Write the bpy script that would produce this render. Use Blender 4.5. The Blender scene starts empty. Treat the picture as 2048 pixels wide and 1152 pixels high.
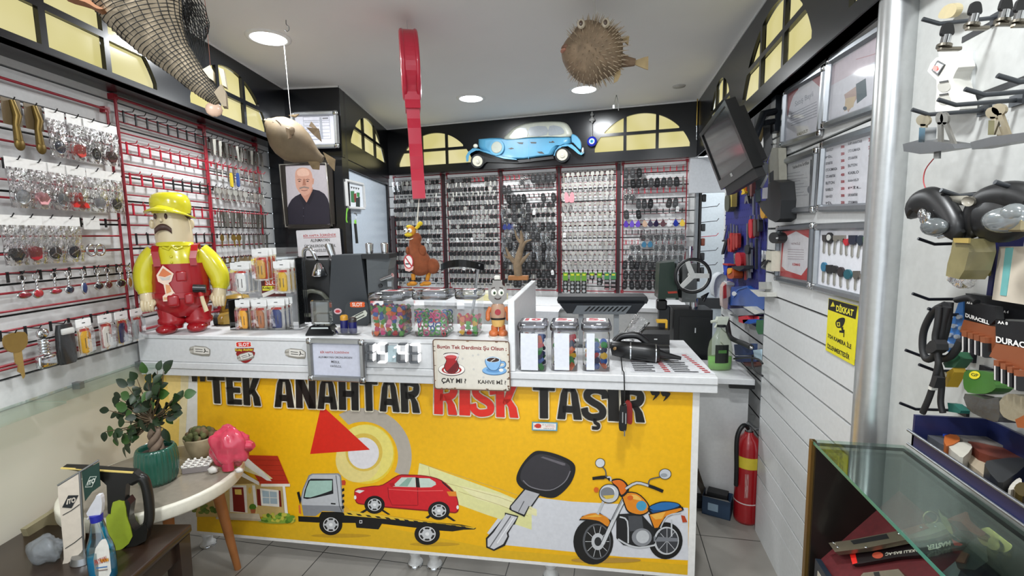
import bpy, bmesh, math, random
from mathutils import Vector, Matrix, geometry, noise
random.seed(7)
PI=math.pi
V=Vector
S=bpy.context.scene
COL=S.collection
# ------------------------------------------------------------------ camera
FPX=946.485
CAM=V((0,0,1.5))
RX=V((0.97985,0.19895,-0.01664)); RD=V((0.00613,-0.11333,-0.99354)); RF=V((-0.19955,0.97342,-0.11226))
def set_cam():
    f=RF.normalized(); r=(RX-f*RX.dot(f)).normalized(); d=f.cross(r); 
    if d.dot(RD)<0: d=-d
    return r,d,f
RX,RD,RF=set_cam()
cd=bpy.data.cameras.new('camera'); co=bpy.data.objects.new('camera',cd); COL.objects.link(co)
cd.sensor_width=36; cd.lens=FPX/2048*36; cd.clip_start=.02
co.matrix_world=Matrix(((RX.x,-RD.x,-RF.x,CAM.x),(RX.y,-RD.y,-RF.y,CAM.y),(RX.z,-RD.z,-RF.z,CAM.z),(0,0,0,1)))
S.camera=co
# ------------------------------------------------------------------ world, exposure
S.view_settings.view_transform='Standard'; S.view_settings.look='None'; S.view_settings.gamma=1
S.view_settings.use_curve_mapping=False
S.view_settings.exposure=0.12
w=bpy.data.worlds.new('daylight'); S.world=w; w.use_nodes=True
bg=w.node_tree.nodes['Background']; bg.inputs[0].default_value=(.86,.93,1,1); bg.inputs[1].default_value=1.45
S.cycles.max_bounces=8; S.cycles.transparent_max_bounces=24
# ------------------------------------------------------------------ pixel rays and the planes of the shop
def ray(px,py): return RX*((px-1024)/FPX)+RD*((py-576)/FPX)+RF
def on(px,py,pl):
    d=ray(px,py); return CAM+d*((pl[0]-CAM).dot(pl[1])/d.dot(pl[1]))
AC,AB,AL=0.0477507,-0.1014936,0.1845495
NC=V((-math.sin(AC),math.cos(AC),0)); XC=V((math.cos(AC),math.sin(AC),0))
NB=V((-math.sin(AB),math.cos(AB),0)); XB=V((math.cos(AB),math.sin(AB),0))
NL=V((math.cos(AL),math.sin(AL),0)); XL=V((-math.sin(AL),math.cos(AL),0))
Z=V((0,0,1))
def F(d): return (V((-.86,1.76,0))+NC*d,NC)       # behind the counter's fascia by d
def BW(d): return (V((-2.043,4.243,0))+NB*d,NB)   # behind the back fascia by d
def LW(d): return (V((-2.08,1.70,0))+NL*d,NL)     # in front of the left slat wall by d
def RW(d): return (V((.731-d,2,0)),V((1,0,0)))    # in front of the right slat wall by d
def ZP(z): return (V((0,0,z)),Z)
def mpp(p): return RF.dot(p-CAM)/FPX
def UX(p):
    u=mpp(p); c=RF.dot(p-CAM)/(p-CAM).length*.98; return Matrix.Diagonal((u*c,u*c,u,1))   # round things off the lens axis look wider than they are
H=2.5
# ------------------------------------------------------------------ materials
MATS={}
def lin(c): return c/12.92 if c<=.04045 else ((c+.055)/1.055)**2.4
def rgb(h):
    h=h.lstrip('#')
    if len(h)==3: h=''.join(c*2 for c in h)
    return tuple(lin(int(h[i:i+2],16)/255) for i in (0,2,4))+(1,)
def mat(h,r=.5,me=0,em=0,n=None,bump=0,sss=0,coat=0,alpha=1):
    k=(h,r,me,em,n,bump,coat,alpha)
    if k in MATS: return MATS[k]
    m=bpy.data.materials.new('paint_'+h.strip('#')); m.use_nodes=True; t=m.node_tree; b=t.nodes['Principled BSDF']
    c=rgb(h); b.inputs['Base Color'].default_value=c; b.inputs['Roughness'].default_value=r; b.inputs['Metallic'].default_value=me
    if coat: b.inputs['Coat Weight'].default_value=coat; b.inputs['Coat Roughness'].default_value=.08
    if alpha<1: b.inputs['Alpha'].default_value=alpha
    if em:
        b.inputs['Emission Color'].default_value=c; b.inputs['Emission Strength'].default_value=em
    else:
        sc,am=n or (60,.07)
        tc=t.nodes.new('ShaderNodeTexCoord'); nz=t.nodes.new('ShaderNodeTexNoise'); nz.inputs['Scale'].default_value=sc; nz.inputs['Detail'].default_value=4
        mx=t.nodes.new('ShaderNodeMix'); mx.data_type='RGBA'
        mx.inputs[6].default_value=tuple(max(0,x*(1-am*2)) for x in c[:3])+(1,); mx.inputs[7].default_value=tuple(min(1,x*(1+am)) for x in c[:3])+(1,)
        t.links.new(tc.outputs['Object'],nz.inputs['Vector']); t.links.new(nz.outputs[0],mx.inputs[0]); t.links.new(mx.outputs[2],b.inputs['Base Color'])
        if bump:
            bp=t.nodes.new('ShaderNodeBump'); bp.inputs['Strength'].default_value=bump; bp.inputs['Distance'].default_value=.004
            t.links.new(nz.outputs[0],bp.inputs['Height']); t.links.new(bp.outputs[0],b.inputs['Normal'])
    MATS[k]=m; return m
def clear(h='#ffffff',r=.04,f=1.0,bump=0,base=.03):
    """thin clear plastic or glass: see-through with a sheen that grows at grazing angles"""
    k=('clear',h,r,f,bump,base)
    if k in MATS: return MATS[k]
    m=bpy.data.materials.new('clear_plastic'); m.use_nodes=True; t=m.node_tree; t.nodes.clear(); N=t.nodes.new
    o=N('ShaderNodeOutputMaterial'); mx=N('ShaderNodeMixShader'); tr=N('ShaderNodeBsdfTransparent'); g=N('ShaderNodeBsdfGlossy')
    tr.inputs[0].default_value=rgb(h); g.inputs['Roughness'].default_value=r; g.inputs[0].default_value=(1,1,1,1)
    fr=N('ShaderNodeFresnel'); fr.inputs[0].default_value=1.45
    ma=N('ShaderNodeMath'); ma.operation='MULTIPLY_ADD'; ma.inputs[1].default_value=f; ma.inputs[2].default_value=base
    t.links.new(fr.outputs[0],ma.inputs[0]); t.links.new(ma.outputs[0],mx.inputs[0]); t.links.new(tr.outputs[0],mx.inputs[1]); t.links.new(g.outputs[0],mx.inputs[2]); t.links.new(mx.outputs[0],o.inputs[0])
    if bump:
        tc=N('ShaderNodeTexCoord'); nz=N('ShaderNodeTexNoise'); nz.inputs['Scale'].default_value=55; nz.inputs['Detail'].default_value=3
        bp=N('ShaderNodeBump'); bp.inputs['Strength'].default_value=bump; bp.inputs['Distance'].default_value=.02
        t.links.new(tc.outputs['Object'],nz.inputs['Vector']); t.links.new(nz.outputs[0],bp.inputs['Height'])
        t.links.new(bp.outputs[0],g.inputs['Normal']); t.links.new(bp.outputs[0],fr.inputs['Normal'])
    MATS[k]=m; return m
# ------------------------------------------------------------------ objects
WM={}
def tag(o,label=None,cat=None,group=None,kind=None):
    if label: o['label']=label
    if cat: o['category']=cat
    if group: o['group']=group
    if kind: o['kind']=kind
    return o
def thing(name,label,cat,m=None,group=None):
    o=bpy.data.objects.new(name,None); COL.objects.link(o); o.empty_display_size=.02
    o.matrix_world=m or Matrix(); WM[o.name]=(m or Matrix()).copy()
    return tag(o,label,cat,group)
def fm(p,a=0.0,sc=1):
    return Matrix.Translation(p)@Matrix.Rotation(a,4,'Z')@Matrix.Diagonal((sc,sc,sc,1))
def fr(o,x,y,z):
    return Matrix(((x.x,y.x,z.x,o.x),(x.y,y.y,z.y,o.y),(x.z,y.z,z.z,o.z),(0,0,0,1)))
def dup(root,m,label=None,group=None):
    r=root.copy(); COL.objects.link(r); r.matrix_world=m; WM[r.name]=m.copy()
    if label: r['label']=label
    if group: r['group']=group
    for ch in list(root.children):
        c=ch.copy(); COL.objects.link(c); c.parent=r
        for g in list(ch.children):
            d=g.copy(); COL.objects.link(d); d.parent=c
    return r
TXT={}
def glyphs(s,bold=0.0):
    k=(s,bold)
    if k not in TXT:
        cu=bpy.data.curves.new('t','FONT'); cu.body=s; cu.offset=bold; cu.fill_mode='FRONT'; cu.resolution_u=3
        ob=bpy.data.objects.new('t',cu); COL.objects.link(ob)
        me=bpy.data.meshes.new_from_object(ob.evaluated_get(bpy.context.evaluated_depsgraph_get()))
        vs=[v.co.copy() for v in me.vertices]; fs=[tuple(p.vertices) for p in me.polygons]
        bpy.data.objects.remove(ob); bpy.data.curves.remove(cu); bpy.data.meshes.remove(me)
        x0=min(v.x for v in vs);x1=max(v.x for v in vs);y0=min(v.y for v in vs);y1=max(v.y for v in vs)
        TXT[k]=([((v.x-x0)/(x1-x0),(v.y-y0)/(y1-y0)) for v in vs],fs,(x1-x0)/(y1-y0))
    return TXT[k]
def crv(pts,closed=True,k=5):
    n=len(pts); out=[]
    rng=range(n) if closed else range(n-1)
    for i in rng:
        p=[V(pts[(i+j)%n]) if closed else V(pts[min(max(i+j,0),n-1)]) for j in (-1,0,1,2)]
        for q in range(k):
            t=q/k
            out.append(tuple(.5*((2*p[1])+(p[2]-p[0])*t+(2*p[0]-5*p[1]+4*p[2]-p[3])*t*t+(3*p[1]-p[0]-3*p[2]+p[3])*t**3)))
    if not closed: out.append(tuple(pts[-1]))
    return out
def ring(cx,cy,rx,ry,n=24,a0=0,rot=0):
    c,s=math.cos(rot),math.sin(rot); o=[]
    for i in range(n):
        a=a0+2*PI*i/n; x=rx*math.cos(a); y=ry*math.sin(a); o.append((cx+x*c-y*s,cy+x*s+y*c))
    return o
class MB:
    def __init__(s,m=None):
        s.v=[];s.f=[];s.k=[];s.sm=[];s.ms=[];s.cur=0;s.x=None
        if m: s.m(m)
    def m(s,mt):
        if mt not in s.ms: s.ms.append(mt)
        s.cur=s.ms.index(mt); return s
    def fx(s,x): s.x=x; return s
    def add(s,vs,fs,smooth=False):
        b=len(s.v)
        for q in vs:
            q=V(q); s.v.append(s.x@q if s.x is not None else q)
        for q in fs: s.f.append(tuple(i+b for i in q)); s.k.append(s.cur); s.sm.append(smooth)
        return s
    def box(s,c,d,bev=0,seg=1,smooth=False):
        cx,cy,cz=c;dx,dy,dz=[q/2 for q in d]
        if bev<=0:
            vs=[(cx+i*dx,cy+j*dy,cz+k*dz) for i in(-1,1) for j in(-1,1) for k in(-1,1)]
            return s.add(vs,[(0,1,3,2),(4,6,7,5),(0,4,5,1),(2,3,7,6),(0,2,6,4),(1,5,7,3)])
        bm=bmesh.new(); bmesh.ops.create_cube(bm,size=1)
        for v in bm.verts: v.co=V((cx+v.co.x*2*dx,cy+v.co.y*2*dy,cz+v.co.z*2*dz))
        bmesh.ops.bevel(bm,geom=bm.edges[:],offset=bev,segments=seg,affect='EDGES',profile=.5)
        bm.verts.index_update()
        s.add([v.co for v in bm.verts],[[v.index for v in f.verts] for f in bm.faces],seg>1 or smooth); bm.free(); return s
    def b2(s,x0,x1,y0,y1,z0,z1,bev=0,seg=1): return s.box(((x0+x1)/2,(y0+y1)/2,(z0+z1)/2),(abs(x1-x0),abs(y1-y0),abs(z1-z0)),bev,seg)
    def tube(s,pts,r,n=8,closed=False,cap=True,flat=1):
        pts=[V(p) for p in pts]; N=len(pts); vs=[];fs=[]; up=None
        for i,p in enumerate(pts):
            a=pts[(i-1)%N] if closed or i>0 else p; b=pts[(i+1)%N] if closed or i<N-1 else p
            t=(b-a).normalized() if (b-a).length>0 else V((0,0,1))
            if up is None:
                up=V((0,0,1)) if abs(t.z)<.9 else V((1,0,0))
            sd=t.cross(up)
            if sd.length<1e-5: sd=t.cross(V((.3,1,.2)))
            sd.normalize(); up=sd.cross(t).normalized()
            rr=r[i] if isinstance(r,(list,tuple)) else r
            for k in range(n):
                q=2*PI*k/n; vs.append(p+(sd*math.cos(q)+up*math.sin(q)*flat)*rr)
        L=N if closed else N-1
        for i in range(L):
            for k in range(n):
                a=i*n+k;b=i*n+(k+1)%n;c=((i+1)%N)*n+(k+1)%n;d=((i+1)%N)*n+k
                fs.append((a,b,c,d))
        s.add(vs,fs,True)
        if cap and not closed:
            s.add(vs[:n][::-1],[tuple(range(n))]); s.add(vs[-n:],[tuple(range(n))])
        return s
    def cyl(s,p0,p1,r0,r1=None,n=20,cap=True): return s.tube([p0,p1],[r0,r0 if r1 is None else r1],n,False,cap)
    def lathe(s,pr,n=28,o=(0,0,0),sx=1,sy=1,smooth=True,cap=False,fn=None):
        vs=[];fs=[]
        for i,(r,z) in enumerate(pr):
            for k in range(n):
                a=2*PI*k/n; q=fn(a,i) if fn else 1
                vs.append((o[0]+r*q*sx*math.cos(a),o[1]+r*q*sy*math.sin(a),o[2]+z))
        for i in range(len(pr)-1):
            for k in range(n): fs.append((i*n+k,i*n+(k+1)%n,(i+1)*n+(k+1)%n,(i+1)*n+k))
        s.add(vs,fs,smooth)
        if cap: s.add(vs[:n][::-1],[tuple(range(n))]); s.add(vs[-n:],[tuple(range(n))])
        return s
    def ell(s,c,r,n=16,m=10,fn=None):
        vs=[];fs=[]
        for i in range(m+1):
            t=PI*i/m
            for k in range(n):
                a=2*PI*k/n; d=V((math.sin(t)*math.cos(a),math.sin(t)*math.sin(a),math.cos(t))); q=fn(d) if fn else 1
                vs.append((c[0]+d.x*r[0]*q,c[1]+d.y*r[1]*q,c[2]+d.z*r[2]*q))
        for i in range(m):
            for k in range(n): fs.append((i*n+k,(i+1)*n+k,(i+1)*n+(k+1)%n,i*n+(k+1)%n))
        return s.add(vs,fs,True)
    def loft(s,rings,cap=True,smooth=True):
        n=len(rings[0]); vs=[q for r in rings for q in r]; fs=[]
        for i in range(len(rings)-1):
            for k in range(n): fs.append((i*n+k,i*n+(k+1)%n,(i+1)*n+(k+1)%n,(i+1)*n+k))
        s.add(vs,fs,smooth)
        if cap: s.add(rings[0][::-1],[tuple(range(n))]); s.add(rings[-1],[tuple(range(n))])
        return s
    def prism(s,poly,y0,y1,smooth=False):
        """polygon in x,z pushed along y"""
        n=len(poly); a=[(p[0],y0,p[1]) for p in poly]; b=[(p[0],y1,p[1]) for p in poly]
        s.add(a+b,[(i,(i+1)%n,n+(i+1)%n,n+i) for i in range(n)],smooth)
        s.add(a,[tuple(range(n))[::-1]]); s.add(b,[tuple(range(n))]); return s
    def flat(s,pts): return s.add(pts,[tuple(range(len(pts)))])
    def quadtext(s,t,q,bold=0.0):
        """lettering stretched over the corners q = top-left, top-right, bottom-right, bottom-left"""
        uv,fs,_=glyphs(t,bold); a,b,c,d=[V(p) for p in q]
        return s.add([(d*(1-u)+c*u)*(1-v)+(a*(1-u)+b*u)*v for u,v in uv],fs)
    def build(s,name,parent=None,mtx=None,world=False):
        me=bpy.data.meshes.new(name)
        vs=s.v
        if world:
            iv=(WM[parent.name] if parent is not None else (mtx or Matrix())).inverted(); vs=[iv@q for q in vs]
        me.from_pydata([tuple(q) for q in vs],[],s.f)
        for q in s.ms: me.materials.append(q)
        me.polygons.foreach_set('material_index',s.k); me.polygons.foreach_set('use_smooth',s.sm); me.update()
        o=bpy.data.objects.new(name,me); COL.objects.link(o)
        if parent is not None: o.parent=parent; WM[o.name]=WM[parent.name]
        else:
            o.matrix_world=mtx or Matrix(); WM[o.name]=o.matrix_world.copy()
        return o
class Art(MB):
    """flat print on a plane: each call lays one more ink layer a hair nearer the viewer; points are photo pixels seen on the plane"""
    def __init__(s,pl,up=0.0006,step=.00002):
        MB.__init__(s); s.pl=pl; s.off=up; s.step=step
    def P(s):
        n=s.pl[1]; 
        if n.dot(CAM-s.pl[0])<0: n=-n
        return (s.pl[0]+n*s.off,s.pl[1])
    def poly(s,h,pts,cv=0,lay=True,r=.45):
        if cv: pts=crv(pts,True,cv)
        s.m(h if not isinstance(h,str) else mat(h,r)); P=s.P(); s.flat([on(p[0],p[1],P) for p in pts])
        if lay: s.off+=s.step
        return s
    def ell2(s,h,cx,cy,rx,ry,rot=0,n=28): return s.poly(h,ring(cx,cy,rx,ry,n,0,rot))
    def line(s,h,pts,w,cv=0,closed=False):
        if cv: pts=crv(pts,closed,cv)
        pts=[V(p) for p in pts]; n=len(pts); P=s.P(); vs=[]
        for i,p in enumerate(pts):
            a=pts[(i-1)%n] if (i or closed) else p; b=pts[(i+1)%n] if (i<n-1 or closed) else p
            t=(b-a); t=V((t[0],t[1])).normalized(); q=V((-t.y,t.x))*(w/2)
            vs+= [on(p[0]+q.x,p[1]+q.y,P),on(p[0]-q.x,p[1]-q.y,P)]
        s.m(mat(h,.45)); s.add(vs,[(2*i,2*i+1,(2*i+3)%(2*n),(2*i+2)%(2*n)) for i in range(n if closed else n-1)]); s.off+=s.step; return s
    def text(s,h,t,q,bold=0.0):
        """q: four photo pixels"""
        P=s.P(); s.m(h if not isinstance(h,str) else mat(h,.45)); s.quadtext(t,[on(a,b,P) for a,b in q],bold); s.off+=s.step; return s
# ================================================================== THE ROOM
WHITE=mat('#d9dadb',.45); WALLW=mat('#d3d4d3',.4); BLACK=mat('#0d0f13',.24); GROOVE=mat('#2a2b2d',.5)
ALU=mat('#b9bcc0',.32,.9); CHROME=mat('#d4d6d8',.12,1); STEEL=mat('#9fa1a2',.3,.9); RED=mat('#a8172a',.35); BLK=mat('#151516',.4); RUB=mat('#1b1b1c',.6)
def struct(name,b,mtx=None): return tag(b.build(name,None,mtx),kind='structure')
# floor: 30 cm grey tiles with dark joints
def floor_mat():
    m=bpy.data.materials.new('floor_tiles'); m.use_nodes=True; t=m.node_tree; b=t.nodes['Principled BSDF']; N=t.nodes.new
    tc=N('ShaderNodeTexCoord'); mp=N('ShaderNodeMapping'); mp.inputs['Location'].default_value=(-.455,-2.337,0)
    br=N('ShaderNodeTexBrick'); br.offset=0; br.inputs['Scale'].default_value=1; br.inputs['Brick Width'].default_value=.298; br.inputs['Row Height'].default_value=.45
    br.inputs['Mortar Size'].default_value=.0022; br.inputs['Color1'].default_value=rgb('#8f8b84'); br.inputs['Color2'].default_value=rgb('#98938b'); br.inputs['Mortar'].default_value=rgb('#2c2a27')
    nz=N('ShaderNodeTexNoise'); nz.inputs['Scale'].default_value=9; nz.inputs['Detail'].default_value=5
    mx=N('ShaderNodeMix'); mx.data_type='RGBA'; mx.blend_type='MULTIPLY'; mx.inputs[0].default_value=.25
    t.links.new(tc.outputs['Object'],mp.inputs[0]); t.links.new(mp.outputs[0],br.inputs[0]); t.links.new(tc.outputs['Object'],nz.inputs[0])
    t.links.new(br.outputs[0],mx.inputs[6]); t.links.new(nz.outputs[0],mx.inputs[7]); t.links.new(mx.outputs[2],b.inputs['Base Color']); b.inputs['Roughness'].default_value=.32
    return m
struct('floor',MB(floor_mat()).b2(-3,2,-1.2,5.2,-.05,0))
struct('ceiling',MB(mat('#e6e5e2',.7,n=(3,.03))).b2(-3,2,-1.2,5.2,H,H+.05))
# left slat wall: boards with dark grooves 10.5 cm apart, plain panel below
LO=V((-2.08,1.70,0)); LM=fr(LO,XL,-NL,Z)     # x along the wall to the back, y into the wall
b=MB(WALLW)
b.m(mat('#dfd8c8',.45,n=(2,.05))).b2(-3,1.32,.006,.06,0,.94)
z=.94
while z<2.2:
    b.m(WALLW).b2(-3,1.32,0,.02,z+.004,min(z+.101,2.3)); z+=.105
b.m(GROOVE).b2(-3,1.32,.02,.05,.94,2.3)
struct('wall_left',b,LM)
# column that steps out of the left wall and the wall that runs from it to the back
J0=V((-2.162,2.935,0)); J1=V((-1.768,2.979,0)); J2=V((-2.043,4.243,0))
XJ=(J2-J1).normalized(); NJ=V((XJ.y,-XJ.x,0))
XK=(J1-J0).normalized(); KM=fr(J0,XK,V((-XK.y,XK.x,0)),Z); JM=fr(J1,XJ,-NJ,Z)
KL=(J1-J0).length; JL=(J2-J1).length
struct('wall_column',MB(mat('#0f1114',.25,coat=.2)).b2(-.12,KL,.0,.10,0,H),KM)
# door in the side of the column: frame, white leaf
b=MB(BLACK).b2(0,.09,0,.06,0,2.02).b2(JL-.05,JL,0,.06,0,2.02).b2(0,JL,0,.06,1.98,2.04)
d1=struct('door_1',b,JM)
MB(mat('#cfdbe8',.25,coat=.3)).b2(.09,JL-.05,.02,.05,.0,1.98,.002).build('door_leaf',d1)
MB(CHROME).cyl((.2,.0,1.0),(.2,.02,1.0),.02).tube([(.2,-.02,1.0),(.3,-.02,1.0)],.008).build('door_handle',d1)
# back slat wall
BM=fr(BW(0)[0]+NB*.115,XB,NB,Z)
b=MB(WALLW); z=.2
while z<2.1:
    b.m(WALLW).b2(-.6,2.74,0,.02,z+.004,z+.101); z+=.105
b.m(GROOVE).b2(-.6,2.74,.02,.05,.2,2.1).m(WALLW).b2(-.6,2.74,.0,.05,0,.204).b2(-.6,2.74,.05,.1,0,H)
struct('wall_back',b,BM)
# right slat wall (free panel) and the recessed wall behind it
RM=fr(V((.731,2.425,0)),V((0,-1,0)),V((1,0,0)),Z)   # x towards the viewer, y into the wall
b=MB(WALLW); z=.194
b.b2(0,.98,0,.03,0,.194)
while z<2.2:
    b.m(WALLW).b2(0,.98,0,.012,z+.0045,min(z+.0965,2.3)); z+=.101
b.m(GROOVE).b2(0.002,.98,.012,.03,.18,2.3).m(ALU).b2(-.006,0,-.001,.03,0,2.3)
struct('wall_right',b,RM)
b=MB(WALLW); z=.194
while z<2.2:
    b.m(WALLW).b2(2.42,3.62,0,.012,z+.0045,z+.0965) if 0 else b.add([(.80,2.42,z+.0045),(.80,3.62,z+.0045),(.80,3.62,z+.0965),(.80,2.42,z+.0965)],[(0,1,2,3)]); z+=.101
b.m(GROOVE).b2(.805,.86,2.42,3.62,0,H)
struct('wall_recess',b)
struct('wall_alcove',MB(WALLW).b2(1.25,1.3,3.55,5.0,0,H).b2(.6,1.3,4.6,4.65,0,H))
# far right panel behind the pole
struct('wall_side',MB(mat('#b9bab7',.5)).b2(.74,.79,-1.2,1.43,0,2.3))
struct('trim_1',MB(mat('#c2c4c4',.28,.75)).cyl((.715,1.435,0),(.715,1.435,2.3),.043,n=32))
# ---------------------------------------------------------------- black fascias with lit arched lights
def arch_cells(c,w,h,z0,split=.33,zs=.47,mu=.012):
    R=(w*w+h*h)/(2*h); cz=h-R
    top=lambda x: cz+math.sqrt(max(R*R-x*x,0))
    X=[(-w,-split*w-mu),(-split*w+mu,split*w-mu),(split*w+mu,w)]; ZZ=[(0,zs*h-mu),(zs*h+mu,h)]
    out=[]
    for za,zb in ZZ:
        for xa,xb in X:
            xs=[xa+(xb-xa)*i/24 for i in range(25)]; xs=[x for x in xs if top(x)>za+.004]
            if len(xs)<3: continue
            p=[(x,min(zb,top(x))) for x in xs]; p=[(xs[0],za)]+p+[(xs[-1],za)]
            q=[]
            for a in p:
                if not q or (abs(a[0]-q[-1][0])+abs(a[1]-q[-1][1]))>1e-4: q.append(a)
            out.append([(c+x,z0+zz) for x,zz in q])
    return out
PANE=mat('#ffe88a',.3,em=1.0)
def pane_mat():
    m=bpy.data.materials.new('lit_pane'); m.use_nodes=True; t=m.node_tree; b=t.nodes['Principled BSDF']; N=t.nodes.new
    tc=N('ShaderNodeTexCoord'); nz=N('ShaderNodeTexNoise'); nz.inputs['Scale'].default_value=4; nz.inputs['Detail'].default_value=1
    cr=N('ShaderNodeValToRGB'); cr.color_ramp.elements[0].position=.35; cr.color_ramp.elements[0].color=rgb('#eee398'); cr.color_ramp.elements[1].position=.65; cr.color_ramp.elements[1].color=rgb('#fff5bc')
    t.links.new(tc.outputs['Object'],nz.inputs[0]); t.links.new(nz.outputs[0],cr.inputs[0]); t.links.new(cr.outputs[0],b.inputs['Emission Color']); b.inputs['Emission Strength'].default_value=.66
    b.inputs['Specular IOR Level'].default_value=.12; b.inputs['Base Color'].default_value=rgb('#3a3518'); b.inputs['Roughness'].default_value=.2
    return m
PANE=pane_mat()
def fascia(idx,o,x,n_out,L,z0,arches,a0=0.0):
    """o: start; x: along; n_out: into the room; arches: (centre, half width, height, base z)"""
    cells=[c for a in arches for c in arch_cells(*a)]
    cu=bpy.data.curves.new('c','CURVE'); cu.dimensions='2D'; cu.fill_mode='BOTH'; cu.extrude=.007
    for pl in [[(a0,z0),(L,z0),(L,H),(a0,H)]]+cells:
        sp=cu.splines.new('POLY'); sp.points.add(len(pl)-1); sp.use_cyclic_u=True
        for q,p in zip(sp.points,pl): q.co=(p[0],p[1],0,1)
    ob=bpy.data.objects.new('c',cu); COL.objects.link(ob)
    me=bpy.data.meshes.new_from_object(ob.evaluated_get(bpy.context.evaluated_depsgraph_get()))
    vs=[v.co.copy() for v in me.vertices]; fs=[tuple(p.vertices) for p in me.polygons]
    bpy.data.objects.remove(ob); bpy.data.curves.remove(cu); bpy.data.meshes.remove(me)
    m=fr(o,x,-n_out,Z)
    b=MB(BLACK).add([(q.x,q.z,q.y) for q in vs],fs)
    b.b2(a0,L,.0071,.05,z0,z0+.02).m(mat('#e4e4e2',.4)).b2(a0,L,-.012,.01,H-.012,H-.001)
    t=struct('trim_%d'%idx,b,m)
    for k,a in enumerate(arches):
        wd=tag(MB(BLACK).b2(max(a0,a[0]-a[1]-.02),min(L,a[0]+a[1]+.02),.05,.06,a[3]-.02,a[3]+a[2]+.02).build('window_%d'%(idx*10+k),None,m),kind='structure')
        bb=MB(PANE)
        for c in arch_cells(*a):
            mx=sum(q[0] for q in c)/len(c); mz=sum(q[1] for q in c)/len(c)
            bb.flat([(mx+(q[0]-mx)*1.02,.012,mz+(q[1]-mz)*1.02) for q in c])
        bb.build('pane',wd)
def along(px,py,pl,o,x): 
    p=on(px,py,pl); return (p-o).dot(x),p.z
# back
ob=BW(0)[0]
def A(px0,px1,pt,pl,o,x):
    s0,z0=along(*px0,pl,o,x); s1,z1=along(*px1,pl,o,x); st,zt=along(*pt,pl,o,x); zb=(z0+z1)/2
    return ((s0+s1)/2,abs(s1-s0)/2,zt-zb,zb)
ab=A((1187,305),(1382,293),(1290,226),BW(0),ob,XB)
s0,_=along(797,332,BW(0),ob,XB)
fascia(2,ob,XB,-NB,2.72,2.075,[(s0+ab[1],ab[1],ab[2],ab[3]-.012),ab])
# column front (no arch) and its side over the door
aj=A((699,285),(771,327),(730,235),(J1,NJ),J1,XJ)
fascia(3,J0,XK,V((XK.y,-XK.x,0)),KL+.005,2.04,[])
fascia(4,J1,XJ,NJ,JL,2.04,[aj])
# left
LF=LW(.16); lo=LF[0]
p0,zb0=along(315,182,LF,lo,XL); p1,zb1=along(45,74,LF,lo,XL)
a2=A((376,208),(534,264),(450,133),LF,lo,XL)
zfl=along(252,180,LF,lo,XL)[1]; zfl2=along(520,263,LF,lo,XL)[1]
a1=(p0-a2[1]*1.05,a2[1]*1.05,a2[2]*1.02,zb0)
print('FASCIA',zfl,zfl2,a1,a2,aj,ab,zb1)
zfl=(zfl+zfl2)/2
fascia(5,lo,XL,NL,1.24,zfl,[a1,a2],-3)
struct('trim_8',MB(BLACK).b2(-3,1.3,-.16,0,zfl,zfl+.02),LM)
# right
RF_=RW(.06); ro=V((.671,4.0,0)); rx=V((0,-1,0))
r1=A((1486,207),(1630,79),(1590,0),RF_,ro,rx)
zr=[along(*p,RF_,ro,rx) for p in ((1552,178),(1787,0),(1473,239),(1699,19),(1439,168))]
print('R',r1,zr)
rz=min(r1[3]-.035,zr[0][1])
hh=.285
near=(zr[3][0]+.37,.37,hh,zr[3][1]-.0)
far=(zr[4][0]+.04,.30,hh,r1[3])
fascia(6,ro,rx,V((-1,0,0)),4.9,rz,[far,(r1[0],r1[1],hh,r1[3]),near])
struct('trim_9',MB(BLACK).b2(.671,.86,-.9,3.97,rz,rz+.02))
# ================================================================== LAMPS
def lamp(px,py,label,power=16,p=None,rr=.085):
    p=p or on(px,py,ZP(H)); m=fm(p)
    t=thing('ceiling_light',label,'ceiling light',m,None)
    MB(mat('#e9e9e6',.4)).lathe([(rr+.022,0),(rr+.02,-.006),(rr,-.008),(rr-.002,-.004)],36).build('trim_ring',t)
    MB(mat('#f4faff',.4,em=9)).lathe([(.0001,-.009),(rr*.6,-.0085),(rr,-.006)],32).build('diffuser',t)
    l=bpy.data.lights.new('lamp_glow','AREA'); l.shape='DISK'; l.size=rr*2; l.energy=power; l.color=(.95,.98,1)
    o=bpy.data.objects.new('lamp_glow',l); COL.objects.link(o); o.parent=t; o.location=(0,0,-.02)
lamp(537,75,'round recessed ceiling light beside a thin hanging cord')
lamp(942,196,'round lit ceiling light above the blue wall car')
lamp(1168,178,'round lit ceiling light just below the spiny hanging fish')
for x,y,q in ((-.95,.35,'over the left half of the shop entrance'),(.1,.9,'nearest the aluminium pole'),(-.3,-.6,'farthest towards the street')): lamp(0,0,'added unseen ceiling light '+q,20,V((x,y,H)))  # lamps added out of view to brighten the whole room
lamp(0,0,'added ceiling light over the back alcove, hidden from the shop by the fascia',9,V((.98,4.05,H)))  # unseen lamp added to brighten the dim alcove and its door
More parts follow.
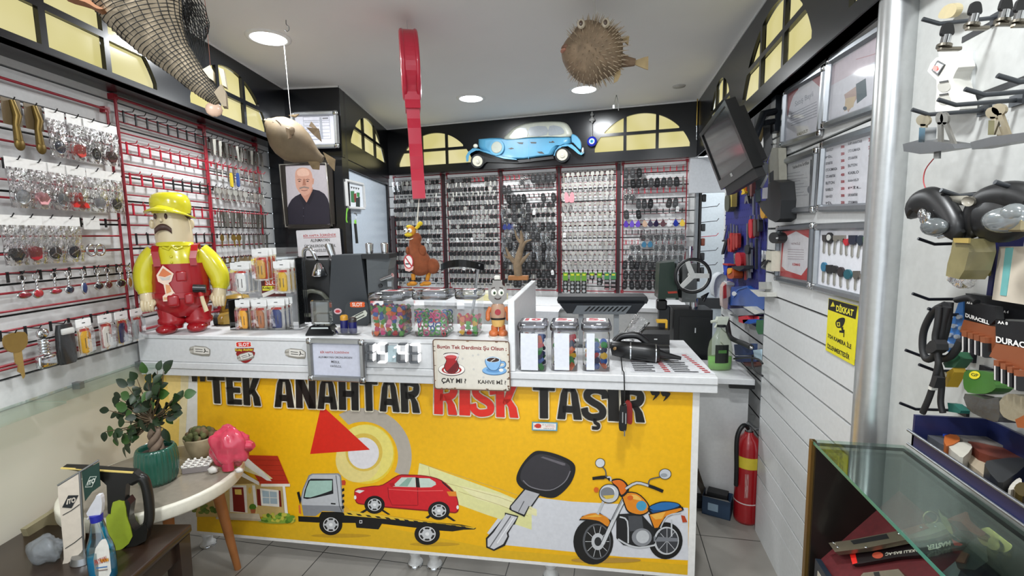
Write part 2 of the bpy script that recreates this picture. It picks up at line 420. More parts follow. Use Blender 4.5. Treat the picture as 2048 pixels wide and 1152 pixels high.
# ================================================================== THE COUNTER
CO=F(0)[0]; CM=fr(CO,XC,NC,Z)
cs=lambda px,py,pl: (on(px,py,pl)-CO).dot(XC)
counter=thing('shop_counter','long white service counter with a yellow printed front panel','counter',CM)
s1=1.262; s0=-1.205; sd=cs(1018,743,F(0))
b=MB(WHITE)
b.b2(s0,s1,0,.62,.9,.932,.002).b2(s0,s1,-.006,.62,.933,.962,.003)
b.build('worktop',counter)
b=MB(WHITE)
b.b2(s0,sd-.002,.0,.34,.963,1.066,.002).b2(s0,sd-.002,-.004,.34,1.067,1.085,.003)
b.build('raised_ledge',counter)
MB(mat('#e6e7e8',.4)).b2(sd,sd+.026,-.003,.80,.963,1.245,.002).build('divider_board',counter)
pan_r=cs(1393,786,F(.04)); 
MB(mat('#eceae6',.4)).b2(s0,pan_r+.012,.04,.058,.118,.9).b2(pan_r-.006,pan_r+.012,.058,.6,.118,.9).build('front_panel',counter)
for px,py in ((825,1140),(862,1148),(418,1088),(1100,1172)):
    q=on(px,py,ZP(0)); x=(q-CO).dot(XC); y=.13
    MB(mat('#e8e8e6',.35)).lathe([(.03,.005),(.034,.012),(.022,.02),(.022,.05),(.025,.052),(.025,.056),(.022,.058),(.022,.072),(.025,.074),(.025,.078),(.022,.08),(.022,.119)],20,(x,y,0)).m(CHROME).lathe([(.036,0),(.036,.008),(.03,.012)],20,(x,y,0)).build('leg',counter)
# ---------------------------------------------------------------- the print on the front panel (flat, traced from the panel, with the glow beside it painted in)
PP=F(.04)
T=lambda ox,oy,s:(lambda *p:[(ox+p[i]/s,oy+p[i+1]/s) for i in range(0,len(p),2)])
c3=T(580,760,2.938); c4=T(940,760,2.9396); c8=T(0,700,2.5484); c7=T(270,640,4.18)
g=Art(PP)
g.poly('#f3b90f',[(395,735),(1386,775),(1375,1150),(394,1062)])
g.poly('#f3cf6a',[(286,738),(372,742),(362,900),(270,900)])  # pale patches paint the yellow glow on the panel's left end
g.poly('#f7d98c',[(330,738),(372,742),(366,830),(345,850)])
g.poly('#ecdcb0',[(362,742),(378,742),(368,930),(356,930)])
# lower band, road and beam
g.poly('#e2b21c',[(394,1020),(700,1040),(1000,1100),(1375,1130),(1375,1150),(394,1062)])
g.poly('#d9dadf',c4(385,690,600,715,1000,735,1283,752,1283,1060,900,1040,200,970,100,900,180,790))
g.poly('#e6e3a0',c3(760,488,1234,660,1420,740,1420,880,1150,790,738,640))
g.poly('#efe9b4',c3(990,620,1234,672,1450,760,1450,800,1100,700))
for q in (c3(815,510,820,560,860,590,1234,690,1420,760),c3(990,655,1234,735,1400,800),c3(760,488,1234,640,1400,700)): g.line('#b9a868',q,.8)
# dial: grey arc, pale discs, red arrow
def arc(cx,cy,r,a0,a1,n=26): return [(cx+r*math.cos(a0+(a1-a0)*i/n),cy+r*math.sin(a0+(a1-a0)*i/n)) for i in range(n+1)]
g.poly('#b6ada0',[(580+x/2.938,760+y/2.938) for x,y in arc(430,450,285,-2.1,.45)+arc(430,450,205,.45,-2.0)])
g.ell2('#f0d03a',*c3(450,435)[0],56,60); g.ell2('#efe07a',*c3(440,430)[0],57,57); g.ell2('#ecd98a',*c3(400,470)[0],45,45)
g.ell2('#e0bf52',*c3(435,425)[0],37,38); g.ell2('#e6e2e4',*c3(432,430)[0],31,31.5)
g.poly('#dc2a1a',c3(178,172,212,172,470,410,118,435))
# tow truck
g.ell2('#c69a20',*c3(300,915)[0],60,4); g.ell2('#c69a20',*c3(850,965)[0],50,4)
g.poly('#151515',c3(48,800,170,805,185,775,305,775,320,785,1010,850,1095,870,1085,878,1020,880,955,890,880,885,540,845,520,878,390,868,385,840,160,838,50,832))
g.poly('#8c8e92',c3(62,700,75,640,110,560,130,550,285,548,300,560,318,778,190,770,150,800,80,798))
g.poly('#c3c5c8',c3(70,690,82,640,118,565,135,556,280,556,292,570,306,740,70,735))
g.poly('#222326',c3(78,695,86,650,108,590,122,580,252,582,255,668,150,692,100,700))
g.poly('#a9cbbd',c3(86,688,96,640,116,592,248,590,246,648,215,660,180,672,120,690))
g.poly('#161616',c3(40,660,55,655,66,700,60,735,50,700)); g.poly('#e0703a',c3(50,735,60,735,66,790,52,780))
g.line('#3a3b3e',c3(270,560,290,740,306,775),1.2); g.poly('#161616',c3(240,722,268,724,268,732,240,730))
g.poly('#e8b030',c3(303,620,315,618,322,735,360,770,318,785))
for k in range(4): g.poly('#181818',c3(304,640+k*34,318,634+k*34,320,650+k*34,306,658+k*34))
g.poly('#c8452a',c3(303,590,322,588,328,600,325,618,305,618))
g.poly('#e9c23a',c3(318,780,365,768,1090,868,1080,874,1000,855,320,795))
for k in range(13): x=330+k*56; y=779+k*6.6; g.poly('#181818',c3(x,y,x+26,y+3,x+40,y+14,x+14,y+11))
for q in (c3(410,778,455,752,470,758,430,782),c3(545,760,590,790,575,792,540,770),c3(795,808,830,785,845,790,810,815),c3(930,795,975,828,960,830,920,805)): g.poly('#1c1c1c',q)
g.poly('#f0f0f0',c3(408,824,424,824,424,842,408,842)); g.poly('#1c1c1c',c3(411,827,421,827,421,839,411,839))
def wheel(f,x,y,rx,ry,s,hub='#c9cacc'):
    cx,cy=f(x,y)[0]; rx/=s; ry/=s
    g.ell2('#141414',cx,cy,rx,ry); g.ell2('#e8e8e8',cx,cy,rx*.66,ry*.68); g.ell2('#2a2a2a',cx,cy,rx*.6,ry*.62); g.ell2(hub,cx,cy,rx*.42,ry*.44)
    for k in range(6): a=k*PI/3; g.line(hub,[(cx,cy),(cx+rx*.58*math.cos(a),cy+ry*.6*math.sin(a))],rx*.16)
    g.ell2('#eeeeee',cx,cy,rx*.16,ry*.16)
wheel(c3,240,850,68,62,2.938); wheel(c3,806,905,75,64,2.938)
# red car on the truck
g.poly('#8e1118',crv(c3(378,655,400,635,480,622,545,614,632,560,700,556,800,562,890,588,960,650,985,700,992,760,975,782,935,780,815,772,560,750,440,735,388,720),True,3))
g.poly('#d2202a',crv(c3(382,655,405,638,480,627,548,618,635,566,700,562,800,567,885,592,950,655,980,700,985,755,970,775,935,772,815,764,560,742,440,728,392,715),True,3))
g.poly('#c9d8cc',c3(600,626,655,572,737,572,740,630)); g.poly('#c9d8cc',c3(765,632,757,576,820,578,855,600,858,615,830,630))
g.poly('#8fb0a0',c3(640,622,690,576,720,574,690,626)); g.poly('#1b1b1b',c3(737,572,757,575,764,632,742,630)); g.poly('#1b1b1b',c3(890,590,960,655,950,655,895,605))
g.line('#7c0f16',c3(575,630,580,690,600,735,750,737),1); g.line('#7c0f16',c3(750,632,752,735),1); g.line('#f06a66',c3(580,642,750,652,900,650),1.2)
g.poly('#e9e9e4',c3(382,655,400,645,438,650,410,666)); g.poly('#e58a2a',c3(920,655,975,655,980,684,935,682)); g.poly('#b81822',c3(582,608,610,602,618,622,595,628)); g.ell2('#f0f0ec',*c3(383,690)[0],2.5,4); g.ell2('#f0f0ec',*c3(985,748)[0],2.5,4)
wheel(c3,497,733,60,53,2.938); wheel(c3,875,768,64,54,2.938)
# big black-headed key
g.poly('#1a1a1c',crv(c4(372,425,430,418,520,440,600,480,620,530,590,610,520,680,455,692,330,650,280,610,275,560,310,490),True,4))
g.poly('#37353a',crv(c4(390,440,470,445,570,490,590,530,560,590,480,640,400,645,320,610,295,570,320,500),True,4))
g.poly('#6a666c',c4(415,455,430,450,560,490,560,502,545,502)); g.line('#7d7a80',c4(590,535,555,600,470,648,360,630,312,590),2,4)
g.poly('#1d1d1f',c4(320,638,418,668,365,745,352,738,320,805,245,770,230,760,235,740))
g.poly('#b9b9bd',c4(325,645,408,670,355,745,345,740,318,792,245,762,240,745)); g.line('#55565a',c4(318,712,285,775),1.6)
g.poly('#1d1d1f',c4(205,780,285,800,262,850,255,850,225,900,230,920,205,975,140,1005,95,985,93,930,130,890,205,800))
g.poly('#cfcfd3',c4(212,788,278,806,252,848,215,900,220,920,195,965,140,995,103,978,103,935,140,895)); g.line('#6b6b70',c4(240,800,115,985),2.2); g.line('#f2f2f4',c4(256,810,160,960),2)
# motorcycle
g.ell2('#b88f3a',*c4(800,1060)[0],70,5)
def ln(h,w,*p,cv=3): g.line(h,c4(*p),w,cv)
g.ell2('#121212',*c4(1150,945)[0],34,37); g.ell2('#c8cacc',*c4(1155,945)[0],25,28); g.ell2('#3a3c40',*c4(1158,945)[0],22,25)
for k in range(8): a=k*PI/4; q=c4(1158,945)[0]; g.line('#b9bbbe',[q,(q[0]+22*math.cos(a),q[1]+25*math.sin(a))],1.2)
g.poly('#1d1e20',c4(860,790,1000,780,1080,870,1090,960,1000,990,900,970,860,930))
g.poly('#4a4c50',c4(930,800,1010,795,1020,880,940,890)); g.ell2('#8a8c90',*c4(1010,925)[0],20,18); g.ell2('#c6c8ca',*c4(1015,922)[0],13,13)
g.poly('#7d8085',c4(1080,920,1220,930,1220,950,1080,950)); ln('#c9cbcd',3.4,870,935,930,970,1000,985,1090,970,cv=3); ln('#c9cbcd',3,880,805,925,830,930,960); ln('#26282b',2,1090,940,1130,880); ln('#c9cbcd',3,1185,820,1185,920)
g.ell2('#141414',*c4(725,950)[0],40,46); g.ell2('#5c5e62',*c4(745,950)[0],28,36); g.ell2('#1b1b1b',*c4(748,950)[0],25,33)
for k in range(10): a=k*PI/5; q=c4(748,950)[0]; g.line('#c9cbcd',[q,(q[0]+24*math.cos(a),q[1]+32*math.sin(a))],1.1)
g.ell2('#c6c8ca',*c4(752,950)[0],13,17); g.ell2('#2a2c2e',*c4(752,950)[0],7,9)
g.poly('#141414',c4(640,825,660,800,760,780,835,830,820,870,740,830,660,825)); g.poly('#e08a20',crv(c4(648,815,690,790,750,784,810,812,822,850,805,860,760,830,690,818),True,3)); g.poly('#f0b848',c4(670,806,740,790,780,804,700,806))
for d in (0,):
    ln('#26282b',9.5,925,660,845,820,780,965,cv=1); ln('#d2d4d6',7,925,660,845,820,780,965,cv=1); ln('#8c8f94',2,915,670,838,820,cv=1); ln('#c2c4c6',5,790,700,750,790,cv=1)
g.poly('#181818',crv(c4(895,665,980,662,1045,720,1055,770,1000,800,930,780,905,730),True,3)); g.poly('#e58a1c',crv(c4(902,672,978,668,1038,722,1047,768,1000,790,935,772,912,728),True,3)); g.poly('#f4bf58',crv(c4(925,680,975,676,1010,706,960,700),True,3)); g.ell2('#4a9cc0',*c4(1008,740)[0],10.5,10)
g.poly('#141414',crv(c4(1050,745,1120,715,1200,718,1238,735,1238,760,1160,780,1080,795,1052,775),True,3)); g.poly('#2a6fae',crv(c4(1056,748,1125,720,1200,722,1232,738,1180,758,1100,770),True,3)); g.poly('#1c4f86',c4(1058,765,1150,765,1232,748,1232,756,1160,775,1080,788))
g.poly('#181818',c4(1048,788,1250,745,1258,765,1150,810,1110,875,1080,880)); g.poly('#e58a1c',c4(1055,792,1240,752,1248,764,1145,805,1105,868,1085,870)); g.poly('#f1b64c',c4(1062,794,1150,775,1130,815,1090,820)); ln('#c9cbcd',2.6,1120,870,1160,800,1240,780); g.poly('#b8431c',c4(1240,795,1262,800,1278,835,1250,838))
g.poly('#161616',crv(c4(830,590,880,580,920,605,935,650,890,690,860,640),True,3)); g.poly('#e0701c',crv(c4(835,597,880,588,912,610,922,645,890,675,870,630),True,3))
g.ell2('#1b1c1e',*c4(818,668)[0],20.5,19.5); g.ell2('#c9cbce',*c4(818,668)[0],19,18); g.ell2('#e9ebec',*c4(812,655)[0],14,10); g.ell2('#7e8186',*c4(808,665)[0],14,12); g.poly('#d8b84a',c4(780,680,850,675,840,695,800,700))
ln('#1a1a1a',6,825,590,800,570,720,580); ln('#c9cbcd',3.2,828,595,825,572,805,572); ln('#151515',5.5,720,578,790,575,cv=1); ln('#1a1a1a',6.5,915,640,980,605,1060,625,1135,655); ln('#c9cbcd',4.4,915,640,980,605,1050,622); ln('#151515',6,1070,628,1135,656,cv=1)
ln('#55585c',2.4,800,570,795,530,765,500); g.ell2('#2a2c2e',*c4(765,488)[0],10,9.5); g.ell2('#d4d7da',*c4(765,488)[0],8.8,8.4); ln('#55585c',2.4,1050,620,1058,585,1120,570); g.ell2('#2a2c2e',*c4(1147,553)[0],12.5,10.8); g.ell2('#c9ccd0',*c4(1147,553)[0],11.2,9.6); g.ell2('#9aa0a6',*c4(1140,560)[0],7,4)
g.ell2('#d9651c',*c4(742,646)[0],5,5.2); g.ell2('#d9651c',*c4(942,692)[0],6,5)
# house
g.ell2('#8fa03a',*c8(1410,870)[0],38,6)
g.poly('#c9ab6a',c8(985,625,1440,690,1450,850,1000,850)); g.poly('#d8c07e',c8(1080,650,1300,680,1310,850,1090,830))
g.poly('#b8321c',c8(1230,535,1415,540,1475,685,1330,690,1250,560)); 
for k in range(5): g.line('#8e2414',c8(1260+k*14,560+k*26,1425+k*10,562+k*26),.8)
g.poly('#efe6d6',c8(1330,682,1478,682,1478,696,1330,696)); g.poly('#e5d8a0',c8(1130,590,1245,540,1390,655,1370,660,1200,600)); g.poly('#f1ece0',c8(1200,555,1245,535,1350,630,1385,668,1360,665)); g.poly('#9a7c40',c8(1000,610,1200,590,1320,680,1000,690))
g.poly('#f1ece0',c8(1195,600,1320,672,1320,690,1180,618,1000,690,1000,676)); g.poly('#e9e2d4',c8(1170,690,1255,690,1262,830,1172,825)); g.poly('#7c1f16',c8(1183,700,1240,700,1250,828,1190,822)); g.poly('#e8c860',c8(1196,710,1230,710,1232,738,1198,736))
g.poly('#f1ece0',c8(1285,690,1300,690,1312,800,1296,800)); g.poly('#7c1f16',c8(1308,708,1325,710,1332,795,1312,790)); g.poly('#7c1f16',c8(1418,715,1430,718,1436,800,1420,798)); g.poly('#f1ece0',c8(1325,705,1420,715,1424,800,1332,792)); g.poly('#a9bcc4',c8(1336,716,1410,724,1414,785,1340,782)); g.line('#f1ece0',c8(1372,718,1376,784),1.4); g.line('#f1ece0',c8(1336,750,1412,754),1.2)
g.poly('#f1ece0',c8(1440,690,1452,690,1468,840,1452,845)); g.ell2('#e8b84a',*c8(1273,716)[0],3.2,6.4); g.ell2('#e8b84a',*c8(1155,710)[0],3,6)
g.poly('#cfc2a8',c8(1120,830,1320,835,1330,870,1130,850)); g.poly('#b9aa90',c8(1100,850,1330,862,1330,872,1100,862))
random.seed(3)
for k in range(46):
    x=1330+random.random()*165; y=838+random.random()*38; g.ell2(random.choice(['#4f7a22','#6a9430','#89a83a','#c9c24a']),*c8(x,y)[0],3+random.random()*3,2.4+random.random()*2)
for k in range(26):
    x=985+random.random()*120; y=790+random.random()*40; g.ell2(random.choice(['#4f6a22','#5d7a30','#7a8a3a']),*c8(x,y)[0],3+random.random()*3,2.4+random.random()*2)
g.ell2('#4f7a22',*c8(1288,800)[0],7,6); g.poly('#b0603a',c8(1276,812,1304,812,1300,832,1280,832))
print_=g.build('printed_artwork_and_glow',counter,world=True)
# lettering
g=Art(PP,up=.0092)
def GL(c):
    P=lambda *p:[(p[i],p[i+1]) for i in range(0,len(p),2)]
    R=lambda x0,x1,y0,y1:P(x0,y0,x1,y0,x1,y1,x0,y1)
    def st(pts,w):
        pts=[V(p) for p in crv(pts,False,6)]; L_=[];R_=[]
        for i,p in enumerate(pts):
            d=pts[min(i+1,len(pts)-1)]-pts[max(i-1,0)]; d=V((d.x,d.y)).normalized(); L_.append((p.x-d.y*w/2,p.y+d.x*w*.32)); R_.append((p.x+d.y*w/2,p.y-d.x*w*.32))
        return L_+R_[::-1]
    A_=[P(0,0,.33,0,.40,.5,.46,1,.30,1,.16,.75),P(1,0,.67,0,.60,.5,.54,1,.70,1,.84,.75),R(.29,.71,.82,1),R(.22,.78,.2,.4)]
    S_=[st([(.98,.66),(.93,.82),(.7,.9),(.4,.9),(.18,.8),(.18,.66),(.4,.54),(.68,.44),(.84,.32),(.8,.16),(.55,.1),(.28,.1),(.08,.2),(.02,.36)],.33)]
    return {'T':(.84,[R(0,1,.82,1),R(.31,.69,0,1)]),'E':(.72,[R(0,.44,0,1),R(0,1,.82,1),R(0,1,0,.18),R(0,.92,.41,.59)]),'K':(.86,[R(0,.38,0,1),P(.3,.42,.62,1,1,1,.66,.5,.4,.36),P(.36,.52,.66,.56,.92,.3,1,0,.62,0,.56,.3)]),
     'A':(.95,A_),'N':(.95,[R(0,.34,0,1),R(.66,1,0,1),P(0,1,.36,1,1,0,.64,0)]),'H':(.95,[R(0,.36,0,1),R(.64,1,0,1),R(.2,.8,.41,.6)]),'I':(.42,[R(0,1,0,1)]),
     'R':(.9,[R(0,.38,0,1),st([(.2,.9),(.5,.92),(.78,.86),(.84,.72),(.74,.58),(.45,.52),(.25,.52)],.33),P(.4,.58,.66,.56,.9,.3,1,0,.62,0,.58,.3)]),'S':(.85,S_),'Ş':(.85,S_+[st([(.5,.06),(.5,-.06),(.64,-.12),(.6,-.22),(.35,-.22)],.16)])}[c]
def word(t,h,q,ow=2.4):
    gl=[GL(c) for c in t]; tot=sum(w for w,_ in gl)+.08*(len(gl)-1); x=0
    def at(u,v_): a,b_,c,d=[V(p) for p in q]; p=(d*(1-u)+c*u)*(1-v_)+(a*(1-u)+b_*u)*v_; return (p.x,p.y)
    Q=[]
    for w,ps in gl:
        for p in ps: Q.append([at((x+a*w)/tot,b_) for a,b_ in p])
        x+=w+.08
    g=Art(PP,up=.0092); st=g.step; g.step=0
    for k in range(8):
        for p in Q: g.poly('#f7efd8',[(a+ow*math.cos(k*PI/4),b_+ow*math.sin(k*PI/4)) for a,b_ in p])
    g.off+=.0003
    for p in Q: g.poly(h,p)
    g.build('printed_word',counter,world=True)
K='#17130f'
word('TEK',K,[(414,750),(520,753),(522,812),(418,806)]); word('ANAHTAR',K,[(548,752),(838,760),(840,826),(549,814)]); word('RISK','#dd2a1c',[(869,762),(1035,768),(1037,836),(868,828)]); word('TAŞIR',K,[(1066,768),(1288,778),(1290,845),(1066,836)])
for x in (383,399): g.poly(K,[(x,751),(x+11,751.5),(x+11,763),(x+1,763)])
g.build('printed_quote_mark',counter,world=True); g=Art(PP,up=.0092)
for x,y in ((1301,781),(1322,783)): g.poly(K,crv([(x,y),(x+14,y+1),(x+19,y+5),(x+12,y+14),(x+4,y+20),(x+9,y+10),(x+3,y+9)],True,3))
g.build('printed_quote_mark',counter,world=True)
# blue shop sticker on the panel
g=Art(PP,up=.011); g.poly('#5a9cb4',c4(364,245,515,250,513,300,364,296)); g.poly('#efe4dc',c4(371,252,507,256,505,294,371,290)); g.ell2('#d8402c',*c4(400,270)[0],6.5,4.6); g.text('#b82a20','KALE',c4(378,262,418,262,418,282,378,280),.02)
for k,(h,x0,x1) in enumerate((('#333333',425,495),('#c0392b',445,497),('#333333',432,494))): g.text(h,('BİR TIK UZAĞINIZDA','0543 457 43 43','ANAHTAR SERVİSİ')[k],c4(x0,258+k*11,x1,260+k*11,x1,268+k*11,x0,266+k*11))
g.build('contact_sticker',counter,world=True)
# printed key symbols and the oval maker's sticker on the ledge
def keyicon(f,x,y,s=1.0,rot=.06):
    R=lambda *p:[(x+(p[i]*math.cos(rot)-p[i+1]*math.sin(rot))*s,y+(p[i]*math.sin(rot)+p[i+1]*math.cos(rot))*s) for i in range(0,len(p),2)]
    g.poly('#8e8a80',f(*sum(map(list,R(-75,-26,-30,-42,60,-38,95,-18,98,25,90,40,30,42,-40,34,-72,20,-60,8,-80,0)),[])))
    g.poly('#dedad2',f(*sum(map(list,R(-45,-34,60,-32,88,-14,90,20,30,26,-40,20)),[])))
    for q in (R(-30,-16,30,-14,34,-9,-30,-10),R(-26,2,36,4,36,9,-26,8),R(44,-22,52,-22,60,0,48,14,40,10,50,0),R(52,-4,80,2,80,7,52,2)): g.poly('#3a3834',f(*sum(map(list,q),[])))
    g.poly('#b9b4aa',f(*sum(map(list,R(-74,-24,-44,-34,-40,-18,-66,-10)),[]))); g.poly('#b9b4aa',f(*sum(map(list,R(-78,2,-44,-4,-40,18,-66,20)),[])))
FP=F(-.001)
g=Art(FP); keyicon(c7,532,258); g.build('key_print',counter,world=True)
g=Art(FP); keyicon(c7,1330,280); g.build('key_print',counter,world=True)
def maker(f,k=1):
    g.poly('#8d1a1c',crv(f(850,265,990,262,995,300,960,345,915,360,870,330),True,3)); g.poly('#f2efe8',crv(f(850,182,960,180,972,200,968,226,855,228,842,206),True,3)); g.poly('#d92f24',crv(f(856,186,956,184,966,202,962,222,860,224,848,206),True,3))
    g.text('#ffffff','SLOT',f(864,192,956,190,954,218,866,220),.02); g.poly('#7a1618',f(834,238,994,234,990,258,838,266)); g.text('#ece03a','Kolay Anahtar',f(838,240,990,236,986,262,842,266),.02)
g=Art(FP); maker(c7); keyicon(c7,915,308,.8,-.3); g.build('maker_sticker',counter,world=True)
# ---------------------------------------------------------------- snap frame notice
def snapframe(name,label,cat,q,pl,th=.016,w=.024,draw=None,paper='#e4e6ee',mtop=None,metal=None,corners=True,glass=True,tilt=0):
    """q: four pixel corners (tl,tr,br,bl) of the outer edge on plane pl (the wall); rails of width w"""
    P=[on(a,c,pl) for a,c in q]; n=pl[1] if pl[1].dot(CAM-pl[0])>0 else -pl[1]
    o=P[3]; x=((P[2]-P[3])+(P[1]-P[0])).normalized(); z=((P[0]-P[3])+(P[1]-P[2])); y=-n; z=(z-x*z.dot(x)-n*z.dot(n)).normalized(); 
    if x.cross(y).dot(z)<0: pass
    m=fr(o,x,y,z); t=thing(name,label,cat,m); W_=((P[2]-P[3]).length+(P[1]-P[0]).length)/2; H_=((P[0]-P[3]).length+(P[1]-P[2]).length)/2
    A_=metal or ALU
    for (a,c,d,e) in ((w,W_-w,0,w),(w,W_-w,H_-w,H_),(0,w,w,H_-w),(W_-w,W_,w,H_-w)):
        bb=MB(A_)
        hor=(c-a)>(e-d); prof=[(0,0),(0,-th*.6),(w*.25,-th),(w*.75,-th),(w,-th*.45),(w,0)]
        if hor:
            fl=d>0
            bb.loft([[(xx,p[1],(d+ (p[0] if not fl else w-p[0]))) for p in prof] for xx in (a,c)],True,False)
        else:
            fl=a>0
            bb.loft([[(a+(p[0] if not fl else w-p[0]),p[1],zz) for p in prof] for zz in (d,e)],True,False)
        bb.build('rail',t)
    if corners:
        for cx,cz in ((w*.5,w*.5),(W_-w*.5,w*.5),(w*.5,H_-w*.5),(W_-w*.5,H_-w*.5)): MB(CHROME).box((cx,-th*.52,cz),(w*1.06,th*1.06,w*1.06),w*.28,2).build('corner_cap',t)
    ppr=MB(mat(paper,.5)).b2(w*.8,W_-w*.8,-.003,0,w*.8,H_-w*.8).build('paper',t)
    if draw:
        g=Art((o+n*.0032,n),up=.0003); draw(g); g.build('printed_text',ppr,world=True)
    if glass: MB(clear(r=.05,f=.45,base=.01)).flat([(w*.8,-.006,w*.8),(W_-w*.8,-.006,w*.8),(W_-w*.8,-.006,H_-w*.8),(w*.8,-.006,H_-w*.8)]).build('cover_sheet',t)
    return t
def dr(g):
    g.text('#c4342c','BİR HAFTA İÇERİSİNDE',c7(1549,255,1790,262,1788,284,1549,282),.012)
    for t,a,b_,y in (('ALINMAYAN ÜRÜNLERDEN',1533,1815,300),('MESUL',1640,1712,340),('DEĞİLİZ.',1633,1728,374)): g.text('#3c3c46',t,c7(a,y-2,b_,y+4,b_,y+24,a,y+18),.012)
snapframe('notice_frame','silver framed white notice leaning on the counter front beside the digital clock','notice',c7(1428,150,1910,160,1938,522,1462,500),F(-.012),.016,.024,dr,paper='#dfe1ee')
# ---------------------------------------------------------------- digital clock
c1=T(720,540,4.431)
clk=thing('digital_clock','white LED digital clock showing the time on the counter ledge','clock',fr(on(*c1(285,830)[0],F(-.002)),XC,NC,Z))
ON=mat('#ffffff',.3,em=.45); OFF=mat('#5f6368',.3); 
def digit(x0,y0,x1,y1,lit,sk=0):
    w_=16; bb=MB(); P=(F(-.03)[0],NC)
    ym=(y0+y1)/2
    segs={'a':(x0+8,y0,x1-8,y0+w_),'g':(x0+8,ym-w_/2,x1-8,ym+w_/2),'d':(x0+8,y1-w_,x1-8,y1),'f':(x0,y0+8,x0+w_,ym-3),'b':(x1-w_,y0+8,x1,ym-3),'e':(x0,ym+3,x0+w_,y1-8),'c':(x1-w_,ym+3,x1,y1-8)}
    for k,(a,t_,c,d) in segs.items():
        bb.m(ON if k in lit else OFF)
        h=6 if (c-a)>(d-t_) else 0; v=6 if not h else 0
        pts=[(a+h,t_),(c-h,t_),(c,(t_+d)/2),(c-h,d),(a+h,d),(a,(t_+d)/2)] if h else [((a+c)/2,t_),(c,t_+v),(c,d-v),((a+c)/2,d),(a,d-v),(a,t_+v)]
        q=[on(*c1(*p)[0],P) for p in pts]; n=len(q); back=[p+NC*.018 for p in q]
        bb.add(q+back,[tuple(range(n))]+[(i,(i+1)%n,n+(i+1)%n,n+i) for i in range(n)])
    bb.build('digit',clk,world=True)
digit(48,650,126,818,'bc'); digit(146,650,238,828,'acdfg'); digit(326,652,416,826,'bcfg'); digit(432,656,528,830,'abc')
bb=MB(ON)
for x,y in ((309,690),(298,772)): 
    q=on(*c1(x,y)[0],F(-.03)); bb.tube([q,q+NC*.015],.0042,12)
bb.m(OFF)
for x0,y0,x1,y1 in ((40,730,550,745),): 
    a=on(*c1(x0,y0)[0],F(-.004)); c=on(*c1(x1,y1)[0],F(-.004)); bb.add([a,V((c.x,c.y,a.z)),c,V((a.x,a.y,c.z))],[(0,1,2,3)])
bb.m(mat('#bcd0d6',.3)); q=[on(*c1(*p)[0],F(-.02)) for p in ((246,672),(318,676),(320,818),(246,816))]; bb.add(q+[p+NC*.014 for p in q],[(0,1,2,3),(0,4,5,1),(1,5,6,2),(2,6,7,3),(3,7,4,0)])
bb.build('clock_body',clk,world=True)
# ---------------------------------------------------------------- tin tea or coffee sign
def tin(px): return [on(a,c,F(-.012)) for a,c in px]
q=c1(648,615,1322,630,1332,1068,662,1052)
P=tin(q); m=fr(P[3],(P[2]-P[3]).normalized(),NC,Z)
ts=thing('tin_sign','worn cream tin sign with a tea glass and a blue coffee cup','sign',m)
n=-NC; bb=MB(mat('#d9d0c0',.4)); r=[]
cor=[(648,615),(1322,630),(1332,1068),(662,1052)]
for i in range(4):
    a,b_,c=V(cor[i-1]),V(cor[i]),V(cor[(i+1)%4]); d0=(a-b_).normalized(); d1_=(c-b_).normalized()
    for k in range(6):
        t_=k/5; p=b_+d0*26*(1-t_)**2+d1_*26*t_**2; r.append(tuple(p))
rp=[on(*c1(*p)[0],F(-.013)) for p in r]; N_=len(rp)
bb.add(rp+[p+NC*.002 for p in rp],[tuple(range(N_))]+[(i,(i+1)%N_,N_+(i+1)%N_,N_+i) for i in range(N_)]).build('plate',ts,world=True)
g=Art(F(-.013),up=.0004)
g.line('#6a5040',[c1(*p)[0] for p in r],2.2,0,True); g.poly('#ddd7ca',c1(680,634,1300,648,1308,1050,690,1036))
random.seed(5)
for k in range(26):
    e=random.choice([0,1,2,3]); t_=random.random(); a,b_=V(cor[e]),V(cor[(e+1)%4]); p=a+(b_-a)*t_; cc=V((990,840)); p=p+(cc-p)*random.uniform(.015,.05)
    g.ell2(random.choice(['#3c2c22','#6a4a34','#8a6a50']),*c1(p.x,p.y)[0],random.uniform(.8,3.2),random.uniform(.6,2))
for k in range(12): g.ell2('#c9c6c0',*c1(720+random.random()*560,740+random.random()*250)[0],2.2,2.2)
g.text('#8a1f20','Bugün Tek Derdimiz Şu Olsun ;',c1(686,660,1300,676,1300,722,686,704),.02)
g.text('#2a2522','ÇAY MI ?',c1(722,955,942,962,940,1012,722,1008),.03); g.text('#3a322c','KAHVE Mİ ?',c1(1046,960,1294,968,1294,1012,1046,1006),.02)
g.ell2('#3a2020',*c1(813,882)[0],26.8,12.6); g.ell2('#f4efe8',*c1(813,880)[0],26,11.6); g.ell2('#b02a28',*c1(813,884)[0],20,8.4); g.ell2('#f4efe8',*c1(813,886)[0],16,6.4)
g.poly('#2a1414',crv(c1(740,745,810,730,880,745,862,800,880,850,862,900,812,918,764,900,745,850,765,800),True,3)); g.poly('#e9ddd8',crv(c1(746,748,810,735,874,748,866,770,755,768),True,3)); g.poly('#a81c22',crv(c1(756,770,862,772,856,805,873,850,856,895,812,912,768,895,752,850,770,805),True,3)); g.poly('#6a1016',c1(770,900,860,805,872,850,850,898,812,910)); g.ell2('#c8484a',*c1(810,768)[0],11,3.4); g.line('#d2d2d4',c1(878,730,868,765,850,800),1.6,3)
g.ell2('#3f6a94',*c1(1192,890)[0],24.6,9.2); g.ell2('#7fb0dc',*c1(1192,886)[0],24,8.6); g.ell2('#5f92c4',*c1(1190,884)[0],16,5)
g.line('#3f6a94',c1(1240,815,1280,815,1282,850,1230,865),4.6,3); g.line('#7fb0dc',c1(1240,815,1278,818,1278,848,1230,862),2.8,3)
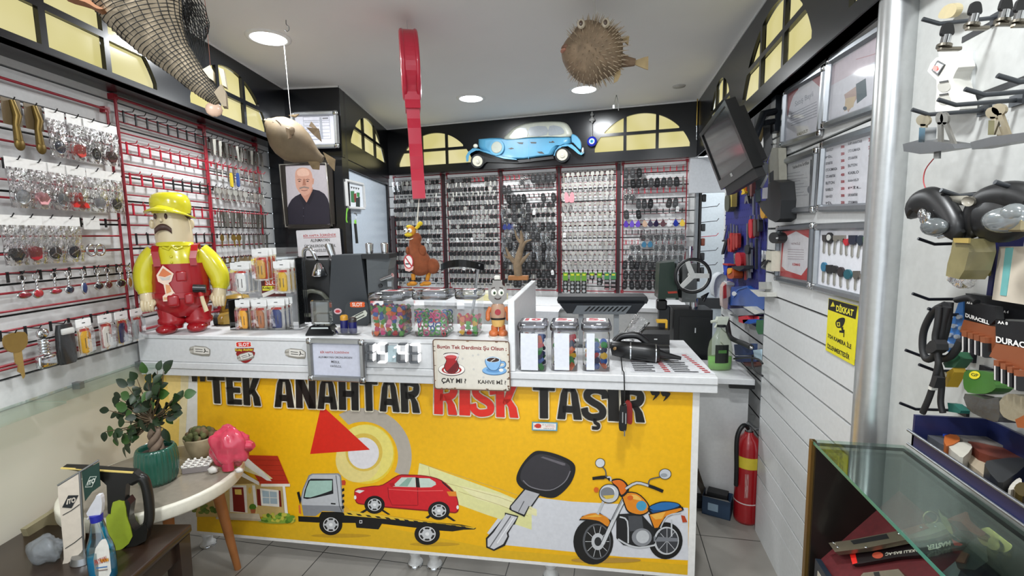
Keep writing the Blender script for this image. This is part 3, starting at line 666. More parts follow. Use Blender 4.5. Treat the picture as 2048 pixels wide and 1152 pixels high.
g.poly('#3f6a94',crv(c1(1110,790,1180,764,1250,792,1240,850,1210,888,1160,888,1122,850),True,3)); g.poly('#86b6e2',crv(c1(1115,795,1180,770,1245,796,1235,848,1206,882,1164,882,1128,848),True,3)); g.ell2('#c5dcf0',*c1(1180,792)[0],14.6,5.6); g.ell2('#40281e',*c1(1180,794)[0],12.6,4.4); g.line('#d9d2cc',c1(1160,808,1200,782),1.6); g.ell2('#e8e8e4',*c1(1252,884)[0],4.5,3.4)
g.build('sign_print',ts,world=True)
# ---------------------------------------------------------------- key fobs on a cord over the counter's edge
q0=on(1236,688,ZP(.966)); qa=on(1248,745,F(-.012)); qb=on(1249,812,F(-.03))
hk=thing('hanging_key_fobs','black and red car key fobs hanging on a black cord over the counter edge','key fobs',fm(qb,AC))
MB(mat('#101010',.6)).tube([q0,on(1242,715,ZP(.968)),on(1245,742,F(-.008))+Z*.004,qa,on(1249,775,F(-.014)),qb],.0022,6).build('cord',hk,world=True)
u=mpp(qb)
bb=MB(mat('#141414',.3)).fx(Matrix.Scale(u,4)).prism(crv([(-9,-2),(-2,2),(4,0),(4,-46),(-4,-50),(-11,-44)],True,3),-6,2,False); bb.m(CHROME).b2(-5,-3,-8,-6,-32,-10).b2(1,3,-8,-6,-34,-12).tube([(0,-6,-48),(0,-6,-60)],1.8,6).build('black_fob',hk)
MB(mat('#8c1d18',.3)).fx(Matrix.Scale(u,4)).prism(crv([(2,6),(14,4),(16,-34),(9,-38),(3,-30)],True,3),2.5,9).m(CHROME).tube([(2,0,6),(-3,0,3),(0,0,-2),(4,0,2)],1,6,True).build('red_fob',hk)
# ================================================================== THINGS ON THE COUNTER
AV=0.2
LEDGE=1.085; TOP=.962
def base(px,py,z): return on(px,py,ZP(z))
def at_y(px,py,d): return on(px,py,F(d))
def US(p): return Matrix.Scale(mpp(p),4)
# ---------------------------------------------------------------- painted workman statue
p=base(370,662,LEDGE); U=UX(p); YEL=mat('#d8cf2c',.22,coat=.5,n=(8,.03)); SKIN=mat('#dccba6',.3,coat=.4,n=(8,.03)); SRED=mat('#a3161f',.25,coat=.4,n=(8,.05)); BRN=mat('#4a3028',.5)
st=thing('workman_statue','glossy statue of a capped workman in red overalls and yellow shirt','statue',fm(p,AV+.42))
def MU(m): return MB(m).fx(U)
def rg(cx,cy,hx,hy,z,n=28): return [(cx+hx*math.cos(2*PI*i/n),cy+hy*math.sin(2*PI*i/n),z) for i in range(n)]
MU(YEL).loft([rg(2,0,50,40,105),rg(2,0,54,42,120),rg(1,0,54,42,138),rg(0,0,50,38,155),rg(-2,0,42,33,168),rg(-3,0,36,30,176),rg(-3,0,34,29,180)]).build('shirt',st)
MU(YEL).loft([rg(-3,-2,40,36,170),rg(-3,-2,38,34,176),rg(-3,-2,35,31,178)]).tube([(-22,-30,168),(-10,-34,163),(-4,-35,172)],3,6).tube([(-4,-35,172),(4,-36,163),(18,-32,168)],3,6).build('collar',st)
for x in (-6,-4): pass
MU(YEL).ell((-5,-42,150),(2.6,2,2.6),10,6).ell((-5,-44,139),(2.6,2,2.6),10,6).build('button',st)
b=MU(SRED); b.loft([rg(0,0,30,24,32),rg(0,0,50,38,46),rg(1,0,56,42,58),rg(2,0,60,46,80),rg(2,0,60,46,100),rg(2,0,57,44,122),rg(1,-1,56,44,136)]); b.build('overalls',st)
b=MU(SRED)
for sx,(x0,x1) in ((-1,(-34,-38)),(1,(38,40))):
    b=MU(SRED); b.loft([[(x-7,-y,z),(x+7,-y,z),(x+7,-y+6,z),(x-7,-y+6,z)] for x,y,z in ((x0,40,132),(x0-1,41,146),(x1,35,160),(x1,22,171),(x1,0,174),(x1,-26,160),(x1,-38,140))],True,False); b.build('strap',st)
MU(SRED).box((12,-45,112),(22,6,20),3,2).box((-8,-47,66),(24,8,22),4,2).box((24,-45,68),(20,9,22),4,2).loft([rg(2,0,62,48,70),rg(2,0,62.5,48.5,75),rg(2,0,62,48,80)],False).build('belt_pouch',st)
b=MU(SRED)
for cx in (-24,32): b.loft([rg(cx,0,26,24,16),rg(cx,0,30,27,20),rg(cx,0,30,27,26),rg(cx,0,26,24,30),rg(cx,0,30,28,48)])
b.build('trouser_leg',st)
for cx,sx in ((-24,-.35),(32,-.1)):
    MU(mat('#9b131d',.2,coat=.5)).ell((cx+sx*26,-14,9),(22,32,12),18,10,lambda d:1 if d.z>-.6 else .94).loft([rg(cx,0,22,20,8),rg(cx,0,24,22,18)]).build('boot',st)
for q,h_ in (([(-44,0,158),(-60,-2,138),(-70,-4,112),(-68,-8,80)],-1),([(48,0,158),(68,-2,136),(84,-4,108),(83,-8,82)],1)):
    MU(YEL).tube(crv(q,False,5),[19+4*math.sin(i/15*PI)-(3 if i>13 else 0) for i in range(16)],16).build('sleeve',st)
    x,y,z=q[-1]
    b=MU(SKIN).tube([(x,y,z+4),(x+h_*-1,y-2,z-6),(x-h_*3,y-3,z-16)],[13,15,15],14).ell((x-h_*3,y-3,z-20),(15,14,14),14,8)
    for k in range(4): b.tube(crv([(x-h_*3+(k-1.5)*6.6,y-13,z-14),(x-h_*3+(k-1.5)*6.4,y-17,z-22),(x-h_*3+(k-1.5)*6,y-13,z-31),(x-h_*3+(k-1.5)*5.6,y-4,z-32)],False,3),[4,4.2,4.2,4,4,4,3.8,3.6,3.4,3],8)
    b.tube(crv([(x-h_*14,y-4,z-10),(x-h_*17,y-12,z-18),(x-h_*9,y-19,z-24)],False,3),[4.6,4.8,4.8,4.6,4.4,4,3.4],8)
    b.build('hand',st)
b=MU(SKIN).loft([rg(-3,0,37,32,172),rg(-3,0,39,34,184),rg(-4,0,38,33,205),rg(-6,0,35,31,228),rg(-7,0,33,29,245),rg(-7,0,26,22,258)])
b.ell((-46,2,212),(6,5,9),12,8).ell((33,3,212),(7,5,10),12,8).ell((-20,-33,219),(4,5,4),12,8); hd=b.build('head',st)
for x in (-31,-10): MU(BRN).ell((x,-31.0+(.8 if x<-20 else -1),226),(3.2,2.4,5.4),12,8).build('eye',hd)
MU(BRN).loft([[(x,-36.6-(1.4-abs(t)*1.4),208-abs(t)**2*9+4),(x,-30,208-abs(t)**2*9+4),(x,-30,203-abs(t)**3*7-3),(x,-36.6-(1.4-abs(t)*1.4),203-abs(t)**3*7-3)] for t,x in ((q/5,-17+q*3.3) for q in range(-5,6))]).build('moustache',hd)
b=MU(YEL).loft([rg(-5,2,39,34,232),rg(-5,2,42,37,246),rg(-6,2,41,36,258),rg(-6,2,36,31,267),rg(-6,2,24,20,272),rg(-6,2,6,5,273)])
b.loft([[(-6+(44+e)*math.cos(a),-4+(50+e*.6)*math.sin(a),zz+8*math.cos((a+PI/2)*1.1)-2) for e,zz in ((-16,236),(6,229),(8,231),(-14,240))] for a in [PI+PI*k/16 for k in range(17)]]); b.build('cap',st)
MU(BRN).loft([rg(-3,6,36.5,31,222),rg(-3,6,38,33,236)],False).build('hair',hd)
g=MB(mat('#e8c9b0',.4)).fx(U)
for h,pts,y in (('#f0d6c0',[(-34,116),(-20,134),(0,118),(-6,104),(-12,100),(-4,84),(4,74),(4,66),(-26,66),(-26,76),(-20,80),(-22,98),(-32,104)],-50.2),('#d9763c',[(-30,115),(-20,129),(-4,117),(-18,112)],-50.8),('#c9c2b8',[(-29,113),(-18,110),(-6,114),(-10,106),(-24,106)],-50.8),('#e09a62',[(-18,98),(-10,96),(-8,84),(-18,80)],-50.8),('#d9a070',[(-24,74),(0,72),(0,69),(-24,69)],-50.8)):
    g.m(mat(h,.35)).add([(a-2,y+3,c) for a,c in pts],[tuple(range(len(pts)))])
g.build('bib_sticker',st)
b=MU(mat('#1a1a1a',.3)).tube([(34,-50,88),(60,-50,86)],8,12).build('hammer_head',st)
b=MU(mat('#d8c6a0',.5)).tube([(48,-49,84),(52,-52,62),(58,-54,42)],[4,4.5,5],10).m(mat('#b02020',.4)).tube([(48.5,-49.5,80),(50,-50.5,72)],5.4,10).build('hammer_handle',st)
# ---------------------------------------------------------------- yellow toy car, partly behind the statue
p=on(476,644,ZP(LEDGE)); U=US(p)
tc=thing('toy_car','worn yellow toy car with black stripe beside the statue','toy car',fm(p,AV+.35)); YC=mat('#a8862c',.35,n=(20,.2))
MU(YC).loft([[(x*sx,y,z) for x,z in ((-1,4),(-1,16),(-.8,22),(0,26),(.8,22),(1,16),(1,4))] for y,sx in ((-44,16),(-38,26),(-20,32),(6,34),(30,32),(44,24))],True).build('body',tc)
MU(YC).loft([[(x*sx,y,zz) for x,zz in ((-1,22),(-.8,zt),(0,zt+4),(.8,zt),(1,22))] for y,sx,zt in ((-14,28,24),(-2,26,50),(18,25,52),(38,24,24))],True).build('roof',tc)
MU(mat('#20242c',.1)).add([(-18,-12.5,30),(18,-12.5,30),(15,-5,48),(-15,-5,48)],[(0,1,2,3)]).build('windscreen',tc)
MU(BLK).add([(-5,-40,20.5),(5,-40,20.5),(5,-14,27.5),(-5,-14,27.5)],[(0,1,2,3)]).build('stripe',tc)
for x in(-31,31):
    for y in(-24,26): MU(RUB).cyl((x-4,y,10),(x+4,y,10),10).build('wheel',tc)
for x in (-16,16): MU(mat('#d8d8d0',.1)).ell((x,-40,15),(5,3,5),12,8).build('headlight',tc)
# ---------------------------------------------------------------- acrylic stand with hanging key packs
c5=T(270,370,3.4914)
p=base(545,656,LEDGE); U=US(p)
ps=thing('display_stand','clear acrylic stand holding six stacks of hanging key packs','display stand',fm(p,AC+.1)); CL=clear(base=.06)
MU(CL).b2(-66,66,12,14,6,160).b2(-70,70,-26,14,2,5).build('back_plate',ps); MU(CL).b2(-70,-68,-26,14,5,60).build('side_plate',ps); MU(CL).b2(68,70,-26,14,5,140).build('side_plate',ps)
def packcol(x,y): a,c=c5(x,y)[0]; return a-545,656-c
random.seed(11)
PK=[((735,535,868,748),'#e8e8e4','#c9ccd2','white key cover, middle row of the acrylic stand'),((893,447,1005,662),'#c9983a','#d23a24','gold keyring on red card at the top of the acrylic stand'),((1035,530,1150,750),'#d2a820','#e8e4d8','clear yellow key cover, middle row of the acrylic stand'),((748,790,850,1005),'#e8a41c','#3a3430','orange key cover, lowest row of the acrylic stand'),((862,790,970,1000),'#a8683a','#d8d0c8','brown key cover, lowest row of the acrylic stand'),((975,785,1095,1000),'#27346a','#e2e0dc','navy key cover, lowest row of the acrylic stand')]
def keypack(name,label,w,h,fob,card,m,group=None,sc=1):
    t=thing(name,label,'key pack',m,group)
    MB(mat('#ececea',.35)).fx(sc).b2(-w/2,w/2,-1.2,0,h*.78,h,1).m(BLK).b2(-w*.1,w*.1,-1.5,-1.2,h*.88,h*.9).build('header_card',t)
    MB(mat('#f2f0ec',.4)).fx(sc).b2(-w*.46,w*.46,-.4,0,h*.02,h*.78).m(mat(card,.4)).b2(-w*.38,w*.38,-.8,-.4,h*.06,h*.74).m(mat('#c8382c',.4)).b2(-w*.3,w*.3,-1,-.8,h*.66,h*.73).build('insert_card',t)
    b=MB(mat(fob,.3)).fx(sc).prism([(-w*.24,h*.08),(w*.24,h*.08),(w*.29,h*.14),(w*.29,h*.56),(w*.16,h*.66),(-w*.16,h*.66),(-w*.29,h*.56),(-w*.29,h*.14)],-4,-1).m(mat('#3a3430',.5))
    for q in (-.1,.1): b.b2(w*q-w*.02,w*q+w*.02,-4.2,-4,h*.2,h*.48)
    b.build('key_cover',t)
    MB(clear(base=.03,f=.6,bump=.15)).fx(sc).loft([[(-w*.48,-1,z),(w*.48,-1,z),(w*.48,-1-d,z),(-w*.48,-1-d,z)] for z,d in ((0,.5),(h*.1,5),(h*.65,5.5),(h*.78,.4))],False).build('clear_pouch',t)
    MB(CHROME).fx(sc).tube([(0,8,h*.89),(0,-6,h*.89),(0,-8,h*.92)],.9,6).build('hook',t) if 0 else None
    return t
for (x0,y0,x1,y1),fob,card,lb in PK:
    xa,za=packcol(x0,y1); xb,zb=packcol(x1,y0)
    for k in range(3):
        m=fm(p,AC+.1)@Matrix.Translation(V(((xa+xb)/2+k*4.4,-18+k*7.5,za+k*1.0))*mpp(p))@Matrix.Rotation(-.04*k,4,'Z')
        keypack('key_pack',('front pack with ' if k==0 else 'second pack behind the ' if k==1 else 'rearmost pack behind the ')+lb,xb-xa,zb-za,fob,card,m,'key packs on the acrylic stand',U)
# maker's plaque in the middle of the stand
b=MB(mat('#5a1a16',.4)).fx(U).b2(-14,34,-4,-2,64,100).m(mat('#e0532c',.4)).b2(-6,28,-4.5,-4,86,98).m(mat('#ddd63a',.4)).b2(-12,32,-4.5,-4,76,85).m(mat('#dcd8d0',.4)).add([(-12,-4.6,62),(20,-4.6,74),(16,-4.6,80),(-14,-4.6,70)],[(0,1,2,3)]); b.m(mat('#ffffff',.4)).quadtext('SLOT',[(-4,-4.7,97),(26,-4.7,97),(26,-4.7,87),(-4,-4.7,87)],.02).m(mat('#3a2010',.4)).quadtext('Kolay Anahtar',[(-11,-4.7,84.5),(31,-4.7,84.5),(31,-4.7,77),(-11,-4.7,77)],.02); b.build('maker_plaque',ps)
# ---------------------------------------------------------------- crystal award
c6=T(600,440,4.43)
p=base(646,668,LEDGE); U=US(p)
aw=thing('crystal_award','clear crystal block award on a black plinth with silver plate','award',fm(p,AC+.12))
MU(mat('#0e0e10',.15)).loft([[(-27,-18,0),(27,-18,0),(27,18,0),(-27,18,0)],[(-27,-18,3),(27,-18,3),(27,18,3),(-27,18,3)],[(-20,-12,18),(20,-12,18),(20,12,18),(-20,12,18)]],True,False).build('plinth',aw)
MU(mat('#c9d2d0',.25,.4)).add([(-21,-16.6,5),(21,-16.6,5),(16.5,-13,16),(-16.5,-13,16)],[(0,1,2,3)]).build('name_plate',aw)
MU(clear('#eef2f2',base=.1)).box((0,0,44),(38,18,50),3,1).build('crystal_block',aw)
MU(mat('#8b8f92',.3,alpha=.55)).b2(-10,14,-1,1,44,64).b2(-10,14,-1,1,26,40).build('inner_engraving',aw)
# ---------------------------------------------------------------- grey key cutting machine with chrome handles
p=base(690,640,LEDGE-.12); p=on(692,648,F(.30)); p.z=TOP; u=mpp(p); U=Matrix.Scale(u,4)
km=thing('key_cutting_machine','dark grey key cutting machine with three chrome handles on top','key machine',fm(p,AV-.02)); GR=mat('#34383c',.45); GR2=mat('#4c5052',.4)
zb=lambda y:(on(692,y,F(.30)).z-p.z)/u
Z0=0; z1=zb(510); zz=zb(600)
MU(GR).prism([(-34,Z0),(46,Z0),(46,zz),(38,z1),(-20,z1),(-30,zz)],-2,70).build('housing',km)
MU(GR2).loft([[(46,4,z),(46+w_,12,z),(46+w_,60,z),(46,68,z)] for z,w_ in ((Z0,30),(zz,34),(z1-30,40),(z1-8,46),(z1-2,40),(z1,8))],True,False).m(mat('#17181a',.5)).cyl((70,6,z1-62),(70,14,z1-62),4).build('side_cheek',km)
MU(mat('#141516',.4)).b2(38,92,0,60,z1-8,z1+1).build('top_tray',km)
for x,y,tx in ((48,20,0),(77,26,0),(-22,10,-7)):
    MU(CHROME).tube([(x,y,z1-4),(x+tx,y,z1+20)],[6.5,8],16).ell((x+tx,y,z1+20),(8,8,3),14,8).build('handle',km)
MU(CHROME).tube([(74,0,z1-50),(100,-8,z1-40)],[4,4.5],12).build('lever',km)
MU(mat('#8d9092',.3,.8)).box((92,0,z1-58),(12,10,14),2).build('clamp',km)
MU(mat('#d8b8bc',.5)).prism(ring(-14,zb(622),8,6,10),-2.6,-2.1).m(mat('#c23038',.5)).prism(ring(-14,zb(622),5,3,10),-2.9,-2.6).build('warning_sticker',km)
# black machine with hoses in the gap beside it
p=on(640,648,F(.42)); p.z=TOP; u=mpp(p); U=Matrix.Scale(u,4)
bm_=thing('engraving_machine','black machine with hoses and red knob behind the key packs','machine',fm(p,AV))
hz=(on(640,515,F(.42)).z-TOP)/u
MU(mat('#141516',.5)).box((0,20,hz*.5),(64,60,hz*.98),6,2).build('housing',bm_)
MU(mat('#6a6c60',.4)).tube(crv([(-22,-14,hz*.5),(-10,-22,hz*.62),(14,-20,hz*.6),(26,-14,hz*.5)],False,4),4,8).tube(crv([(-24,-14,hz*.5),(-26,-22,hz*.4),(-8,-22,hz*.35),(18,-16,hz*.44)],False,4),4,8).build('hose',bm_)
MU(mat('#b3202a',.3)).ell((-26,-14,hz*.30),(9,8,9),14,8).build('knob',bm_)
MU(CHROME).tube(crv([(-20,-4,hz*.9),(-18,-10,hz*1.08),(-4,-12,hz*1.1),(6,-12,hz*.98)],False,4),4,10).lathe([(4,14),(8,10),(12,0),(15,-10),(13,-12)],18,(10,-12,hz*.86)).build('gooseneck_lamp',bm_)
# ---------------------------------------------------------------- dark maker's plaque, blue tubes in a tray
p=base(716,652,LEDGE); U=US(p)
pq=thing('maker_plaque','dark upright plaque with orange maker badge leaning on the grey machine','plaque',fm(p,AC+.05))
MU(mat('#3d4144',.4)).prism(crv([(-30,0),(18,0),(22,30),(20,46),(8,50),(-14,50),(-24,42),(-28,20)],True,3),2,5).m(mat('#e0602c',.4)).prism(crv([(-13,38),(14,38),(15,43),(14,48),(-13,48),(-14,43)],True,2),1.2,2).m(mat('#f4f0e8',.4)).quadtext('SLOT',[(-10,.9,47),(11,.9,47),(11,.9,39.5),(-10,.9,39.5)],.02).m(mat('#cfd2c4',.4)).prism([(-18,16),(16,32),(20,26),(18,20),(-12,6)],1.2,2).m(mat('#3a3c38',.5)).prism([(-6,20),(12,29),(12,27),(-6,18)],.8,1.2).prism([(-3,15),(14,23),(14,21),(-3,13)],.8,1.2).build('plaque_board',pq)
p=base(702,668,LEDGE); U=US(p)
ty=thing('clear_tray','small clear tray with a lip on the ledge before the plaque','tray',fm(p,AC)); 
MU(clear(base=.08)).loft([[(-24,-10,2),(18,-10,2),(18,10,2),(-24,10,2)],[(-28,-12,14),(24,-12,14),(24,12,14),(-28,12,14)]],False,False).b2(-24,18,-10,10,0,2).build('tray_body',ty)
for k,(x,y,h_,lb) in enumerate(((-13,0,34,'blue tube with gold cap standing in the clear tray, nearer the award'),(6,-2,30,'blue tube with dark cap standing in the clear tray, nearer the key caps'))):
    q=p+Matrix.Rotation(AC,3,'Z')@V((x,y,2.4))*mpp(p); b_=thing('blue_tube',lb,'tube',fm(q,AC),'blue tubes in the clear tray')
    MB(mat('#1d2060',.2)).fx(U).lathe([(7,0),(8,2),(8,h_*.72),(7,h_*.8)],18,cap=True).build('tube_body',b_)
    MB(mat('#c9922c' if k==0 else '#3a3432',.3)).fx(U).lathe([(7.6,h_*.76),(7.6,h_),(5,h_*1.06)],18,cap=True).build('cap',b_)
# ---------------------------------------------------------------- clear boxes of plastic key caps
CAPC=['#e0408a','#e86a2a','#e8b820','#2f9a48','#2a64b8','#8a2a9a','#d8283a','#f07a9a','#5ab84a','#1a2a5a','#f08a5a','#c83078']
def cap_mesh(kind):
    out=[]
    for h in CAPC:
        m=mat(h,.3); b=MB(m)
        if kind=='pick': b.prism(crv([(-5,4),(0,5.5),(5,4),(4,-2),(0,-6),(-4,-2)],True,3),-1.2,1.2,True)
        elif kind=='ring': b.tube([(5.5*math.cos(a),0,5.5*math.sin(a)) for a in [2*PI*k/14 for k in range(14)]],1.5,7,True)
        elif kind=='tag': b.prism(crv([(-4,-8),(4,-8),(5,-5),(5,6),(2,9),(-2,9),(-5,6),(-5,-5)],True,2),-1.3,1.3,True)
        elif kind=='disc': b.prism(ring(0,0,7,7,16),-1.4,1.4,True)
        out.append(b)
    return out
def fill(kind,protos,p,ang,u,W_,D_,Hh,step,label,cat,group,n_max,seed,cols=None,inset=5):
    random.seed(seed); k=0; zs=[]
    z=step*.62
    while z<Hh: zs.append(z); z+=step*.72
    for zi,z in enumerate(zs):
        ny=int((D_-2*inset)/step)+1; nx=int((W_-2*inset)/step)+1
        for iy in range(ny):
            for ix in range(nx):
                front=iy<1; side=ix>=nx-1; top=zi>=len(zs)-2
                if not(front or side or top): continue
                if k>=n_max: return
                x=-W_/2+inset+(W_-2*inset)*(ix/(nx-1))+random.uniform(-2,2); y=inset+(D_-2*inset)*(iy/max(ny-1,1))+random.uniform(0,2)
                x=min(max(x,-W_/2+inset),W_/2-inset)
                h=random.randrange(len(protos)) if cols is None else random.choice(cols)
                q=p+Matrix.Rotation(ang,3,'Z')@V((x,y,z+random.uniform(-1,1)))*u
                m=Matrix.Translation(q)@Matrix.Rotation(ang+random.uniform(-.9,.9),4,'Z')@Matrix.Rotation(random.uniform(-.6,.6),4,'X')@Matrix.Rotation(random.uniform(0,6.28),4,'Y')@Matrix.Diagonal((u,u,u,1))
                o=protos[h].copy(); COL.objects.link(o); o.matrix_world=m; tag(o,label,cat,group); k+=1
def protos(kind,name):
    L_=[]
    for b in cap_mesh(kind):
        me=b.build(name); L_.append(me)
    return L_
PICK=protos('pick','key_sleeve'); RING=protos('ring','plastic_ring'); TAG=protos('tag','plastic_tag'); DISC=protos('disc','round_tag')
def clearbox(px0,px1,pyb,pyt,depth,label,kind,pr,lab,cat,grp,fillh,step,lid,nmax,seed,cols=None):
    p=base((px0+px1)/2,pyb,LEDGE+.001); u=mpp(p); U=Matrix.Scale(u,4); W_=px1-px0; hh=pyb-pyt
    t=thing('clear_box',label,'box',fm(p,AC),'clear boxes of key caps'); C_=clear(base=.05)
    MB(C_).fx(U).loft([[(-W_/2+2,0+2,0),(W_/2-2,2,0),(W_/2-2,depth-2,0),(-W_/2+2,depth-2,0)],[(-W_/2,0,6),(W_/2,0,6),(W_/2,depth,6),(-W_/2,depth,6)],[(-W_/2,0,hh),(W_/2,0,hh),(W_/2,depth,hh),(-W_/2,depth,hh)]],False,False).b2(-W_/2+2,W_/2-2,2,depth-2,.3,1).build('box_body',t)
    MB(clear('#d4d6da',base=.1)).fx(U).box((0,depth/2,hh+9),(W_+8,depth+8,17),5,2).build('lid',t); ld=[o for o in t.children if o.name.startswith('lid')][0]
    if lid: MB(mat('#d8d4d4',.5)).fx(U).b2(-W_*.3,W_*.3,depth*.3,depth*.7,hh+17.6,hh+18).m(mat('#b83a44',.5)).quadtext(lid,[(-W_*.2,depth*.66,hh+18.3),(W_*.2,depth*.66,hh+18.3),(W_*.2,depth*.36,hh+18.3),(-W_*.2,depth*.36,hh+18.3)],.04).build('price_label',ld)
    fill(kind,pr,p,AC,u,W_-6,depth-6,fillh,step,lab,cat,grp,nmax,seed,cols)
clearbox(742,810,674,602,62,'clear lidded box full of bright plastic key caps','pick',PICK,'bright plastic key cap lying in the fullest clear box','key cap','loose key caps in the fullest box',58,11,'5',110,1)
clearbox(829,896,674,600,60,'clear lidded box half full of coloured rings','ring',RING,'coloured ring-shaped key cap lying in the middle clear box','key cap ring','rings in the middle box',46,12,'5',70,2,[3,4,6,0,7,8,4,3])
clearbox(915,957,673,599,58,'narrow clear lidded box of mixed caps beside the wrench figurine','pick',PICK,'plastic key cap lying in the narrow clear box','key cap','caps in the narrow box',40,12,'10',40,3,[1,8,2,10,6,7])
# ---------------------------------------------------------------- wrench-headed figurine
p=base(997,672,LEDGE); U=US(p)
wf=thing('wrench_figurine','small grey wrench-headed figurine with orange boots and gloves','figurine',fm(p,AV)); GY=mat('#8f8c88',.35); OR=mat('#c06a3a',.4)
MU(GY).prism([(-9,66),(9,66),(18,76),(18,96),(10,102),(8,112),(-8,112),(-10,102),(-18,96),(-18,76)],-7,7).build('wrench_head',wf)
MU(mat('#d8d6cc',.3)).b2(-9,9,-6,6,102,112).box((0,0,117),(12,10,9),2).build('head_cap',wf)
for x in (-7,7):
    MU(mat('#f0eee4',.2)).ell((x,-7,88),(6,2.5,7),14,8).m(mat('#4a6a4a',.2)).ell((x+1,-9.2,88),(2.6,1,3.2),10,6).m(BLK).ell((x+1,-10,88),(1.3,.6,1.6),8,6).build('eye',wf)
MU(mat('#3a2622',.5)).tube([(-6,-7.4,78),(-2,-7.6,75.5),(3,-7.6,75.5),(7,-7.4,78.5)],1,6).tube([(-12,-7.4,97),(-5,-7.4,98.5)],.9,6).tube([(4,-7.4,98.5),(11,-7.4,97)],.9,6).build('mouth_and_brows',wf)
MU(mat('#b08a70',.3,coat=.5)).loft([rg(0,0,14,10,34),rg(0,0,15,11,44),rg(0,0,14,10,60),rg(0,0,10,8,66)]).m(mat('#a03038',.4)).prism(ring(0,50,6,6,14),-11.6,-11).build('torso',wf)
MU(mat('#201c1a',.4)).loft([rg(0,0,14.6,10.6,34),rg(0,0,14.8,10.8,38)],False).build('belt',wf)
MU(mat('#d0a860',.3)).loft([rg(0,0,12,9,20),rg(0,0,14,10,34)]).build('trousers',wf)
for s_ in (-1,1):
    MU(OR).tube([(s_*14,0,58),(s_*20,-1,48),(s_*20,-3,40)],[5,4.6,5],10).ell((s_*20,-4,37),(5,5,6),10,8).build('arm',wf)
    MU(OR).ell((s_*9,-6,7),(10,14,8),14,8).loft([rg(s_*8,0,7,7,6),rg(s_*7,0,7,7,22)]).m(mat('#e0d8cc',.4)).loft([rg(s_*9,-6,10,14,0),rg(s_*9,-6,10.5,14.5,3)]).build('boot',wf)
# ---------------------------------------------------------------- jars with paper strips, lower worktop
c2=T(1020,560,4.6545)
for i,(x0,x1,lid,lb,kind,pr,cols) in enumerate(((1036,1093,'10','clear jar of key tags, lid marked ten, beside the divider board','tag',TAG,[1,3,4,9,6]),(1101,1156,'5.','clear jar of key tags with a wide paper strip, middle of the three jars','tag',TAG,[2,3,6,9,1,4]),(1164,1221,'5.','clear jar of round key tags, nearest the black blower','disc',DISC,[4,2,3,1,4,9,6]))):
    p=base((x0+x1)/2,744,TOP+.001); u=mpp(p); U=Matrix.Scale(u,4); W_=x1-x0; hh=84
    t=thing('storage_jar',lb,'jar',fm(p,AC),'clear jars on the worktop'); sq=lambda w_,z:[(x*w_/2,30+y*w_/2,z) for x,y in ((-.8,-1),(.8,-1),(.95,-.95),(1,-.8),(1,.8),(.95,.95),(.8,1),(-.8,1),(-.95,.95),(-1,.8),(-1,-.8),(-.95,-.95))]
    MB(clear(base=.05)).fx(U).loft([sq(W_*.86,0),sq(W_*.94,4),sq(W_*.94,hh-8),sq(W_*.88,hh-2),sq(W_*.88,hh)],False).build('jar_body',t)
    MB(clear('#d6d6dc',base=.12)).fx(U).loft([sq(W_*.9,hh-3),sq(W_*1.04,hh),sq(W_*1.06,hh+8),sq(W_*.96,hh+15),sq(W_*.9,hh+16)]).build('lid',t); ld=[o for o in t.children if o.name.startswith('lid')][0]
    MB(mat('#e6e2e2',.5)).fx(U).b2(-W_*.34,W_*.34,12,48,hh+16.4,hh+16.8).m(mat('#b82a38',.5)).quadtext(lid,[(-W_*.28,44,hh+17.1),(W_*.28,44,hh+17.1),(W_*.28,18,hh+17.1),(-W_*.28,18,hh+17.1)],.05).build('price_label',ld)
    ws=((-.4,.2),(-.36,.18),(-.34,-.06))[i]
    MB(mat('#dfe2ea',.25,coat=.3)).fx(U).b2(W_*ws[0],W_*ws[1],30-W_*.475-.8,30-W_*.475-.3,3,hh-6).build('paper_strip',t)
    fill(kind,pr,p+Matrix.Rotation(AC,3,'Z')@V((0,5,0))*u,AC,u,W_-12,W_-14,hh*(.85 if i<2 else .7),15,'coloured %s inside the clear jar %s'%('round tag' if kind=='disc' else 'plastic tag',('beside the divider board','in the middle of the three','nearest the black blower')[i]),'key tag','tags in jar '+('one','two','three')[i],46,20+i,cols,7)
for L_ in (PICK,RING,TAG,DISC):
    for o in L_: bpy.data.objects.remove(o)
# ---------------------------------------------------------------- black blower, receipt box, cups, price list
p=base(1270,722,TOP); u=mpp(p); U=Matrix.Scale(u,4); BK=mat('#121213',.35)
bl=thing('electric_blower','black handheld electric blower lying on the worktop price list','blower',fm(p,AC-.08))
MU(BK).tube([(-48,0,24),(-44,0,25),(-10,-2,22),(16,-4,21),(40,-6,19),(46,-6,19)],[8,15,18,18,18,14],20).build('barrel',bl)
MU(BK).tube([(44,-6,19),(60,-8,16),(86,-10,12)],[9,6,3.4],14).build('nozzle',bl)
MU(BK).tube(crv([(-40,4,36),(-26,8,48),(4,8,50),(24,6,36)],False,4),7,10).build('grip',bl)
MU(BK).tube([(20,20,16),(66,22,16)],14,18).build('battery',bl)
MU(CHROME).tube([(-10,-2,22),(-8,-2,22)],18.6,20,False,False).tube([(38,-6,19),(40,-6,19)],18.4,20,False,False).build('trim_band',bl)
MU(mat('#8a6a3a',.4)).ell((-38,-14,26),(6,2,5),12,6).build('rating_badge',bl)
p=base(1312,690,TOP); u=mpp(p); U=Matrix.Scale(u,4)
rb=thing('card_reader','black card terminal box behind the black blower','card terminal',fm(p,AC))
MU(BK).loft([[(-26,0,0),(26,0,0),(26,26,0),(-26,26,0)],[(-28,-1,22),(26,-1,22),(26,26,26),(-28,26,26)],[(-24,4,30),(24,4,30),(24,24,33),(-24,24,33)]],True,False).build('terminal_body',rb)
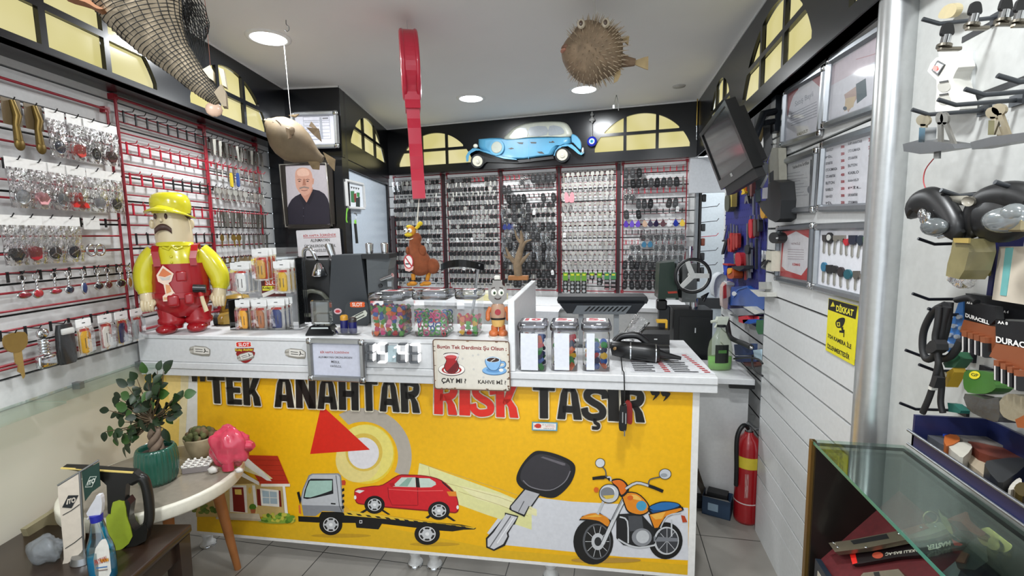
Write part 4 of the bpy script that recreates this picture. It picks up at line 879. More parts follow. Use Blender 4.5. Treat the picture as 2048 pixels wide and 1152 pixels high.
MU(mat('#d8d8d8',.4)).b2(-4,2,-1.6,-1.1,11,13).build('logo_mark',rb)
p=base(1262,690,TOP); u=mpp(p); U=Matrix.Scale(u,4)
cp=thing('plastic_cups','crumpled clear plastic cups stacked beside the card terminal','cups',fm(p,AC))
MU(clear(base=.14,bump=.6)).lathe([(15,0),(20,26)],18,(-10,4,0)).tube([(-4,6,18),(24,10,54)],[12,17],16,False,False).build('cup',cp)
pl_=on(1340,728,ZP(TOP+.001))
P4=[on(a,c,ZP(TOP+.0008)) for a,c in ((1248,706),(1372,706),(1432,748),(1262,744))]
m=fr(P4[3],(P4[2]-P4[3]).normalized(),Z.cross((P4[2]-P4[3]).normalized()),Z)
pr=thing('price_list','laminated price list with red prices taped to the worktop','price list',m)
MB(mat('#e4e5e8',.25,coat=.4)).flat(P4).build('sheet',pr,world=True)
g=Art(ZP(TOP+.001),up=.0004)
def q4(u0,v0,u1,v1):
    a,b_,c,d=((1248,706),(1372,706),(1432,748),(1262,744)); f=lambda u,v:(V(a)*(1-u)+V(b_)*u)*(1-v)+(V(d)*(1-u)+V(c)*u)*v
    return [tuple(f(u0,v0)),tuple(f(u1,v0)),tuple(f(u1,v1)),tuple(f(u0,v1))]
random.seed(9)
for k in range(10):
    v=.08+k*.09
    for u0 in (.05,.53):
        g.poly('#3c3c40',q4(u0,v,u0+random.uniform(.2,.3),v+.04)); g.poly('#b8383c',q4(u0+.36,v,u0+.43,v+.045))
g.build('printed_rows',pr,world=True)
# ---------------------------------------------------------------- monitor seen from behind, antler ornament, chair
p=on(1205,640,F(.42)); p.z=TOP; u=mpp(p); U=Matrix.Scale(u,4)
hz=lambda y:(on(1205,y,F(.42)).z-TOP)/u
mo=thing('desk_monitor','dark tilted desk monitor seen from behind on two grey posts','monitor',fm(p,AC+.02)); DG=mat('#24272b',.4); MG=mat('#6d7276',.4)
MU(DG).loft([[(-88,6,hz(608)),(86,6,hz(608)),(86,14,hz(608)),(-88,14,hz(608))],[(-90,0,hz(600)),(88,0,hz(600)),(88,40,hz(600)),(-90,40,hz(600))],[(-88,6,hz(594)),(86,6,hz(594)),(86,60,hz(594)),(-88,60,hz(594))]],True,False).build('upper_case',mo)
MU(DG).loft([[(-70,4,hz(628)),(66,4,hz(628)),(66,30,hz(628)),(-70,30,hz(628))],[(-86,0,hz(607)),(82,0,hz(607)),(82,40,hz(607)),(-86,40,hz(607))]],True,False).build('lower_case',mo)
MU(MG).add([(-60,2.6,hz(629)),(44,2.6,hz(629)),(56,-.6,hz(611)),(-50,-.6,hz(611))],[(0,1,2,3)]).build('rear_cover',mo)
b=MU(BLK)
for k in range(9): x=-36+k*9; b.add([(x,1.3,hz(623)),(x+4,1.3,hz(623)),(x+14,-.9,hz(613)),(x+10,-.9,hz(613))],[(0,1,2,3)])
b.build('vent_slots',mo)
for x in (-42,28): MU(mat('#8d9194',.4)).b2(x-5,x+5,12,20,0,hz(625)).build('post',mo)
MU(mat('#4a4d50',.4)).b2(-60,50,0,40,0,4).build('foot_plate',mo)
p=on(1038,560,F(.2)); p.z=1.246; p=base(1037,560,1.246); u=mpp(p); U=Matrix.Scale(u,4)
an=thing('driftwood_ornament','small branching driftwood ornament on a wooden block on the divider board','ornament',fm(p,AC)); WD=mat('#a8703f',.6,n=(30,.2)); TW=mat('#8f7a60',.7,n=(40,.3),bump=.6)
MU(WD).b2(-20,20,-8,8,0,9,1).build('wooden_block',an)
b=MU(TW)
for q,r in (([(0,0,8),(-2,0,30),(2,0,50),(8,1,74),(6,1,98)],[8,9,7,5,1.5]),([(4,0,54),(14,-2,74),(28,-4,80)],[5,3,1]),([(-3,0,32),(-16,-3,46),(-24,-4,66)],[6,4,1]),([(0,0,30),(14,-4,44),(24,-5,54)],[6,3.6,1]),([(6,0,74),(-2,2,84),(-6,2,100)],[3.4,2.4,.8]),([(-14,-2,44),(-22,-6,46),(-27,-8,52)],[2.6,2,.6])):
    b.tube(crv(q,False,3),[r[min(int(i/3),len(r)-1)]*(1-(i%3)/3)+r[min(int(i/3)+1,len(r)-1)]*((i%3)/3) for i in range(3*(len(q)-1)+1)],9)
b.build('branches',an)
p=on(925,575,F(1.1)); u=mpp(p); U=Matrix.Scale(u,4)
ch=thing('office_chair','black office chair with curved backrest behind the counter','chair',fm(V((p.x,p.y,0)),AC)); zf=lambda y:on(925,y,F(1.1)).z/u
b=MU(BK); rr=[]
for k in range(13):
    t_=-1+k/6; x=44*t_; y=26*(1-t_*t_)*-1+26; z=zf(518)-10*t_*t_
    rr.append([(x,y-26,z),(x,y-22,z+4),(x,y-18,z),(x,y-18,zf(560)),(x,y-26,zf(560))] if 0 else [(x,y-24,z),(x,y-18,z),(x,y-18,z-14),(x,y-24,z-14)])
b.loft(rr,True,False).build('backrest',ch)
MU(CHROME).tube(crv([(36,-4,zf(528)),(30,-2,zf(555)),(20,0,zf(620)),(0,4,zf(690))],False,4),3,8).build('armature',ch)
MU(BK).box((0,-10,zf(690)),(80,76,10),4,2).build('seat',ch)
MU(CHROME).cyl((0,-10,20),(0,-10,zf(694)),5).build('gas_column',ch)
for k in range(5):
    a=k*2*PI/5; MU(BK).tube([(0,-10,22),(46*math.cos(a),-10+46*math.sin(a),12)],[6,4],8).ell((46*math.cos(a),-10+46*math.sin(a),6),(5,5,6),10,6).build('leg',ch)
# ================================================================== LEFT WALL
REDR=mat('#8f1626',.35); HBK=mat('#19191a',.4); HRD=mat('#c01f38',.35)
CARD='first second third fourth fifth sixth seventh eighth ninth tenth eleventh twelfth thirteenth fourteenth'.split()
def wl(px,py,d=0): return on(px,py,LW(d))
def sl(px,py,d=0): return (wl(px,py,d)-LO).dot(XL)
def wfr(s,z,d=.0): return fr(LO+XL*s+NL*d+Z*z,XL,-NL,Z)
def grid(name,label,m,s0,s1,z0,z1,rails,wire=.0042,post=.005,col=None,cat='display rack'):
    t=thing(name,label,cat,m); C_=col or REDR
    b=MB(C_)
    for s_ in (s0,s1): b.tube([(s_,-.022,z0),(s_,-.022,z1)],post,8)
    b.tube([(s0,-.022,z1),(s1,-.022,z1)],post,8).tube([(s0,-.022,z0),(s1,-.022,z0)],post,8)
    for s_ in (s0,s1):
        for z in (z0,z1): b.b2(s_-.012,s_+.012,-.024,0,z-.012,z+.012)
    b.build('frame',t)
    for z in rails: MB(C_).tube([(s0,-.022,z),(s1,-.022,z)],wire,6).build('rail',t)
    return t
def hookmesh(col,L_=.06,plate=.03,w_=.007,r=.002):
    return MB(col).b2(-w_/2,w_/2,-.029,-.024,-plate,.006).tube([(0,-.028,0),(0,-.026-L_*.85,-.002),(0,-.026-L_,.010)],r,6)
def hooks(t,pts,col=HBK,**k):
    me=None
    for i,(s_,z) in enumerate(pts):
        if me is None: o=hookmesh(col,**k).build('hook',t); me=o
        else: o=me.copy(); COL.objects.link(o); o.parent=t
        o.location=(s_,0,z)
WALLM=fr(LO,XL,-NL,Z)
# rack nearest the street
sr=sl(228,440); ROW=[1.965-.189*k for k in range(5)]
rails=[z-d for z in ROW for d in (0,.065,.125)]
ra=grid('wire_rack','red wire rack of bagged key rings above the glass shelf',WALLM,-1.1,sr,1.095,2.045,rails)
HX=[(10,55,97,140,172,205),(20,62,103,140,180,214),(6,45,86,126,172,222),(27,55,92,120,150,180,200,226,243),(12,62,112,148,192,225,256)]
HY=[lambda x:206+x*.27,lambda x:317+x*.168,lambda x:424+x*.07,lambda x:540-x*.06,lambda x:656-x*.175]
SL=[]
for r in range(5):
    SL.append([sl(x,HY[r](x),.05) for x in HX[r]]); hooks(ra,[(s_,ROW[r]) for s_ in SL[r]],HBK)
def bag(name,label,w,h,m,group,emblem,sc=1):
    t=thing(name,label,'key ring',m,group)
    MB(mat('#e4e2de',.4)).b2(-w/2,w/2,-.0012,.0,-h*.24,0).build('header_card',t)
    b=MB(clear(base=.05,bump=.8)); rr=[]
    for k in range(9):
        z=-h*.2-h*.8*k/8; d=.012*math.sin(PI*min(k/8*1.1,1))+.0015; rr.append([(w*.5*math.cos(a)*(1+.04*math.sin(a*3+k*2)),-.004-d*max(0,math.sin(a))*(1+.5*math.sin(a*5+k)),z) for a in [2*PI*q/14 for q in range(14)]])
    b.loft(rr,False).build('clear_bag',t)
    emblem(t,w,h); return t
def E_disc(col,star=None):
    def f(t,w,h):
        b=MB(CHROME).tube([(w*.30*math.cos(a),-.006,-h*.78+w*.30*math.sin(a)) for a in [2*PI*k/20 for k in range(20)]],.0022,6,True)
        b.m(mat(col,.3)).prism(ring(0,-h*.78,w*.27,w*.27,20),-.008,-.004).m(CHROME)
        if star=='three':
            for k in range(3): a=PI/2+k*2*PI/3; b.tube([(0,-.009,-h*.78),(w*.26*math.cos(a),-.009,-h*.78+w*.26*math.sin(a))],.0022,6)
        if star=='bar': b.tube([(-w*.12,-.009,-h*.78-w*.14),(-w*.12,-.009,-h*.78+w*.14)],.002,6).tube([(w*.12,-.009,-h*.78-w*.14),(w*.12,-.009,-h*.78+w*.14)],.002,6).tube([(-w*.12,-.009,-h*.78-w*.03),(w*.12,-.009,-h*.78+w*.03)],.002,6)
        if star=='slash': b.tube([(-w*.2,-.009,-h*.78-w*.12),(w*.2,-.009,-h*.78+w*.12)],.0025,6)
        b.build('emblem',t); MB(STEEL).tube([(.008*math.cos(a),-.006,-h*.5+.008*math.sin(a)) for a in [2*PI*k/14 for k in range(14)]],.0012,6,True).tube([(0,-.006,-h*.56),(0,-.006,-h*.62)],.002,6).build('split_ring',t)
    return f
def E_shape(col,pts):
    def f(t,w,h):
        MB(mat(col,.35)).prism([(x*w,-h*.78+z*w) for x,z in pts],-.010,-.004).build('emblem',t)
        MB(STEEL).tube([(.008*math.cos(a),-.006,-h*.5+.008*math.sin(a)) for a in [2*PI*k/14 for k in range(14)]],.0012,6,True).build('split_ring',t)
    return f
TRI=[(0,.42),(.1,.2),(0,.02),(.18,.0),(.36,-.12),(.4,-.3),(.2,-.3),(0,-.06),(-.2,-.3),(-.4,-.3),(-.36,-.12),(-.18,0),(0,.02),(-.1,.2)]
SHD=[(-.26,.24),(0,.32),(.26,.24),(.22,-.2),(0,-.3),(-.22,-.2)]; HEXA=ring(0,0,.3,.3,6)
BG=[[(2,E_disc('#23304a','slash'),'bagged key ring with a blue oval emblem, top row of the street-side rack'),(3,E_shape('#c2382c',SHD),'bagged key ring with a red shield emblem on the top row'),(4,E_disc('#101216','bar'),'bagged key ring with a barred oval emblem on the top row'),(5,E_shape('#4a1c18',HEXA),'bagged key ring with a dark brown hexagon emblem on the top row')],
 [(0,E_disc('#b9bcc0'),'bagged silver key ring at the street end of the second row'),(1,E_shape('#e0a0a4',HEXA),'bagged key ring with a pink hexagon emblem, second row'),(2,E_disc('#8f9498','three'),'bagged key ring with a silver roundel, second row'),(3,E_shape('#c82a24',TRI),'bagged key ring with a red three-pointed emblem, second row'),(4,E_disc('#9a9da0'),'bagged key ring with a small grey ring, second row'),(5,E_disc('#16181c','slash'),'bagged key ring with a dark slashed oval emblem, second row')],
 [(0,E_shape('#17181a',HEXA),'bagged key ring with a black letter emblem, third row'),(1,E_shape('#9a2028',SHD),'bagged key ring with a white and red emblem, third row'),(2,E_disc('#1a1c1e','three'),'bagged key ring with a three-pointed star roundel, third row'),(3,E_disc('#111a30','slash'),'bagged key ring with a dark blue oval, third row')]]
random.seed(4)
for r in range(3):
    for k,e,lb in BG[r]:
        bag('bagged_key_ring',lb,.078,.165,fr(LO+XL*SL[r][k]+NL*(.072)+Z*(ROW[r]+.004),(XL+NL*random.uniform(-.15,.15)).normalized(),-(NL-XL*random.uniform(-.05,.05)).normalized(),Z),'bagged key rings on the left rack',e)
# brass pieces at the street end of the top row
BRS=mat('#6e5a2c',.4,.7)
for k,lb in ((0,'brass door pull hanging at the street end of the top row'),(1,'brass chain bracket on brown card beside the first bagged ring')):
    t=thing('brass_hanger',lb,'brass fitting',wfr(SL[0][k],ROW[0],.07))
    MB(mat('#6a5a40',.5)).b2(-.03,.03,0,.002,-.08,.005).build('backing_card',t)
    MB(BRS).tube([(0,-.004,-.0),(.004,-.012,-.05),(-.004,-.012,-.08),(0,-.01,-.13)],[.008,.012,.009,.012],8).ell((0,-.012,-.14),(.016,.01,.022),10,8).build('brass_body',t)
# metal fidget ring, two empty black straps of the third row
t=thing('chain_key_ring','silver double ring hanging on white card, third row','key ring',wfr(SL[2][4],ROW[2],.07))
MB(mat('#d5d3cf',.5)).b2(-.035,.035,0,.001,-.04,.004).build('header_card',t)
b=MB(CHROME)
for cx in (-.018,.018): b.tube([(cx+.02*math.cos(a),-.004,-.12+.02*math.sin(a)) for a in [2*PI*k/18 for k in range(18)]],.005,8,True)
b.build('rings',t)
# row of metal key fobs
FC=['#7a1626','#a0262e','#8e1a2a','#1c2436','#20305c','#15161a','#4a1a16','#1b1d1c','#8a5a22']
FN=['dark red oval','red striped round','crimson bar','small navy square','blue teardrop','black round','brown disc','large black oval','amber drop']
for k,s_ in enumerate(SL[3]):
    t=thing('metal_key_fob','chromed key fob with a %s inlay, fourth row of the street-side rack'%FN[k],'key fob',wfr(s_,ROW[3],.075),'metal key fobs')
    b=MB(CHROME).tube([(.011*math.cos(a),0,-.014+.011*math.sin(a)) for a in [2*PI*q/14 for q in range(14)]],.0022,6,True)
    for q in range(3): b.ell((0,0,-.03-q*.011),(.004,.004,.007),8,6)
    b.build('ring_and_chain',t)
    shp=((.026,.012),(.020,.017),(.024,.011),(.018,.016),(.012,.026),(.022,.015),(.018,.016),(.026,.018),(.012,.024))[k]
    MB(CHROME).ell((0,0,-.072),(shp[0],.006,shp[1]),16,8).m(mat(FC[k],.2,coat=.5)).ell((0,-.0035,-.072),(shp[0]*.8,.005,shp[1]*.78),16,8).build('inlay',t)
# lowest row: big brass key, padlock, black pouch, key packs
t=thing('brass_key','large brass key hanging at the street end of the lowest row','key',wfr(SL[4][0],ROW[4],.075))
MB(mat('#a08348',.35,.7)).prism(crv([(-.03,-.005),(.03,-.005),(.034,-.045),(.012,-.065),(-.012,-.065),(-.034,-.045)],True,3),-.003,.003).build('bow',t)
MB(mat('#b89a5c',.3,.7)).prism([(-.01,-.06),(.014,-.06),(.014,-.15),(.008,-.158),(.004,-.14),(-.006,-.13),(-.002,-.11),(-.01,-.1)],-.002,.002).build('blade',t)
t=thing('padlock_set','clear bagged chrome coil and padlock on the lowest row','padlock',wfr(SL[4][1],ROW[4],.075))
MB(CHROME).ell((0,-.01,-.02),(.02,.014,.018),14,8).lathe([(.014+.003*math.sin(k*2.2),-.04-k*.0035) for k in range(16)],14,(0,-.01,0)).build('coil',t)
MB(CHROME).box((0,-.012,-.118),(.062,.02,.042),.006,2).build('padlock_body',t)
t=thing('black_pouch','black pouch with clear window hanging on the lowest row','pouch',wfr(SL[4][2],ROW[4],.075))
MB(mat('#2a2b2c',.3,coat=.4,bump=.5)).loft([[(x*w_,-y_,z) for x,y_ in ((-1,0),(-.6,.012),(.6,.012),(1,0),(.6,-.004),(-.6,-.004))] for z,w_ in ((-.15,.03),(-.14,.038),(-.08,.04),(-.03,.036),(-.004,.03))]).build('pouch_body',t)
MB(mat('#cfcfcb',.3)).box((0,-.012,-.03),(.05,.004,.022),.004,2).build('white_label',t)
for k,fob,card,lb in ((3,'#d2a01c','#e6e4e0','yellow key cover in a clear pack on the lowest row'),(4,'#dedbd2','#b8242a','white and black key cover on red card, lowest row'),(5,'#1f2550','#e2c14a','navy key cover with gold top, lowest row'),(6,'#9a9ea0','#d8d8d4','silver key cover in the pack at the rack corner')):
    keypack('key_pack',lb,30,67,fob,card,wfr(SL[4][k],ROW[4]-.138,.08),'key packs on the left rack',Matrix.Scale(.0021,4))
# glass shelf with two panes and what lies on it
zsh=.955
sg=sl(288,724)
gl=thing('glass_shelf','long glass shelf under the street-side wire rack','shelf',WALLM)
gm=clear('#f0f7f3',f=.3,base=.012); MB(gm).b2(sl(60,800)-.02,sg,-.14,-.005,zsh-.008,zsh).build('glass_pane',gl); MB(gm).b2(-1.3,sl(60,800)-.03,-.16,-.005,zsh-.008,zsh).build('glass_pane',gl)
for s_ in (-.3,-.8,.0): MB(STEEL).b2(s_-.01,s_+.01,-.03,0,zsh-.02,zsh+.006).build('shelf_clip',gl)
def onsh(px,py): return base(px,py,zsh+.001)
q=onsh(40,782); t=thing('sealant_tube','white tube with orange ends lying on the glass shelf','tube',fr(q,XL,-NL,Z))
MB(mat('#cfcac4',.35)).cyl((-.06,0,.018),(.06,0,.018),.018).build('tube_body',t); MB(mat('#d9642a',.4)).cyl((.06,0,.018),(.075,0,.018),.0185).cyl((-.095,0,.018),(-.06,0,.018),.0185).m(mat('#3a2418',.4)).cyl((.075,0,.018),(.085,0,.018),.013).build('end_cap',t)
q=onsh(135,757); t=thing('pocket_knife','red pocket knife lying on the glass shelf','knife',fr(q,XL,-NL,Z)); MB(mat('#a8222c',.3)).box((0,0,.008),(.09,.02,.016),.006,2).build('handle',t); MB(CHROME).tube([(.045+.01+.01*math.cos(a),0,.008+.01*math.sin(a)) for a in [2*PI*k/12 for k in range(12)]],.0015,6,True).build('ring',t)
q=onsh(185,745); t=thing('nail_clipper','silver clipper lying on the glass shelf beyond the red knife','clipper',fr(q,XL,-NL,Z)); MB(CHROME).box((0,0,.006),(.07,.016,.004),.002).box((.005,0,.014),(.06,.012,.003),.001).cyl((.03,0,.002),(.03,0,.018),.004).build('clipper_body',t); MB(STEEL).tube([(-.035,0,.008),(-.06,.004,.012),(-.085,0,.006)],.002,6).build('chain',t)
q=onsh(5,790); t=thing('red_screwdriver','dark red screwdriver lying at the street end of the glass shelf','screwdriver',fr(q-XL*.02-NL*.03,XL,-NL,Z)); MB(mat('#7a1820',.3)).cyl((-.07,0,.012),(.0,0,.012),.012).build('handle',t); MB(STEEL).cyl((0,0,.012),(.08,0,.012),.003).build('shaft',t)
# ---------------------------------------------------------------- second rack: empty hooks and hanging metal blanks
sa,sm,sb=sl(240,300,.02),sl(409,300,.02),sl(517,360,.02)
zr=[wl(*p,.02).z for p in ((250,235),(257,300),(262,358),(269,418),(278,478),(285,540))]
print('rack2',sa,sm,sb,zr)
ZR=[2.055-.132*k for k in range(7)]
t1=grid('wire_rack','tall red wire rack of empty hooks behind the statue',WALLM,sa,sm,1.10,2.11,[z-d for z in ZR for d in (0,.045,.09)],.0035,.006)
for k in range(7):
    n=9; red=[(0,0),(1,1),(1,.45),(1,1),(0,0),(0,0),(0,0)][k]
    xs=[sa+.03+(sm-sa-.04)*q/(n-1) for q in range(n)]
    cut=int(n*red[1]) if red[0] else 0
    hooks(t1,[(x,ZR[k]) for x in xs[:cut]],HRD,plate=.045,L_=.05); hooks(t1,[(x,ZR[k]) for x in xs[cut:]],HBK,plate=.045,L_=.05)
t2=grid('wire_rack','red wire rack of metal key blanks beside the black column',WALLM,sm+.012,sb,1.10,2.11,[z-d for z in ZR for d in (0,.06)],.0035,.006)
# key shapes (one mesh each, shared by every copy)
NI=mat('#bab8b0',.3,.6); DK=mat('#1a1a1b',.4); GLD=mat('#9a7d3e',.3,.8)
def key_house(c=NI): return MB(c).prism(crv([(-.004,-.026),(-.011,-.02),(-.0115,-.008),(-.005,.003),(.005,.003),(.0115,-.008),(.011,-.02),(.004,-.026)],True,3),-.001,.001).prism([(-.004,-.027),(.004,-.027),(.004,-.052),(.002,-.056),(-.001,-.052),(-.004,-.05),(-.002,-.046),(-.004,-.041),(-.0025,-.037),(-.004,-.033)],-.001,.001)
def key_car(): return MB(DK).prism(crv([(-.008,-.026),(-.012,-.018),(-.012,-.004),(-.007,.003),(.007,.003),(.012,-.004),(.012,-.018),(.008,-.026)],True,2),-.003,.003).m(NI).prism([(-.0045,-.027),(.0045,-.027),(.0045,-.058),(0,-.064),(-.0045,-.058)],-.001,.001)
def key_remote(): return MB(mat('#161617',.35)).prism(crv([(-.016,-.055),(-.018,-.03),(-.015,.0),(-.006,.006),(.006,.006),(.015,.0),(.018,-.03),(.016,-.055),(0,-.062)],True,2),-.007,.005).m(mat('#4a4a4c',.4)).b2(-.008,.008,-.0075,-.007,-.022,-.012).b2(-.008,.008,-.0075,-.007,-.04,-.03)
def key_flat(): return MB(mat('#8f8c84',.3,.85)).prism([(-.007,.003),(.007,.003),(.008,-.018),(.006,-.024),(.006,-.066),(.003,-.072),(-.006,-.066),(-.006,-.024),(-.008,-.018)],-.0015,.0015)
def key_tag(c): return MB(mat(c,.3)).prism(crv([(-.004,.003),(.004,.003),(.017,-.022),(.013,-.04),(0,-.045),(-.013,-.04),(-.017,-.022)],True,3),-.004,.004,True)
def key_bag(): return MB(mat('#17181a',.35)).prism(crv([(-.014,-.07),(-.016,-.04),(-.010,-.03),(.010,-.03),(.016,-.04),(.014,-.07)],True,2),-.006,.004).m(clear(base=.08,f=.8,bump=.8)).loft([[(-.024,-.008,z),(.024,-.01,z),(.026,.004,z),(-.026,.004,z)] for z in (.005,-.03,-.06,-.078)],False)
KEYM={}
def keyobj(kind,m,label,group,cat='key blank',name='key_blank'):
    if kind not in KEYM:
        b={'house':key_house,'car':key_car,'remote':key_remote,'flat':key_flat,'bag':key_bag,'brass':lambda:key_house(GLD)}.get(kind,lambda:key_tag(kind))()
        o=b.build(name); KEYM[kind]=o; 
    else:
        o=bpy.data.objects.new(name,KEYM[kind].data); COL.objects.link(o)
    o.matrix_world=m; return tag(o,label,cat,group)
random.seed(21)
NH=10
for r in range(7):
    xs=[sm+.035+(sb-sm-.05)*q/(NH-1) for q in range(NH)]
    hooks(t2,[(x,ZR[r]) for x in xs],HRD if r in (1,3) else HBK,plate=.02,L_=.05)
    for c,x in enumerate(xs):
        kd={0:'flat',1:'flat',2:'house',3:'flat',4:'flat' if c>3 else 'brass',5:'brass',6:'house'}[r]
        w_={'flat':'flat steel','house':'nickel','brass':'brass'}[kd]
        for d in ((0.0,.018) if r in (0,2,3) else (0,)):
            m=wfr(x,ZR[r]-.004,.055-d)@Matrix.Rotation(random.uniform(-.5,.5),4,'Z')@Matrix.Rotation(random.uniform(-.1,.1),4,'Y')@Matrix.Diagonal((1.25,1.25,1.25,1))
            keyobj(kd,m,'%s key blank, %s row, %s hook of the rack beside the column%s'%(w_,CARD[r],CARD[c],', behind another' if d else ''),'key blanks on the rack beside the column','key',{'flat':'flat_key_blank','house':'house_key_blank','brass':'brass_key_blank'}[kd])
# coloured blanks on the second row of that rack
for px,c,n in ((462,'#c9b02a','yellow'),(475,'#2a4a8a','blue')):
    q=wl(px,348,.07); b=MB(mat(c,.4)).prism(crv([(-.01,-.07),(-.01,-.02),(-.006,.004),(.006,.004),(.01,-.02),(.01,-.07)],True,2),-.004,.004); tag(b.build('plastic_handle_key',None,fr(q,XL,-NL,Z)),n+' handled blank hanging among the metal blanks beside the column','key blank')
# ---------------------------------------------------------------- column front: portrait, notices
KP=(J0-V((-XK.y,XK.x,0))*.002,V((-XK.y,XK.x,0)))
c6b=T(500,170,3.4906)
def kp(d): return (KP[0]-KP[1]*d,KP[1])
q=[c6b(*p)[0] for p in ((180,528),(548,520),(595,1010),(240,1010))]
def portrait(g):
    g.poly('#b9b2b6',c6b(225,575,525,560,560,972,258,975))
    g.poly('#cfc8ca',crv(c6b(420,580,520,575,540,760,440,760),True,3)) if 0 else None
    g.poly('#26232e',crv(c6b(258,975,255,880,290,800,350,760,440,728,520,760,555,840,560,970),True,2))
    g.poly('#b98672',c6b(352,740,440,715,430,770,395,820,362,790))
    g.poly('#c99a86',crv(c6b(315,640,320,600,345,580,385,578,420,595,436,640,435,700,420,750,385,772,350,755,322,710),True,4)); g.poly('#dcb4a0',crv(c6b(330,600,370,582,405,596,410,630,340,635),True,3))
    g.poly('#c08f7a',c6b(434,650,448,655,444,695,434,690)); g.poly('#a87460',c6b(372,655,384,655,392,700,366,702))
    for x in (345,402): g.line('#5a4038',c6b(x-14,662,x,657,x+14,662),1.2); g.ell2('#4a3630',*c6b(x,672)[0],2.4,1.1)
    g.line('#8a7a72',c6b(345,722,378,712,412,720),3); g.line('#7a4a40',c6b(358,734,380,738,402,732),1.2)
    g.line('#16141c',c6b(395,820,375,860,372,960),1); g.poly('#1d1a24',c6b(352,758,395,822,378,850,345,790)); g.poly('#1d1a24',c6b(440,730,395,822,415,840,450,760))
    for y in (860,915): g.ell2('#55525c',*c6b(373,y)[0],1,1)
fp=snapframe('portrait_frame','framed portrait photograph of a bald man in a dark shirt on the black column','portrait',q,kp(.012),.02,.035,portrait,paper='#b9b2b6',metal=mat('#3a3632',.35,.4),corners=False,glass=False)
# bright inner bead of the portrait frame
b=MB(mat('#c9c4b8',.3,.6)); rr=[on(*c6b(*p)[0],kp(.028)) for p in ((205,555),(530,545),(574,985),(250,990))]
b.tube(rr,.006,6,True).build('silver_bead',fp,world=True)
def table(g):
    for k in range(6): g.poly('#b9bcc8',c6b(378,258+k*24,480,256+k*24,482,264+k*24,382,266+k*24))
    g.line('#8f93a0',c6b(370,225,552,218,565,375,385,380),1,0,True); g.line('#8f93a0',c6b(372,250,555,245),1); g.poly('#a9adb8',c6b(484,225,500,225,512,375,492,376)); g.poly('#77797f',c6b(505,228,545,226,546,236,506,238))
    for k in range(5): g.line('#9a9daa',c6b(500,262+k*24,556,260+k*24),.9)
snapframe('notice_frame','silver framed table notice on the upper column, behind the smooth hanging fish','notice',[c6b(*p)[0] for p in ((280,185),(608,180),(630,435),(300,450))],kp(.06),.02,.03,table,paper='#dcdce6')
def note(g):
    g.text('#b0383a','BİR HAFTA İÇERSİNDE',c6b(372,1042,598,1032,600,1056,372,1064),.02); g.line('#b0383a',c6b(372,1068,600,1060),1)
    for t_,x0,x1,y in (('ALINMAYAN',422,556,1070),('ÜRÜNLERDEN MESUL',380,600,1108),('DEĞİLİZ.',452,535,1140)): g.text('#3a3838',t_,c6b(x0,y+4,x1,y,x1,y+22,x0,y+27),.015)
snapframe('paper_notice','white paper notice with red heading under the portrait','notice',[c6b(*p)[0] for p in ((330,1030),(635,1000),(640,1200),(340,1200))],kp(.03),.004,.004,note,paper='#d2d0d2',corners=False,glass=False,metal=mat('#c9c8ca',.5))
# shelf unit and clear bin below the portrait, wall clock-like dial
p=wl(530,470,.1); 
t=thing('storage_cabinet','low grey storage cabinet at the end of the left wall','cabinet',fr(V((p.x,p.y,0))-XL*.02,XL,-NL,Z))
MB(mat('#a9acb0',.5)).b2(-.08,.22,-.12,.08,0,1.30,.003).build('carcass',t); MB(mat('#c9ccd0',.4)).b2(-.06,.2,-.135,-.121,1.18,1.29,.003).build('drawer',t); dwr=[o for o in t.children if o.name.startswith('drawer')][0]; MB(STEEL).tube([(.0,-.137,1.24),(.0,-.15,1.24),(.14,-.15,1.24),(.14,-.137,1.24)],.005,6).build('handle',dwr)
q=on(565,478,kp(.06)); q=V((p.x,p.y,1.302)); t=thing('clear_bin','clear lidded bin on the grey storage cabinet','bin',fr(q+XL*.05,XL,-NL,Z)); MB(clear('#c9d2d6',base=.12)).loft([[(-.12,-.09,0),(.12,-.09,0),(.12,.03,0),(-.12,.03,0)],[(-.13,-.1,.06),(.13,-.1,.06),(.13,.04,.06),(-.13,.04,.06)]],False,False).build('bin_body',t); MB(mat('#b9c2c6',.3)).box((0,-.03,.067),(.28,.16,.014),.005,2).build('lid',t)
# door wall: small framed picture with ribbons
jp=lambda d:(J1+NJ*d,NJ)
q=[c6b(*p)[0] for p in ((662,668),(792,690),(792,880),(668,865))]
def pic(g):
    g.poly('#e2e6ea',c6b(698,700,768,712,768,870,700,858)); 
    for k in range(4): g.poly('#24282c',c6b(702+k*16,708+k*3,716+k*16,711+k*3,709+k*16,726+k*3))
    g.poly('#3c7a4a',c6b(702,740,728,740,730,822,706,818)); g.poly('#8a3a34',c6b(724,760,742,755,746,820,730,818)); g.poly('#24302c',c6b(738,790,768,780,768,855,740,850)); g.poly('#3c8a4a',c6b(745,750,766,752,764,785,746,780))
snapframe('small_picture','small white framed picture hanging on the white side door','picture',q,jp(.0),.02,.02,pic,paper='#dde3ea',corners=False,glass=False,metal=mat('#d9d9d8',.4))
q=on(*c6b(680,900)[0],jp(.03)); u=mpp(q); t=thing('green_ribbon','bright green ribbon hanging below the small white picture','ribbon',fr(q,XJ,-NJ,Z)); MB(mat('#7ac23a',.4)).fx(Matrix.Scale(u/3.49,4)).loft([[(x-14,0,z),(x+16,6*math.sin(z*.1),z),(x+14,6,z),(x-14,4,z)] for x,z in ((14,40),(0,10),(-16,-40),(-8,-60))]).build('ribbon_band',t)
